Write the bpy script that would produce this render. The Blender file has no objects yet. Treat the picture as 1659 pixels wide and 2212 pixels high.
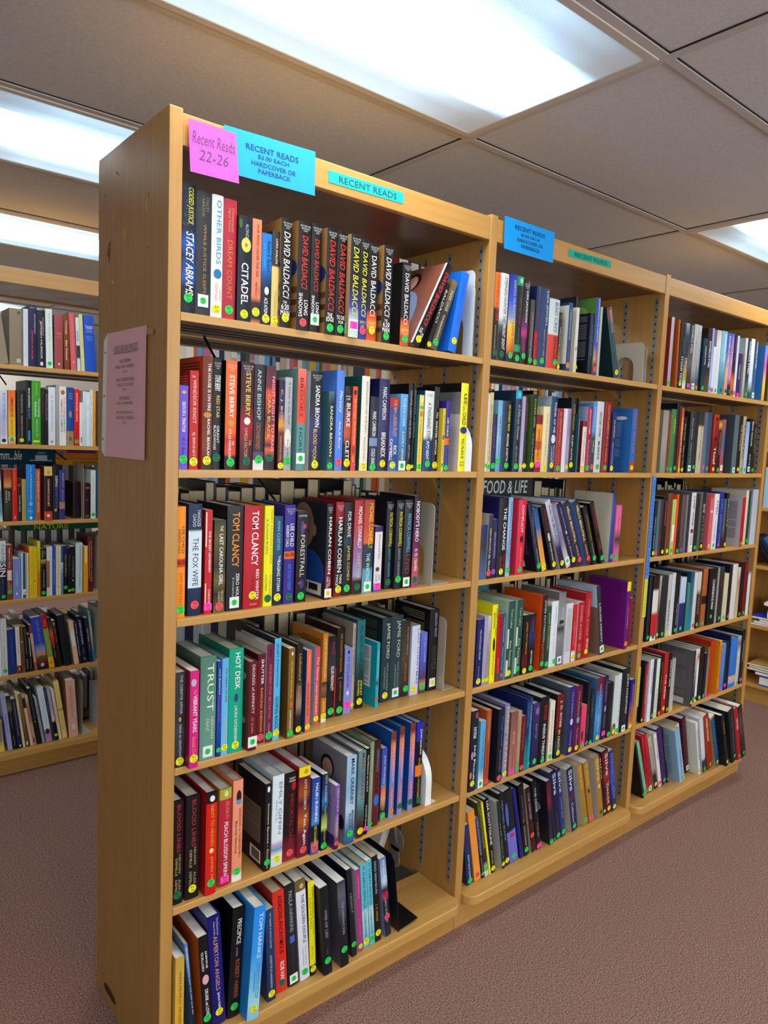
import bpy, math, random
from mathutils import Matrix, Vector
random.seed(7)
SC = bpy.context.scene
COL = SC.collection

# ------------------------------------------------------------------ camera, light, exposure
cd = bpy.data.cameras.new('camera')
cam = bpy.data.objects.new('camera', cd)
COL.objects.link(cam)
cd.sensor_fit = 'VERTICAL'
cd.sensor_height = 24.0
cd.lens = 24.0 * 1561.4752 / 2212.0
cd.clip_start = 0.02
RR = [[0.77133478, -0.63508512, 0.04134657], [0.03064885, 0.10195815, 0.99431644], [0.6356912, 0.76568363, -0.09810849]]
r_, u_, f_ = [Vector(v) for v in RR]
mw = Matrix.Identity(4)
for i in range(3):
    mw[i][0] = r_[i]; mw[i][1] = u_[i]; mw[i][2] = -f_[i]
mw.translation = Vector([-0.587903, -1.402873, 1.454187])
cam.matrix_world = mw
SC.camera = cam
SC.view_settings.view_transform = 'Standard'
SC.view_settings.look = 'None'
SC.view_settings.gamma = 1.0
SC.view_settings.use_curve_mapping = False
SC.view_settings.exposure = 0.78
LAMP = 11.5            # radiance of the fluorescent lenses
WORLD = 2.9           # added fill light, let in through made-up openings behind the camera
world = bpy.data.worlds.new('world'); SC.world = world
world.use_nodes = True
world.node_tree.nodes['Background'].inputs[0].default_value = (0.92, 0.96, 1.0, 1)
world.node_tree.nodes['Background'].inputs[1].default_value = WORLD

# ------------------------------------------------------------------ helpers
def lin(h):
    r = []
    for i in (0, 2, 4):
        c = int(h[i:i+2], 16) / 255
        r.append(c / 12.92 if c <= .04045 else ((c + .055) / 1.055) ** 2.4)
    return (r[0], r[1], r[2], 1.0)

def rgb(h): return lin(h)

class MB:
    """collects faces with a material slot and a corner colour"""
    def __init__(s): s.v = []; s.f = []; s.m = []; s.c = []
    def vert(s, p): s.v.append(tuple(p)); return len(s.v) - 1
    def face(s, pts, m=0, c=(1, 1, 1, 1)):
        i = [s.vert(p) for p in pts]
        s.f.append(i); s.m.append(m)
        s.c.append(c if isinstance(c, list) else [c] * len(i))
    def box(s, x0, x1, y0, y1, z0, z1, m=0, c=(1, 1, 1, 1)):
        a = [(x0,y0,z0),(x1,y0,z0),(x1,y1,z0),(x0,y1,z0),(x0,y0,z1),(x1,y0,z1),(x1,y1,z1),(x0,y1,z1)]
        n = len(s.v); s.v += a
        for q in ((3,2,1,0),(4,5,6,7),(0,1,5,4),(1,2,6,5),(2,3,7,6),(3,0,4,7)):
            s.f.append([n + k for k in q]); s.m.append(m); s.c.append([c] * 4)
    def prism(s, poly, axis, a, b, m=0, c=(1, 1, 1, 1)):
        """poly: list of 2d points, extruded along axis from a to b"""
        def P(p, t):
            if axis == 'x': return (t, p[0], p[1])
            if axis == 'y': return (p[0], t, p[1])
            return (p[0], p[1], t)
        n = len(poly); k = len(s.v)
        s.v += [P(p, a) for p in poly] + [P(p, b) for p in poly]
        s.f.append([k + i for i in range(n)][::-1]); s.m.append(m); s.c.append([c] * n)
        s.f.append([k + n + i for i in range(n)]); s.m.append(m); s.c.append([c] * n)
        for i in range(n):
            j = (i + 1) % n
            s.f.append([k + i, k + j, k + n + j, k + n + i]); s.m.append(m); s.c.append([c] * 4)
    def tube(s, pts, r, m=0, c=(1, 1, 1, 1), n=8):
        pts = [Vector(p) for p in pts]; rings = []
        for i, p in enumerate(pts):
            d = (pts[min(i+1, len(pts)-1)] - pts[max(i-1, 0)]).normalized()
            a = d.cross(Vector((0.31, 0.2, 0.93))).normalized(); b = d.cross(a)
            k = len(s.v)
            for j in range(n):
                t = 2 * math.pi * j / n
                s.v.append(tuple(p + a * (r * math.cos(t)) + b * (r * math.sin(t))))
            rings.append(k)
        for q in range(len(rings) - 1):
            for j in range(n):
                s.f.append([rings[q] + j, rings[q] + (j+1) % n, rings[q+1] + (j+1) % n, rings[q+1] + j]); s.m.append(m); s.c.append([c] * 4)
        for k in (rings[0], rings[-1]):
            s.f.append([k + j for j in range(n)]); s.m.append(m); s.c.append([c] * n)
    def add(s, o, T):
        k = len(s.v)
        s.v += [tuple(T @ Vector(p)) for p in o.v]
        s.f += [[k + i for i in f] for f in o.f]; s.m += o.m; s.c += o.c
    def mesh(s, name, mats):
        me = bpy.data.meshes.new(name)
        me.from_pydata(s.v, [], s.f)
        for mt in mats: me.materials.append(mt)
        if len(mats) > 1: me.polygons.foreach_set('material_index', s.m)
        ca = me.color_attributes.new('Col', 'FLOAT_COLOR', 'CORNER')
        flat = [x for f in s.c for q in f for x in q]
        ca.data.foreach_set('color', flat)
        me.update()
        return me

def link(name, me, parent=None):
    o = bpy.data.objects.new(name, me); COL.objects.link(o)
    if parent: o.parent = parent
    return o
def obj(name, mb, mats, parent=None, bevel=0):
    o = link(name, mb.mesh(name, mats if isinstance(mats, list) else [mats]), parent)
    if bevel:
        md = o.modifiers.new('bevel', 'BEVEL'); md.width = bevel; md.segments = 2; md.limit_method = 'ANGLE'
    return o
def empty(name, loc=(0, 0, 0), rot=(0, 0, 0)):
    o = bpy.data.objects.new(name, None); COL.objects.link(o)
    o.location = loc; o.rotation_euler = rot; o.empty_display_size = .05
    return o
def tag(o, label, cat, group=None, kind=None):
    o['label'] = label; o['category'] = cat
    if group: o['group'] = group
    if kind: o['kind'] = kind
    return o
def structure(o): o['kind'] = 'structure'; return o

# ------------------------------------------------------------------ materials
def mat(name, color=(.8, .8, .8, 1), rough=.5, spec=.5, metal=0):
    m = bpy.data.materials.new(name); m.use_nodes = True
    b = m.node_tree.nodes['Principled BSDF']
    b.inputs['Base Color'].default_value = color
    b.inputs['Roughness'].default_value = rough
    b.inputs['Metallic'].default_value = metal
    b.inputs['Specular IOR Level'].default_value = spec
    return m
def nd(m, t, **kw):
    n = m.node_tree.nodes.new(t)
    for k, v in kw.items(): setattr(n, k, v)
    return n
def lk(m, a, b): m.node_tree.links.new(a, b)
def bsdf(m): return m.node_tree.nodes['Principled BSDF']
def noise_color(m, stops, scale=(1, 1, 1), nscale=5, detail=4, coord='Object', bump=0, bdist=.001, rough=.55):
    tc = nd(m, 'ShaderNodeTexCoord'); mp = nd(m, 'ShaderNodeMapping')
    mp.inputs['Scale'].default_value = scale
    nz = nd(m, 'ShaderNodeTexNoise'); nz.inputs['Scale'].default_value = nscale; nz.inputs['Detail'].default_value = detail
    nz.inputs['Roughness'].default_value = rough
    cr = nd(m, 'ShaderNodeValToRGB')
    el = cr.color_ramp.elements
    while len(el) < len(stops): el.new(.5)
    for e, (p, c) in zip(el, stops): e.position = p; e.color = c
    lk(m, tc.outputs[coord], mp.inputs[0]); lk(m, mp.outputs[0], nz.inputs[0]); lk(m, nz.outputs['Fac'], cr.inputs[0])
    lk(m, cr.outputs[0], bsdf(m).inputs['Base Color'])
    if bump:
        bp = nd(m, 'ShaderNodeBump'); bp.inputs['Strength'].default_value = bump; bp.inputs['Distance'].default_value = bdist
        lk(m, nz.outputs['Fac'], bp.inputs['Height']); lk(m, bp.outputs[0], bsdf(m).inputs['Normal'])
    return nz, cr, mp

def wood(name, dark, light, axis, rough=.34):
    """maple veneer, grain running along axis"""
    m = mat(name, rough=rough)
    s = {'x': (2, 40, 40), 'z': (40, 40, 2), 'y': (40, 2, 40)}[axis]
    nz, cr, mp = noise_color(m, [(.25, dark), (.55, light), (.8, [min(1, c * 1.06) for c in light[:3]] + [1])], s, 1.6, 6)
    n2 = nd(m, 'ShaderNodeTexNoise'); n2.inputs['Scale'].default_value = 9; n2.inputs['Detail'].default_value = 3
    tc = nd(m, 'ShaderNodeTexCoord'); lk(m, tc.outputs['Object'], n2.inputs[0])
    r2 = nd(m, 'ShaderNodeMapRange'); r2.inputs[3].default_value = rough - .08; r2.inputs[4].default_value = rough + .16
    lk(m, n2.outputs['Fac'], r2.inputs[0]); lk(m, r2.outputs[0], bsdf(m).inputs['Roughness'])
    return m
M_WX = wood('maple_along', rgb('aa7e40'), rgb('b88a46'), 'x')
M_WZ = wood('maple_upright', rgb('aa7e40'), rgb('b68846'), 'z')
M_EDGE = wood('maple_edge', rgb('b68a48'), rgb('c49652'), 'x', .3)
# end panel: same veneer, toned darker for shade, with scuffs and lifted tape marks
M_END = wood('maple_end_panel', rgb('8e6a32'), rgb('9c743a'), 'z', .36)
M_UNDER = wood('maple_underside_shaded', rgb('5a4030'), rgb('6a4c38'), 'x', .3)  # shade on the undersides put into the colour as darker brown
M_DARK = mat('dark_slot', rgb('17120e'), .7)
M_METAL = mat('zinc_standard', rgb('8a8782'), .5, .5, .25)
M_BASE = mat('dark_steel_base', rgb('4a4a48'), .5)
M_ROD = mat('black_wire', rgb('151515'), .35)
M_STEEL = mat('painted_steel_grey', rgb('b4ae9e'), .38)
M_STEELW = mat('painted_steel_pale', rgb('d4e2e8'), .35)
M_WHITEPL = mat('white_plastic', rgb('e6eae8'), .4)
M_BLACKPL = mat('black_steel', rgb('101012'), .3)
M_JACKET = mat('book_jacket', rough=.36, spec=.3)
a = nd(M_JACKET, 'ShaderNodeVertexColor', layer_name='Col')
nzj = nd(M_JACKET, 'ShaderNodeTexNoise'); nzj.inputs['Scale'].default_value = 60; nzj.inputs['Detail'].default_value = 3
rj = nd(M_JACKET, 'ShaderNodeMapRange'); rj.inputs[3].default_value = .26; rj.inputs[4].default_value = .5
tcj = nd(M_JACKET, 'ShaderNodeTexCoord'); lk(M_JACKET, tcj.outputs['Object'], nzj.inputs[0])
lk(M_JACKET, nzj.outputs['Fac'], rj.inputs[0]); lk(M_JACKET, rj.outputs[0], bsdf(M_JACKET).inputs['Roughness'])
lk(M_JACKET, a.outputs[0], bsdf(M_JACKET).inputs['Base Color'])
def pages(name, c0, c1):
    m = mat(name, rough=.8, spec=.2)
    noise_color(m, [(.3, c0), (.7, c1)], (900, 6, 6), 1.5, 3)
    return m
M_PAGE = [pages('pages_white', rgb('d8d6d0'), rgb('f0eee8')), pages('pages_cream', rgb('cac2ae'), rgb('e6decb')), pages('pages_aged', rgb('ab9c7c'), rgb('c9bb9b'))]
M_STICK = mat('sticker_paper', rough=.55, spec=.3)
a = nd(M_STICK, 'ShaderNodeVertexColor', layer_name='Col'); lk(M_STICK, a.outputs[0], bsdf(M_STICK).inputs['Base Color'])
M_PAPER = mat('coloured_paper', rough=.75, spec=.25)
a = nd(M_PAPER, 'ShaderNodeVertexColor', layer_name='Col'); lk(M_PAPER, a.outputs[0], bsdf(M_PAPER).inputs['Base Color'])
M_INK = mat('ink', rgb('2a2a38'), .8, .2)
M_CARPET = mat('carpet_pile', rough=.95, spec=.1)
nz, cr, mp = noise_color(M_CARPET, [(.34, rgb('4e3a32')), (.46, rgb('7e6056')), (.56, rgb('9a7a6e')), (.68, rgb('ba9e92'))], (1, 1, 1), 250, 3, 'Object', .35, .003, .7)
M_TILE = mat('ceiling_tile', rough=.9, spec=.15)
noise_color(M_TILE, [(.3, rgb('c8cbd0')), (.62, rgb('d2d5da')), (.75, rgb('dcdee2'))], (1, 1, 1), 120, 5, 'Object', .35, .002)
M_GRID = mat('ceiling_grid_paint', rgb('c0bfbe'), .7)
M_WALL = mat('wall_paint', rough=.7)
noise_color(M_WALL, [(.3, rgb('d8d2c6')), (.7, rgb('dfdacf'))], (1, 1, 1), 3, 3)
M_FRAME = mat('fixture_enamel', rgb('cfcac2'), .4)

def lens_mat():
    m = bpy.data.materials.new('prismatic_lens'); m.use_nodes = True
    t = m.node_tree; b = bsdf(m)
    b.inputs['Base Color'].default_value = (.75, .8, .85, 1); b.inputs['Roughness'].default_value = .25
    tc = nd(m, 'ShaderNodeTexCoord'); sx = nd(m, 'ShaderNodeSeparateXYZ'); lk(m, tc.outputs['Generated'], sx.inputs[0])
    # two tubes run along the fixture: the lens is brightest beneath them and cooler towards its rim
    cy = nd(m, 'ShaderNodeValToRGB'); e = cy.color_ramp.elements
    st = [(0, .048), (.04, .05), (.12, .044), (.22, .08), (.35, .9), (.5, .6), (.65, .9), (.78, .08), (.88, .044), (.96, .05), (1, .048)]
    while len(e) < len(st): e.new(.5)
    for q, (p, v) in zip(e, st): q.position = p; q.color = (v, v, v, 1)
    cx = nd(m, 'ShaderNodeValToRGB'); e = cx.color_ramp.elements
    st = [(0, .16), (.05, .22), (.16, .62), (.25, 1), (.75, 1), (.84, .62), (.95, .22), (1, .16)]
    while len(e) < len(st): e.new(.5)
    for q, (p, v) in zip(e, st): q.position = p; q.color = (v, v, v, 1)
    lk(m, sx.outputs[1], cy.inputs[0]); lk(m, sx.outputs[0], cx.inputs[0])
    mu = nd(m, 'ShaderNodeMath', operation='MULTIPLY'); lk(m, cy.outputs[0], mu.inputs[0]); lk(m, cx.outputs[0], mu.inputs[1])
    # prisms
    vo = nd(m, 'ShaderNodeTexVoronoi'); vo.inputs['Scale'].default_value = 150; vo.inputs['Randomness'].default_value = 0
    lk(m, tc.outputs['Object'], vo.inputs['Vector'])
    pr = nd(m, 'ShaderNodeMapRange'); pr.inputs[1].default_value = .1; pr.inputs[2].default_value = .6; pr.inputs[3].default_value = 1.12; pr.inputs[4].default_value = .82
    lk(m, vo.outputs['Distance'], pr.inputs[0])
    m2 = nd(m, 'ShaderNodeMath', operation='MULTIPLY'); lk(m, mu.outputs[0], m2.inputs[0]); lk(m, pr.outputs[0], m2.inputs[1])
    m3 = nd(m, 'ShaderNodeMath', operation='MULTIPLY'); lk(m, m2.outputs[0], m3.inputs[0]); m3.inputs[1].default_value = LAMP
    tint = nd(m, 'ShaderNodeValToRGB'); e = tint.color_ramp.elements
    e[0].position = .03; e[0].color = (.42, .74, 1, 1); e[1].position = .45; e[1].color = (1, .985, .95, 1)
    lk(m, mu.outputs[0], tint.inputs[0])
    lk(m, tint.outputs[0], b.inputs['Emission Color']); lk(m, m3.outputs[0], b.inputs['Emission Strength'])
    return m
M_LENS = lens_mat()

# ------------------------------------------------------------------ room shell
RX0, RX1, RY0, RY1, ZC = -4.2, 4.75, -4.15, 5.1, 2.33
fl = MB(); fl.face([(RX0,RY0,0),(RX1,RY0,0),(RX1,RY1,0),(RX0,RY1,0)])
structure(obj('floor', fl, M_CARPET))
cl = MB(); cl.box(RX0, RX1, RY0, RY1, ZC + .006, ZC + .05)
structure(obj('ceiling', cl, M_TILE))
GX0, GY0 = .962, .152           # a crossing of the suspended grid
gx = [GX0 + 1.2335 * k for k in range(-4, 4) if RX0 < GX0 + 1.2335 * k < RX1]
gy = [GY0 + .615 * k for k in range(-7, 9) if RY0 < GY0 + .615 * k < RY1]
g = MB()
for x in gx: g.box(x - .011, x + .011, RY0, RY1, ZC, ZC + .007)
for y in gy: g.box(RX0, RX1, y - .011, y + .011, ZC + .0005, ZC + .007)
for x in gx: g.box(x - .0145, x - .011, RY0, RY1, ZC + .0035, ZC + .007, 1)      # open joint between tile and bar
for y in gy: g.box(RX0, RX1, y - .0145, y - .011, ZC + .0035, ZC + .007, 1)
structure(obj('trim_1', g, [M_GRID, M_DARK]))
for nm, a in (('wall_left', (RX0-.1, RX0, RY0, RY1)), ('wall_right', (RX1, RX1+.1, RY0, RY1)), ('wall_back', (RX0, RX1, RY1, RY1+.1))):
    w = MB(); w.box(a[0], a[1], a[2], a[3], 0, ZC + .05); structure(obj(nm, w, M_WALL))
# unseen wall behind the camera, openings added to let fill light in
w = MB()
w.box(RX0, RX1, RY0-.1, RY0, 0, .8); w.box(RX0, RX1, RY0-.1, RY0, 2.1, ZC + .05)
for x0, x1 in ((RX0, -3.6), (-.1, .5), (4.2, RX1)): w.box(x0, x1, RY0-.1, RY0, .8, 2.1)
structure(obj('wall_front', w, M_WALL))

# fluorescent troffers, all on the same grid
TEXTW = {'#': 1}
def troffer(ix, iy, label):
    x1 = GX0 + 1.2335 * ix; x0 = x1 - 1.2335; y1 = GY0 + .615 * iy; y0 = y1 - .615
    cx, cy = (x0 + x1) / 2, (y0 + y1) / 2
    t = empty('ceiling_light', (cx, cy, ZC)); tag(t, label, 'ceiling light', 'fluorescent ceiling lights')
    hx, hy = (x1 - x0) / 2 - .012, (y1 - y0) / 2 - .012
    f = MB()
    for a in ((-hx, hx, -hy, -hy + .022), (-hx, hx, hy - .022, hy), (-hx, -hx + .022, -hy + .022, hy - .022), (hx - .022, hx, -hy + .022, hy - .022)):
        f.box(a[0], a[1], a[2], a[3], -.003, .0055)
    obj('frame', f, M_FRAME, t, .0012)
    l = MB(); l.box(-hx + .0225, hx - .0225, -hy + .0225, hy - .0225, -.0005, .005)
    obj('diffuser', l, M_LENS, t)
lab = {(0, 0): 'large fluorescent ceiling light above the nearest bay, closest to the camera',
       (0, 2): 'fluorescent ceiling light at the left, in the aisle behind the nearest bookcase',
       (0, 4): 'farthest fluorescent ceiling light at the left, above the distant bookcase',
       (2, 0): 'fluorescent ceiling light at the right edge, beyond the far bay'}
for ix in (-2, 0, 2):
    for iy in (-6, -4, -2, 0, 2, 4, 6, 8):
        if ix == -2 and iy not in (-4, 4): continue  # left column: two unseen lights added to brighten the end panel
        if GX0 + 1.2335 * ix > RX1 or GY0 + .615 * iy > RY1 or GY0 + .615 * (iy-1) < RY0: continue
        troffer(ix, iy, lab.get((ix, iy), 'fluorescent ceiling light outside the picture'))
# ------------------------------------------------------------------ bookcases
W, T, H, D = .914, .0283, 2.0809, .4077
SZ = [0, 1.6941, 1.3782, 1.0651, .7412, .4236, .1071]
def rounded(x0, x1, y0, y1, r, front=True):
    """outline of a bottom shelf with rounded outer corners"""
    p = []
    yc = y0 + r if front else y1 - r
    for k in range(7):
        t = math.pi * .5 * k / 6
        p.append((x0 + r - r * math.cos(t), (yc - r * math.sin(t)) if front else (yc + r * math.sin(t))))
    for k in range(7):
        t = math.pi * .5 * k / 6
        p.append((x1 - r + r * math.sin(t), (yc - r * math.cos(t)) if front else (yc + r * math.cos(t))))
    yb = y1 if front else y0
    p += [(x1, yb), (x0, yb)]
    return p if front else p[::-1]
def standard_strip(parent, x, y, side, z0=.14, z1=2.0):
    """slotted metal shelf standard let into the side board; side = -1 faces -x"""
    m = MB(); d = .0016 * side
    m.box(min(x, x + d), max(x, x + d), y - .008, y + .008, z0, z1, 0)
    z = z0 + .012
    while z < z1 - .012:
        xx = x + d * 1.25
        m.face([(xx, y - .0028, z), (xx, y + .0028, z), (xx, y + .0028, z + .008), (xx, y - .0028, z + .008)], 1)
        z += .0254
    obj('shelf_standard', m, [M_METAL, M_DARK], parent)
def bookcase(name, label, nb, loc, first_end=True, rot=0, strips=True):
    t = empty(name, loc, (0, 0, rot)); tag(t, label, 'bookcase')
    for k in range(nb + 1):
        m = MB(); m.box(k * W, k * W + T, 0, D, 0, H)
        obj('end_panel' if k in (0, nb) else 'upright', m, M_END if k == 0 else M_WZ, t, .002)
        if k == 0:   # solid front lipping of the end panel
            m = MB(); m.box(.0006, T - .0006, -.0012, .0006, .002, H - .002); obj('lipping', m, M_WZ, t, .0008)
    for k in range(nb):
        x0, x1 = k * W + T, (k + 1) * W
        for y0, y1, ys in ((.0015, .0205, 0), (D - .0205, D - .0015, 1)):
            m = MB(); m.box(x0, x1, y0, y1, 2.012, 2.073); obj('header', m, M_WX, t, .0015)
            m = MB(); m.box(x0, x1, .002 if ys == 0 else D - .022, .022 if ys == 0 else D - .002, 0, .0775); obj('kick_board', m, M_WX, t)
            m = MB()
            o = rounded(x0 + .001, x1 - .001, -.038, .16, .036) if ys == 0 else rounded(x0 + .001, x1 - .001, D - .16, D + .038, .036, False)
            m.prism(o, 'z', .078, .1068); obj('bottom_shelf', m, M_EDGE, t, .003)
        m = MB(); m.box(x0 + .001, x1 - .001, .162, D - .162, .07, .085); obj('base_spine', m, M_BASE, t)
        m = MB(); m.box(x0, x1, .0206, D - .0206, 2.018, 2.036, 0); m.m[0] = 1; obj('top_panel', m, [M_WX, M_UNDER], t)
        for s in range(1, 6):
            for y0, y1 in ((.002, .188), (D - .188, D - .002)):
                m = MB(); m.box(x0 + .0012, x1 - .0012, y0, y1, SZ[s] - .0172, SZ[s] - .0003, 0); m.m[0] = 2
                if s < 3:
                    for yy in (.3, .5, .7):   # rails for hanging bookends
                        yr = y0 + (y1 - y0) * yy
                        m.box(x0 + .004, x1 - .004, yr - .003, yr + .003, SZ[s] - .0186, SZ[s] - .0171, 1)
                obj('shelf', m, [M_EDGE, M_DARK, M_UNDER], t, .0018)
        if strips:
            for y in (.03, .153, .256, D - .03): standard_strip(t, x1, y, -1)
            standard_strip(t, x0, .153, 1)
    return t
main = bookcase('bookcase', 'large honey maple three-bay bookcase in front, with signs along its top', 3, (0, 0, 0))
back = bookcase('bookcase', 'honey maple bookcase at the left edge, standing in the aisle behind', 5, (-.22, 1.8, 0), strips=False)
# scuffs, tape residue and glue marks on the big end panel
m = MB(); rs = random.Random(4)
def mark(y, z, w, h, a, c):
    pts = []
    for k in range(9):
        t = 2 * math.pi * k / 9; rr = rs.uniform(.6, 1.1)
        dy, dz = w / 2 * math.cos(t) * rr, h / 2 * math.sin(t) * rr
        pts.append((-.00025 - .0001 * rs.random(), y + dy * math.cos(a) - dz * math.sin(a), z + dy * math.sin(a) + dz * math.cos(a)))
    m.face(pts, 0, lin(c))
for y, z, w, h, a, c in ((.335, 1.865, .022, .05, .3, '7a5424'), (.33, 1.85, .01, .035, .2, '5e3f1c'), (.235, 1.88, .008, .03, 0, 'c8a468'), (.11, 1.915, .012, .04, .1, 'b8955c'), (.10, 1.935, .004, .02, .2, '4a3218'),
        (.31, 1.79, .02, .006, .6, 'd0c4ac'), (.285, 1.765, .03, .004, .3, 'b49a70'), (.33, 1.77, .004, .004, 0, '3a2814'), (.10, 1.83, .005, .005, 0, '2e2010'), (.12, 1.56, .005, .004, 0, '4a3218'), (.09, 1.553, .004, .004, 0, '4a3218'),
        (.07, 1.615, .004, .003, 0, 'd8c8a0'), (.2, 1.83, .05, .003, .5, 'a88a58'), (.14, 1.8, .05, .003, .4, 'a88a58'), (.33, .15, .16, .003, -.75, 'b08a50'), (.3, .04, .1, .03, 0, '3a2818'), (.12, .03, .14, .025, 0, '33241a'), (.36, 1.99, .02, .012, .4, '8a7a5c'), (.28, 2.02, .025, .004, .6, '5e4a2c')):
    mark(y, z, w, h, a, c)
obj('tape_residue', m, M_PAPER, main)

# bookcase at the right, turned to face the aisle, with its back boarded
rc = empty('bookcase', (3.79, -1.7, 0)); tag(rc, 'shadowy tan bookcase at the far right edge, facing the end of the aisle', 'bookcase')
for y0 in (0, .74, 1.48, 2.2):
    m = MB(); m.box(0, .3, y0, y0 + .028, 0, H); obj('upright', m, M_WZ, rc, .002)
m = MB(); m.box(.29, .3, .028, 2.2, .02, H); obj('back_panel', m, M_WX, rc)
m = MB(); m.box(.02, .035, .028, 2.2, 0, .09); obj('kick_board', m, M_WX, rc)
for z in (.109, .463, .816, 1.157, 1.5, 1.85):
    m = MB(); m.box(.001, .289, .028, 2.2, z - .02, z); obj('shelf', m, M_EDGE, rc, .0018)

# ------------------------------------------------------------------ lettering
_tc = {}
def text_polys(s, bold=False, ital=False):
    """outline of a line of lettering, scaled to the unit box: (verts, faces, aspect)"""
    key = (s, bold, ital)
    if key in _tc: return _tc[key]
    cu = bpy.data.curves.new('t', 'FONT'); cu.body = s; cu.resolution_u = 2; cu.fill_mode = 'BOTH'; cu.dimensions = '2D'
    if bold: cu.offset = .009
    if ital: cu.shear = .25
    o = bpy.data.objects.new('t', cu)
    me = o.to_mesh()
    vs = [v.co.copy() for v in me.vertices]; fs = [tuple(p.vertices) for p in me.polygons]
    o.to_mesh_clear(); bpy.data.objects.remove(o); bpy.data.curves.remove(cu)
    if not vs: _tc[key] = ([], [], 1); return _tc[key]
    x0 = min(v.x for v in vs); x1 = max(v.x for v in vs); y0 = min(v.y for v in vs); y1 = max(v.y for v in vs)
    w, h = max(1e-6, x1 - x0), max(1e-6, y1 - y0)
    _tc[key] = ([((v.x - x0) / w, (v.y - y0) / h) for v in vs], fs, w / h)
    return _tc[key]
def put_text(mb, s, fn, m=0, c=(0, 0, 0, 1), bold=False, ital=False):
    """fn maps unit-box (u along the line, v up the letter) to 3d"""
    vs, fs, _ = text_polys(s, bold, ital)
    k = len(mb.v); mb.v += [fn(u, v) for u, v in vs]
    for f in fs: mb.f.append([k + i for i in f]); mb.m.append(m); mb.c.append([c] * len(f))

# ------------------------------------------------------------------ signs on the bookcases
def sign(name, label, cat, corners, color, lines, y=-.004, ink='2c3440', curl=0, group=None):
    """corners tl,tr,br,bl as (x,z) on the front of the case; lines: (text,u0,u1,v0,v1,bold)"""
    tl, tr, br, bl = [Vector((a, b)) for a, b in corners]
    def P(u, v, off=0):   # u right, v down
        a = tl.lerp(tr, u); b = bl.lerp(br, u); q = a.lerp(b, v)
        return (q.x, y - off - curl * v * v, q.y)
    t = empty(name, P(.5, 1)); tag(t, label, cat, group)
    o = Vector(t.location)
    def L(p): return tuple(Vector(p) - o)
    m = MB(); n = 6
    for i in range(n):
        for j in range(n):
            q = [P(i/n, j/n), P(i/n, (j+1)/n), P((i+1)/n, (j+1)/n), P((i+1)/n, j/n)]
            m.face([L(k) for k in q], 0, lin(color))
            m.face([L((k[0], k[1] + .0004, k[2])) for k in q[::-1]], 0, lin(color))
    obj('paper', m, M_PAPER, t)
    m = MB()
    for s, u0, u1, v0, v1, b in lines:
        put_text(m, s, lambda a, c: L(P(u0 + (u1 - u0) * a, v1 + (v0 - v1) * c, .0006)), 0, lin(ink), bool(b & 1), bool(b & 2))
    obj('lettering', m, M_PAPER, t)
    return t
sign('paper_note', 'bright pink lined sticky note with handwriting at top left of the nearest bay', 'note',
     [(.036, 2.062), (.138, 2.063), (.146, 1.966), (.040, 1.963)], 'ff58c2',
     [('Recent Reads', .06, .96, .2, .43, 2), ('22-26', .18, .8, .52, .73, 2)] + [], y=-.0075, ink='56456e', curl=.003)
sign('paper_sign', 'bright blue paper price sign taped across the nearest bay header beside the pink note', 'sign',
     [(.113, 2.074), (.334, 2.082), (.335, 1.988), (.118, 1.983)], '1f98e8',
     [('RECENT READS', .22, .8, .245, .375, 1), ('$3.00 EACH', .345, .69, .425, .53, 1), ('HARDCOVER OR', .275, .77, .58, .685, 1), ('PAPERBACK', .345, .71, .735, .84, 1)], curl=.002, ink='1d3d66', group='blue price signs')
sign('shelf_label', 'teal printed strip label on the header of the nearest bay', 'label',
     [(.373, 2.055), (.598, 2.059), (.598, 2.033), (.376, 2.029)], '12b4ae', [('RECENT READS', .13, .9, .25, .8, 0)], y=.0005, ink='1d4a58', group='teal strip labels')
sign('paper_sign', 'bright blue paper price sign hung on the middle bay header', 'sign',
     [(.963, 2.086), (1.184, 2.086), (1.181, 1.998), (.964, 1.998)], '0e96e6',
     [('RECENT READS', .2, .8, .17, .3, 1), ('$3.00 EACH', .32, .69, .375, .48, 1), ('HARDCOVER OR', .25, .77, .54, .65, 1), ('PAPERBACK', .33, .71, .71, .83, 1)], curl=.002, ink='10304e', group='blue price signs')
sign('shelf_label', 'teal printed strip label on the header of the middle bay', 'label',
     [(1.263, 2.056), (1.485, 2.060), (1.488, 2.039), (1.264, 2.034)], '10a890', [('RECENT READS', .13, .9, .22, .8, 0)], y=.0005, ink='12453e', group='teal strip labels')
def vertical_label(label, x0, x1, z0, z1, color, txt, ink):
    t = empty('spine_label', ((x0 + x1) / 2, -.002, z0)); tag(t, label, 'label')
    m = MB(); m.box(x0 - t.location.x, x1 - t.location.x, -.0006, 0, 0, z1 - z0, 0, lin(color))
    cx = t.location.x
    put_text(m, txt, lambda a, c: (x1 - .007 - (x1 - x0 - .014) * (c) - cx, -.0011, (z1 - z0) * (.04 + .92 * a)), 0, lin(ink), False)
    obj('strip', m, M_PAPER, t)
vertical_label('long blue strip label running down the upright between middle and far bays', 1.834, 1.858, .988, 1.367, '4a86d8', 'RECENT READS NON-FICTION', '1d3560')
vertical_label('yellow strip label below the blue one on the far bay upright', 1.834, 1.856, .843, .987, 'd8d040', 'NON-FICTION', '6a6420')
vertical_label('narrow yellow strip label lowest on the upright between middle and far bays', 1.836, 1.855, .5, .652, 'c8b440', 'NON-FICTION', '6a6420')

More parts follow.
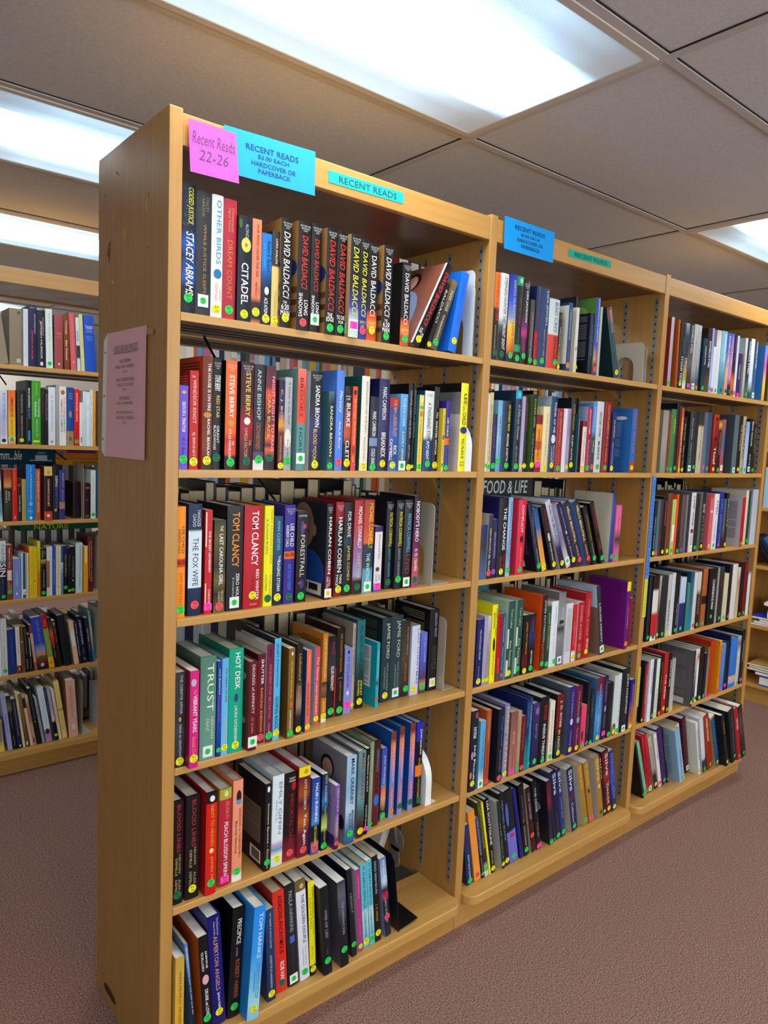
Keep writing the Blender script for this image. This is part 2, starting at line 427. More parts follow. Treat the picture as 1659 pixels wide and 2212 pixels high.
# price sheet in a punched plastic sleeve on the end panel (faces -x)
ps = empty('price_sheet', (-.0015, .22, 1.39)); tag(ps, 'pink used book price list in a clear punched sleeve taped to the end panel', 'price sheet')
def Q(y, z, off=0): return (-.0012 - off, y - .22, z - 1.39)
m = MB(); n = 8
tl, tr, br, bl = (.331, 1.674), (.096, 1.672), (.099, 1.392), (.345, 1.391)
def B(u, v):
    a = [tl[i] + (tr[i] - tl[i]) * u for i in (0, 1)]; b = [bl[i] + (br[i] - bl[i]) * u for i in (0, 1)]
    return a[0] + (b[0] - a[0]) * v, a[1] + (b[1] - a[1]) * v
for i in range(n):
    for j in range(n):
        q = [(i/n, j/n), (i/n, (j+1)/n), ((i+1)/n, (j+1)/n), ((i+1)/n, j/n)]
        m.face([Q(*B(*k), .0008 + .0012 * math.sin(k[0] * 9) * k[1]) for k in q], 0, lin('d9a4ae'))
obj('paper', m, M_PAPER, ps)
m = MB()
for s, u0, u1, v0, v1, b in (('USED BOOK PRICES', .2, .82, .115, .165, 0), ('ADULT BOOKS:', .36, .66, .225, .253, 1), ('HARDCOVER - PAPERBACK', .27, .75, .268, .295, 0), ('$2.00', .46, .56, .31, .332, 0),
        ('ADULT RECENT READS:', .28, .75, .37, .397, 1), ('< YEARS OLD OR NEWER', .3, .73, .41, .436, 0), ('$3.00', .46, .55, .45, .472, 0),
        ('CART BOOKS:', .37, .64, .515, .542, 1), ('$1.00 or CHARGE BAG', .31, .71, .555, .58, 1), ('KIDS, JR FICTION, YA:', .3, .74, .63, .655, 1), ('HARDCOVER - PAPERBACK', .3, .76, .668, .695, 0), ('$1.00', .47, .56, .71, .732, 0)):
    put_text(m, s, lambda a, c: Q(*B(u0 + (u1 - u0) * a, v1 + (v0 - v1) * c), .0026), 0, lin('4a3a44'), bool(b))
u0, u1 = .2, .82
m.face([Q(*B(u, v), .0026) for u, v in ((u0, .17), (u0, .175), (u1, .175), (u1, .17))], 0, lin('4a3a44'))
obj('lettering', m, M_PAPER, ps)
m = MB()
strip = [(.358, 1.66), (.331, 1.676), (.331, 1.60), (.336, 1.50), (.347, 1.389), (.373, 1.403)]
m.face([Q(y, z, .0004) for y, z in strip], 0, lin('d6dcdc'))
for y, z in ((.347, 1.632), (.353, 1.532), (.362, 1.43)):
    m.face([Q(y + .0035 * math.cos(k * .7854), z + .0035 * math.sin(k * .7854), .0009) for k in range(8)], 0, lin('6a4a24'))
obj('binding_strip', m, M_PAPER, ps)
M_FILM = mat('clear_film', (1, 1, 1, 1), .12, .5)
nt = M_FILM.node_tree; tr_ = nd(M_FILM, 'ShaderNodeBsdfTransparent'); mx = nd(M_FILM, 'ShaderNodeMixShader'); mx.inputs[0].default_value = .1
lk(M_FILM, tr_.outputs[0], mx.inputs[1]); lk(M_FILM, bsdf(M_FILM).outputs[0], mx.inputs[2]); lk(M_FILM, mx.outputs[0], nt.nodes['Material Output'].inputs[0])
m = MB(); n = 14
for i in range(n):
    for j in range(4):
        q = [(i/n, j/4), (i/n, (j+1)/4), ((i+1)/n, (j+1)/4), ((i+1)/n, j/4)]
        m.face([Q(*B(*k), .0036 + .0011 * math.sin(k[0] * 21 + k[1]) * (.3 + k[1])) for k in q], 0)
o = obj('sleeve', m, M_FILM, ps)
for p in o.data.polygons: p.use_smooth = True
m = MB(); m.face([Q(y, z, .0003) for y, z in ((.098, 1.668), (.062, 1.662), (.062, 1.65), (.098, 1.653))], 0, lin('a88a5c')); obj('tape', m, M_PAPER, ps)

# ------------------------------------------------------------------ bookends
def bookend(label, x, y, z, depth, height, mt, base, cut=True, lean=0, name='bookend', round_front=False, thick=.0014, loc_y=0):
    """upright plate across the shelf (normal along x) with an arched cut-out, and a base plate towards sign(base)"""
    t = empty(name, (x, y, z), (0, lean, 0)); tag(t, label, 'bookend')
    h, d, r = height, depth, .018
    out = []
    if round_front:
        for k in range(9):
            a = math.pi / 2 * k / 8
            out.append((d * .62 - d * .62 * math.cos(a), h * .45 + h * .55 * math.sin(a)))
        out += [(d, h), (d, 0), (0, 0)]
    else:
        for k in range(5):
            a = math.pi / 2 * k / 4; out.append((r - r * math.cos(a), h - r + r * math.sin(a)))
        for k in range(5):
            a = math.pi / 2 * k / 4; out.append((d - r + r * math.sin(a), h - r + r * math.cos(a)))
        out += [(d, 0)]
        if cut:
            c0, c1, ch = d * .25, d * .76, h * (.5 if h > .2 else .66); rc_ = (c1 - c0) / 2
            out += [(c1, 0)] + [((c0 + c1) / 2 + rc_ * math.cos(math.pi * k / 8), ch - rc_ + rc_ * math.sin(math.pi * k / 8)) for k in range(9)] + [(c0, 0)]
        out += [(0, 0)]
    m = MB(); m.prism([(a, b) for a, b in out], 'x', 0, thick); obj('plate', m, mt, t)
    if base:
        m = MB(); x0, x1 = sorted((0, base)); m.box(x0, x1, .004, d * .9, 0, .0014); obj('base_plate', m, mt, t, .0005)
    return t
bookend('pale blue-white metal bookend with arched cut-out, right end of the nearest top shelf', .868, .006, SZ[1], .14, .232, M_STEELW, .02)
bookend('second pale metal bookend tucked behind the first on the nearest top shelf', .897, .03, SZ[1], .118, .2, M_STEELW, -.01, name='bookend')
bookend('white plastic bookend with rounded front beside the yellow book on nearest second shelf', .868, .012, SZ[2], .12, .145, M_WHITEPL, .03, False, round_front=True, thick=.03)
bookend('grey metal bookend with arched cut-out on the nearest bay third shelf', .764, .01, SZ[3], .14, .225, M_STEEL, .07)
bookend('thin grey metal bookend behind the last black book, nearest bay fourth shelf', .855, .035, SZ[4], .13, .215, M_STEEL, .05, False)
bookend('white plastic bookend with curved front on the nearest bay fifth shelf', .785, .014, SZ[5], .12, .155, M_WHITEPL, .045, False, round_front=True, thick=.022)
bookend('black metal bookend leaning beside the last book on the nearest bottom shelf', .676, -.02, SZ[6], .15, .235, M_BLACKPL, .075, False, -.13, thick=.002)
bookend('grey metal bookend with arched cut-out, middle bay top shelf', 1.735, .01, SZ[1], .15, .14, M_STEEL, .03)
bookend('second grey bookend behind the arched one, middle bay top shelf', 1.772, .02, SZ[1], .14, .13, M_STEEL, 0)
bookend('tall grey bookend with dark book behind it, third shelf of the left bookcase', .396, 1.812, SZ[3], .15, .235, M_STEEL, -.002)
bookend('grey metal bookend holding the leaning row, bottom shelf of the left bookcase', .384, 1.79, SZ[6], .14, .245, M_STEEL, .04, False)
def wire(label, x, y, z, x1, y1, dz):
    t = empty('wire_bookend', (x, y, z)); tag(t, label, 'bookend', 'black wire bookends')
    m = MB(); m.tube([(0, 0, -.001), (0, 0, -.012), (x1, y1, -dz)], .003, n=7); obj('rod', m, M_ROD, t)
wire('black wire bookend hanging under the nearest top shelf', .135, .115, SZ[1] - .0175, .006, -.045, .062)
wire('grey wire bookend hanging under the nearest second shelf', .305, .16, SZ[2] - .0175, .02, -.05, .062)
wire('black wire bookend under the left bookcase top shelf', .09, 1.92, SZ[1] - .0175, .02, -.05, .06)
wire('wire bookend in front of the game boxes in the left bookcase', .31, 1.92, SZ[2] - .0175, .03, -.05, .045)

# one line per book: bay row x width height lean depth(0.1 mm) kind options|label|spine colours|sticker|printing
BOOKS = r'''
0 1 320 301 2525 0 80 h |navy and blue hardcover with white lettering, on nearest bay's top shelf|15243a@0 15243a@.35 1d5fb8@.46 163a6a@.55 1f62b5@.72 10203a@.8 0d1626@1|g.88|CODED JUSTICE;.03;.31;.35;.8;e8e43c;i|STACEY ABRAMS;.37;.86;.3;.85;w;bi|dots;0;.4;.1;.9;99aabb
0 1 625 338 2441 0 80 h |charcoal hardcover with tan lettering, on nearest bay's top shelf|34363b|Wg.88|STACEY;.04;.16;.6;.8;8f8660|ABRAMS;.05;.2;.35;.52;8f8660|WHILE JUSTICE SLEEPS;.26;.82;.42;.66;b0965c
0 1 967 256 2450 0 80 h |white hardcover with sky blue lettering, on nearest bay's top shelf|e4e8e8|y.93|OTHER BIRDS;.04;.56;.4;.82;1d9bd0;b|o;.6;.68;.2;.9;1d7fb0|ADDISON ALLEN;.72;.86;.35;.6;e0755a|SARAH;.76;.86;.72;.9;e0755a
0 1 1227 304 2433 0 80 h |crimson hardcover with mustard lettering, on nearest bay's top shelf|b33145|g.92|Chimamanda;.07;.27;.58;.8;d8946a|Ngozi Adichie;.08;.27;.3;.52;d8946a|DREAM COUNT;.34;.83;.32;.68;c98a3f
0 1 1550 328 2159 0 40 h s252b3a|black hardcover with white lettering, fifth from left on nearest bay's top shelf|1c2133|y.93|ALONGI;.07;.2;.5;.72;b9c0c8|o;.2;.34;.2;.9;c8d060|o;.25;.29;.45;.65;e0704a|CITADEL;.44;.84;.25;.75;w;b|o;.03;.12;.0;.25;4a6a3a
0 1 1900 224 2175 0 80 p |salmon paperback with black lettering, on nearest bay's top shelf|e58a6a@0 e58a6a@.74 3a2c2c@.8 2a2424@.95 d0805a@1|y.89|OUR WIVES UNDER THE SEA;.05;.55;.45;.72;2a1f22|ARMFIELD;.6;.74;.4;.62;2a1f22|JULIA;.64;.72;.72;.9;2a1f22
0 1 2139 247 1932 0 80 h |black and bright blue hardcover with black lettering, on nearest bay's top shelf|1b7fd0@0 1b7fd0@.35 154a80@.5 15202e@.6 15202e@1|y.93|Robert B. Parker's;.08;.42;.5;.88;1a1a1a;i|BYE BYE BABY;.12;.38;.12;.36;35b0f5;b|o;.58;.67;.3;.75;dde8ee|ACE ATKINS;.7;.9;.3;.65;w;b
0 1 2390 183 2025 0 80 h s2a2726|tan and charcoal hardcover with tan lettering, on nearest bay's top shelf|3a3736@0 3a3736@.36 d8c37c@.38 d8c37c@1|y.94|LIORA AVALON;.08;.34;.45;.75;e6dfd0|Four Jewish Lives;.64;.9;.35;.65;a08a50
0 1 2577 284 2328 0 20 h sa8824e|black hardcover with white lettering, ninth from left on nearest bay's top shelf|17130f|y.91|DAVID BALDACCI;.12;.73;.22;.78;w;i|THE;.755;.78;.25;.6;w;H|6:20;.785;.835;.1;.8;w;Hb|MAN;.84;.89;.05;.85;w;Hb|#N|Lo;.3;.55;0;1;2a3a80|L;.6;.66;0;1;6a4a2a|L;.72;.77;0;1;5a3c20|L;.84;.89;0;1;6a4a2a
0 1 2986 337 2352 0 -20 h sa8824e|black hardcover with dark blue lettering, on nearest bay's top shelf|15120f|r.93|DAVID BALDACCI;.13;.62;.3;.75;e0463e;i|LONG;.72;.86;.55;.85;w;b|SHADOWS;.66;.88;.12;.42;w;b|#N|Lo;.3;.55;0;1;2a3a80|L;.6;.66;0;1;6a4a2a|L;.72;.77;0;1;5a3c20|L;.84;.89;0;1;6a4a2a
0 1 3405 269 2407 0 80 h |black hardcover with green dot on white label, on nearest bay's top shelf|1d1a1a|Wg.88|DAVID BALDACCI;.14;.62;.3;.75;c8443c;i|LONG;.72;.84;.55;.88;w;b|SHADOWS;.66;.85;.12;.42;w;b|#N
0 1 3757 283 2364 0 -20 h sa8824e|black hardcover with red lettering, twelfth from left on nearest bay's top shelf|120f0e|g.94|DAVID BALDACCI;.11;.78;.25;.8;e33d33;i|THE;.8;.84;.2;.7;w;Hb|EDGE;.84;.88;.1;.85;w;Hb|#N|Lo;.3;.55;0;1;2a3a80|L;.6;.66;0;1;6a4a2a|L;.72;.77;0;1;5a3c20|L;.84;.89;0;1;6a4a2a
0 1 4121 282 2386 0 80 h |black hardcover with red lettering, thirteenth from left on nearest bay's top shelf|140f10|g.93|DAVID BALDACCI;.12;.78;.25;.8;e0453a;i|TO DIE;.8;.84;.1;.9;w;Hb|FOR;.85;.88;.3;.8;w;Hb|#N
0 1 4408 288 2352 0 -60 h sb5946a|black and white hardcover with yellow lettering, on nearest bay's top shelf|1a1c22@0 1a1c22@.5 3a44a0@.7 c8dcd0@.86 c8dcd0@1|WP.88|DAVID BALDACCI;.12;.78;.25;.8;e8e43c;i|#N|L;.86;.97;.05;1;a8d8c0
0 1 4802 247 2342 0 80 h |black and purple hardcover with yellow lettering, on nearest bay's top shelf|16181c@0 16181c@.5 2a348a@.72 2e3b9a@1|r.91|DAVID BALDACCI;.12;.77;.25;.8;e8e43c;i|SIMPLY;.81;.84;.1;.9;e8c83c;H|LIES;.85;.88;.2;.7;e8c83c;H|#N
0 1 5053 300 2310 0 80 h |black and burnt orange hardcover with yellow dot, on nearest bay's top shelf|181210@0 181210@.68 d8501e@.74 e8913c@.84 b03a1a@.9 d8601e@1|y.89|DAVID BALDACCI;.13;.74;.25;.75;w|CALAMITY;.8;.82;.1;.9;e8d8a0;H|OF;.825;.84;.4;.6;e8d8a0;H|SOULS;.845;.865;.2;.8;e8d8a0;H|#N
0 1 5470 286 2325 0 20 h sa8824e|black hardcover, white lettering, green dot, on nearest bay's top shelf|15110f|g.93|DAVID BALDACCI;.12;.73;.22;.78;w;i|THE;.755;.78;.25;.6;w;H|6:20;.785;.835;.1;.85;w;Hb|MAN;.84;.89;.05;.85;w;Hb|#N|Lo;.3;.55;0;1;2a3a80|L;.6;.66;0;1;6a4a2a|L;.72;.77;0;1;5a3c20|L;.84;.89;0;1;6a4a2a
0 1 6061 292 2029 0 0 h s151212|black and burnt orange hardcover with green dot, on nearest bay's top shelf|181210@0 181210@.66 d8501e@.72 e8913c@.82 b03a1a@.9 d8601e@1|g.92|DAVID BALDACCI;.13;.74;.28;.72;w|CALAMITY;.8;.82;.1;.9;e8d8a0;H|SOULS;.85;.87;.2;.8;e8d8a0;H|#N
0 1 6356 228 2411 268 -100 h s8a5646|leaning black hardcover with lavender lettering, on nearest bay's top shelf|1a1414|y.93|DAVID BALDACCI;.1;.76;.25;.78;e0403a;i|TO DIE;.8;.86;.1;.5;w;b|FOR;.85;.9;.5;.9;w;b|Lo;.3;1.0;.3;1;8a9ac8|Lo;.06;.3;.5;.9;2e201c|Lo;.1;.28;.58;.82;d8a890|L;0;1;.0;.05;d8d8de|Lo;.3;.6;.6;.75;e8ecf0
0 1 6990 146 1871 203 80 h |leaning black hardcover with white lettering, twentieth from left on nearest bay's top shelf|1c1a18|y.93|BALDACCI;.1;.6;.25;.75;w
0 1 7150 224 1984 203 80 p |leaning dark brown and tan paperback with cream lettering, on nearest bay's top shelf|8a7a58@0 3a362c@.5 6a5e44@1|g.9|PAPER CAGE;.15;.45;.3;.7;e6dfc8|TOM BARAGWANATH;.5;.88;.3;.62;e6dfc8
0 1 7741 288 2166 104 0 h s1673dd|leaning bright blue hardcover with blue lettering, on nearest bay's top shelf|1a78e0|y.86|CHASING MY CURE;.1;.6;.35;.65;3a5ae0
0 2 331 189 1712 0 100 p |purple paperback with black lettering, on nearest bay's second shelf|6f5ad0|g.88|DEATH OF A;.19;.36;.3;.7;w;b|TRAITOR;.38;.55;.3;.7;w;bi|M. C. Beaton;.62;.86;.3;.7;1a1a2a;i|o;.06;.1;.25;.75;d8b070
0 2 552 195 2030 0 100 p sb52028|red paperback with salmon lettering, on nearest bay's second shelf|c0202a|y.92|WINDSOR KNOT;.09;.53;.35;.72;f0d8c0|SJ BENNETT;.62;.9;.3;.65;f0d8c0|THE;.05;.07;.2;.6;f0d8c0;H|Lt;.05;.9;.1;.9;e08a80
0 2 834 222 2354 0 100 p sd8502c|brown paperback with brown lettering, on nearest bay's second shelf|7a3a22@0 6a3018@.5 8a4426@.8 3a2a20@.93 3a2a20@1|y.92|THE HOUSE IS ON FIRE;.06;.48;.5;.8;w;b|RACHEL BEANLAND;.55;.92;.5;.78;w;b|o;.49;.54;.1;.9;c8903a|Lt;.05;.3;.1;.9;5a2a18
0 2 1067 192 2329 0 100 h |black hardcover with dark green dot, on nearest bay's second shelf|1a1c1e|d.89|STEVE BERRY;.15;.29;.2;.85;w;b|RED STAR;.33;.53;.4;.8;d8c060;b|GRANT;.6;.76;.5;.8;w|BLACKWOOD;.6;.82;.1;.4;w|#N
0 2 1331 266 2312 0 40 h s15161a|orange hardcover with white lettering, on nearest bay's second shelf|ee7428@0 e8702a@.65 c83a20@.72 d8552a@.85 3a1c18@.88 2a1614@1|g.93|STEVE BERRY;.13;.52;.3;.72;w;b|o;.54;.6;.25;.75;c8a040|ATLAS MANEUVER;.62;.9;.3;.52;w|THE;.73;.77;.6;.8;w|#N
0 2 1702 310 2330 0 60 h s3a1c26|maroon and crimson hardcover with mustard lettering, on nearest bay's second shelf|451c28@0 5a1a28@.4 a82038@.6 5a1a26@.8 4a1822@1|d.92|STEVE BERRY;.1;.5;.35;.72;e0d060;b|o;.51;.58;.25;.75;e8e0e0|OMEGA FACTOR;.61;.88;.3;.55;e0b080|THE;.72;.77;.65;.85;e0b080|#N
0 2 2047 270 2305 0 100 h |charcoal hardcover with white lettering, on nearest bay's second shelf|30353a@0 30353a@.82 6a4a7a@.84 6a4a7a@.9 e0e0e0@.91 e0e0e0@1|g.9|ANNE BISHOP;.05;.52;.25;.6;cfd4d6|CROWBONES;.55;.8;.2;.6;c06a4a;i
0 2 2329 251 2301 0 100 p |maroon and burnt orange paperback with pink lettering, on nearest bay's second shelf|5a2440@0 7a2c38@.2 e0503a@.25 4a2230@.5 d85a3a@.7 3a1c28@.76 e06038@.8 2a1620@.9 2a1a1c@1|d.88|CARA BLACK;.27;.7;.2;.5;e8c040;b|NIGHT FLIGHT TO PARIS;.1;.82;.62;.9;f0b0b8;b
0 2 2669 152 2011 0 100 p s5a2a34|maroon and dark blue paperback with mustard lettering, on nearest bay's second shelf|1c2244@0 262c78@.35 e8a030@.5 7a3028@.58 4a2030@1|y.95|C. J. BOX;.1;.48;.2;.65;f0c838;b|SHADOWS REEL;.62;.9;.3;.6;e0b060
0 2 2825 193 2089 0 100 p |pale grey paperback with charcoal lettering, on nearest bay's second shelf|b4b6b8@0 a8aaae@1|g.9|A Letter in the Wall;.05;.5;.45;.72;3a3c40|o;.55;.76;0;.9;e8e0d4|Eileen Brill;.67;.88;.4;.65;3a3c40
0 2 3099 225 2305 0 0 h s7aa6a2|sage green and red hardcover with dark brown lettering, on nearest bay's second shelf|f08070@0 e8553e@.18 e8553e@.535 5f9a98@.54 5f9a98@1|Wg.88|BROOKS;.09;.47;.25;.62;2a2220|HORSE;.58;.86;.25;.62;1f2a2c|GERALDINE;.17;.41;.72;.85;8a3a30
0 2 3511 330 2293 0 100 h se4e6ea|black and dark blue hardcover with white lettering, on nearest bay's second shelf|15161a@0 15161a@.3 3a3070@.55 30285a@.75 16161e@1|y.94|SANDRA BROWN;.14;.56;.4;.78;w;b|BLOOD MOON;.58;.9;.3;.62;d8c070;b|#N
0 2 4027 165 1866 0 100 m s3a7080|black and teal small paperback with cream lettering, on nearest bay's second shelf|4a7a8a@0 1a1c1c@.15 1a1c1c@.8 3a6a70@1|g.94|SANDRA BROWN;.18;.82;.3;.75;e0e4c8;b
0 2 4253 224 2378 0 100 h |bright blue hardcover with white lettering, on nearest bay's second shelf|5a8ae0|r.92|Mercury;.2;.42;.25;.75;w;i|Amy Jo Burns;.5;.78;.3;.65;w;i
0 2 4498 218 2024 0 100 h s2a2a2c|black and brown hardcover with white lettering, on nearest bay's second shelf|1c1a1c@0 1c1a1c@.15 8a4a38@.35 c85a3a@.55 a85a3a@.6 2a1a18@.7 1a1616@1|y.91|BURKE;.2;.48;.25;.75;w;b|CLETE;.64;.9;.25;.75;w;b|JAMES;.11;.13;.1;.8;w;H|LEE;.14;.16;.2;.7;w;H
0 2 4732 142 2035 0 100 p |burnt orange paperback with cream lettering, on nearest bay's second shelf|e0542c|r.93|o;.04;.1;.15;.8;3a1a14|The Pot Sugar One Pot Murder;.14;.7;.3;.7;f0e0c0;i|o;.7;.8;.1;.8;b03a3a|VALERIE;.82;.9;.3;.6;f0d060
0 2 5002 249 2312 0 100 h s1e6a64|white hardcover with grey lettering, on nearest bay's second shelf|e4e2d4|y.95|REMAINDERS OF THE DAY;.06;.6;.5;.72;6a7a80|SHAUN BYTHELL;.64;.9;.4;.6;a86a60
0 2 5283 258 1834 0 100 p |navy paperback with white lettering, on nearest bay's second shelf|20263e@0 20263e@.55 7a94b8@.56 7a94b8@.66 2a3454@.67 2a3454@1|g.95|MARC CAMERON;.2;.53;.3;.75;w;b|COLD SNAP;.7;.92;.3;.75;w;b
0 2 5558 337 2293 0 100 h s262a5c|navy and dark blue hardcover with white lettering, on nearest bay's second shelf|2c3060@0 38386e@.5 262a58@.7 232650@1|y.92|MARC CAMERON;.09;.44;.3;.68;e8e4ea;b|BREAKNECK;.58;.85;.3;.72;w;b
0 2 5912 294 1853 0 100 m |dark blue and blue small paperback with mustard lettering, on nearest bay's second shelf|a83030@0 a83030@.1 1f4a90@.14 3a68b8@.5 1f4a90@.8 2a78b8@1|y.92|THE BIN LADEN PLOT;.02;.53;.42;.8;e8a050;b|RICK;.65;.78;.55;.9;w;b|CAMPBELL;.56;.86;.1;.42;w;b
0 2 6258 247 1968 0 100 m s7ab4e0|sky blue and dark teal small paperback with white lettering, on nearest bay's second shelf|6aaee8@0 4a90c8@.5 2a6080@1|Wg.93|ROBYN CARR;.06;.42;.35;.72;c8e4f0|A FAMILY AFFAIR;.48;.86;.35;.65;f0e8b0
0 2 6628 179 2262 0 220 h |black hardcover with pale grey lettering, twenty-second from left on nearest bay's second shelf|15151a|y.96|DAUGHTER of SNOW AND SECRETS;.08;.62;.35;.65;c8ccd0|KERRY CHAPUT;.7;.86;.35;.6;c0c4c8
0 2 6811 88 2277 0 220 h ||1a1a1e|y.95,.3|DAUGHTER of SPARTA;.08;.62;.4;.7;c8ccd0
0 2 6903 164 1987 0 100 p s30787a|yellow paperback with olive lettering, on nearest bay's second shelf|e8cf4a|g.94|A Thousand Miles to Graceland;.32;.88;.3;.6;6a6a48;i|o;.02;.1;.2;.8;f0e0c0|*;.14;.18;.1;.9;50b0b0|*;.21;.28;.2;.8;c89030
0 2 7105 337 2115 0 100 h s2a4a86|white and dark blue hardcover with dark teal lettering, on nearest bay's second shelf|dfe6e0@0 dfe6e0@.56 24467e@.62 1f3d74@1|g.91|CHEE;.04;.07;.15;.75;8a9494;H|A THOUSAND STEPS;.14;.62;.3;.66;1c2a3a;bi|INTO NIGHT;.62;.86;.3;.62;w;bi
0 2 7574 201 2258 0 240 h |black hardcover, white lettering, yellow dot, on nearest bay's second shelf|16181a|y.93|JANUARY CHENARD;.02;.25;.5;.75;8a9080|WINTER WITCH;.4;.8;.4;.72;w;b|The;.3;.37;.4;.75;w;i
0 2 7779 98 1692 0 100 p ||dcc548|g.9|TRINITY DETECTIVE;.1;.38;.25;.8;9a8a38|o;.42;.5;.15;.8;606048|LIBRARY;.55;.82;.3;.65;9a8a38
0 2 7884 157 1894 0 100 p |purple paperback with white lettering, on nearest bay's second shelf|40348e@0 40348e@.52 e87028@.53 e87028@.62 40348e@.63 3a2e86@1|g.95|LEE CHILD;.24;.5;.35;.75;w;b|IN TOO DEEP;.65;.9;.35;.65;5a8ae0
0 2 8380 284 2413 0 40 h s8a8a92|yellow hardcover with pale grey lettering, on nearest bay's second shelf|f0ea1e|-|LEE;.12;.24;.35;.75;1c1c1c;b|CHILD;.33;.47;.25;.75;1c1c1c;b|o;.49;.57;.05;.95;24357e|NO PLAN B;.63;.85;.3;.65;1c1c1c;b|ANDREW;.25;.32;.25;.5;1c1c1c|22;.88;.94;.25;.75;6a7a20|L;0;.1;0;1;1a1a1e|L;.1;.16;0;1;8a8a90|L;.35;1;0;1;d0c8c8|Lo;.12;.2;.5;.72;c8a088|Lo;.2;.62;.42;.78;1e2028|Lo;.55;.92;.48;.7;22242c|L;.9;.97;.5;.8;e8f0f0|Lt;.5;.8;.05;.3;c0b8b8
0 3 337 195 2358 0 150 h |orange hardcover with red lettering, on nearest bay's third shelf|f09a20@0 f09a20@.465 e0411e@.47 e0411e@.54 f09a20@.545 ee9418@1|g.93|LEE CHILD;.18;.42;.55;.85;2a2018|ANDREW CHILD;.2;.42;.15;.42;2a2018|REACHER;.48;.52;.08;.92;1a1010;Hb|EXIT STRATEGY;.6;.9;.35;.65;c8261c
0 3 597 305 2402 0 150 h |white and navy hardcover with navy lettering, on nearest bay's third shelf|24395c@0 24395c@.225 d8e6ee@.25 d8e6ee@.745 24395c@.75 1c2a48@1|r.9|YANGSZE;.05;.2;.62;.85;dfe6ea|CHOO;.09;.2;.28;.52;dfe6ea|THE FOX WIFE;.3;.73;.3;.72;2a3a54
0 3 970 167 2268 0 150 p |red paperback with pink label, on nearest bay's third shelf|c42832|P.93|THE SECRET ADVERSARY;.2;.6;.5;.78;w;b|CHRISTIE;.76;.9;.5;.75;w|*;.02;.35;.02;.22;e8d4c0|*;.7;.92;.02;.2;e8d4c0
0 3 1183 273 2040 0 150 p |olive and dark brown paperback with white lettering, on nearest bay's third shelf|3a3f2e@0 6a6034@.2 3a3c28@.5 7a6a34@.65 2e2e22@.8 7a6a38@1|r.93|THE;.06;.12;.5;.75;w|LAST CAROLINA GIRL;.15;.7;.45;.78;w;b|MEAGAN;.76;.88;.65;.85;d8d0a8|CHURCH;.77;.89;.38;.58;d8d0a8
0 3 1491 389 2338 0 150 h s24262c|charcoal hardcover with orange lettering, on nearest bay's third shelf|3a3e46@0 2e3138@.1 2a2c32@.7 22242a@1|Wg.92|TOM CLANCY;.06;.58;.3;.75;ee9a24;b|ZERO HOUR;.64;.9;.58;.78;w;b|BY DON BENTLEY;.68;.87;.35;.46;c8ccd0
0 3 1911 448 2332 0 150 h |red hardcover with yellow dot, on nearest bay's third shelf|bc202e@0 c02434@.5 b01c2a@1|y.87|TOM CLANCY;.05;.58;.4;.78;w;b|RED WINTER;.62;.92;.68;.85;w;b|BY MARC CAMERON;.68;.84;.46;.54;5a1018|PUTNAM;.95;.97;.35;.75;e0b0b0;H
0 3 2422 231 2319 0 150 h |yellow hardcover with mustard lettering, on nearest bay's third shelf|eee81e|d.92|MARY HIGGINS CLARK;.04;.58;.62;.88;c8a020|& ALAFAIR BURKE;.13;.48;.15;.38;6a7a4a|WHERE ARE;.68;.88;.62;.82;c88a20|CHILDREN;.68;.84;.15;.36;6a7a4a
0 3 2666 243 2073 0 150 h |navy and dark teal hardcover with white lettering, on nearest bay's third shelf|24557c@0 2a6086@.3 1c3a5a@.75 1a2c46@1|y.91|ANN CLEEVES;.05;.38;.35;.65;9ac4d8|THE;.44;.5;.5;.75;w|RAGING STORM;.5;.84;.4;.75;w;b
0 3 2954 286 2323 0 150 h |purple hardcover with white lettering, on nearest bay's third shelf|44349a@0 3e3092@.465 e87420@.47 e87420@.54 40328e@.545 40328e@1|d.93|LEE CHILD;.19;.42;.5;.85;w;b|ANDREW CHILD;.2;.42;.1;.38;w|REACHER;.48;.52;.08;.92;1a1010;Hb|IN TOO DEEP;.6;.86;.35;.65;4a8ae0;b|#N
0 3 3284 294 2167 0 150 p |black paperback with white lettering, on nearest bay's third shelf|1c1a1c|g.93|CLIPSTONE;.04;.06;.1;.9;e0e0e0;H|FORESTFALL;.26;.72;.35;.75;e0dcd8|o;.1;.26;.3;.7;4a4a8a|o;.14;.19;.55;.85;c04a50|o;.75;.85;.3;.75;40408a|o;.77;.8;.2;.5;b04050
0 3 4053 169 2340 0 40 h s30343e|charcoal and maroon hardcover with blue lettering, on nearest bay's third shelf|24262c@0 24262c@.6 6a1c34@.65 7a2038@.9|Wy.93|HARLAN COBEN;.14;.73;.35;.85;w;b|FIND YOU;.76;.88;.2;.5;w|I WILL;.77;.86;.6;.85;w|#N|Lo;.02;.52;.35;.98;a88470|Lo;.24;.36;.28;.4;b08a76|L;.3;.34;.5;.9;4a3a34|Lo;.5;1.0;.02;1;2a58a8|L;.84;.97;.1;.85;e4e4e0|L;.86;.93;.2;.45;2a2a2a|L;.86;.93;.5;.8;3a3a3a
0 3 4435 245 2356 0 200 h |black and crimson hardcover with white lettering, on nearest bay's third shelf|b02030@0 8a1c2a@.18 1c1a1c@.24 1a181a@.93 8a1c28@.96|y.92|HARLAN COBEN;.16;.74;.3;.8;w;b|THINK;.76;.87;.6;.9;w;b|TWICE;.76;.88;.15;.45;w;b|#N
0 3 4693 259 2342 0 200 h |charcoal and black hardcover with mustard lettering, on nearest bay's third shelf|24262e@0 24262e@.35 2a4a5a@.42 24262e@.5 202228@1|g.92|FDR DRIVE;.1;.37;.35;.75;w|JAMES COMEY;.46;.84;.35;.75;d8d060
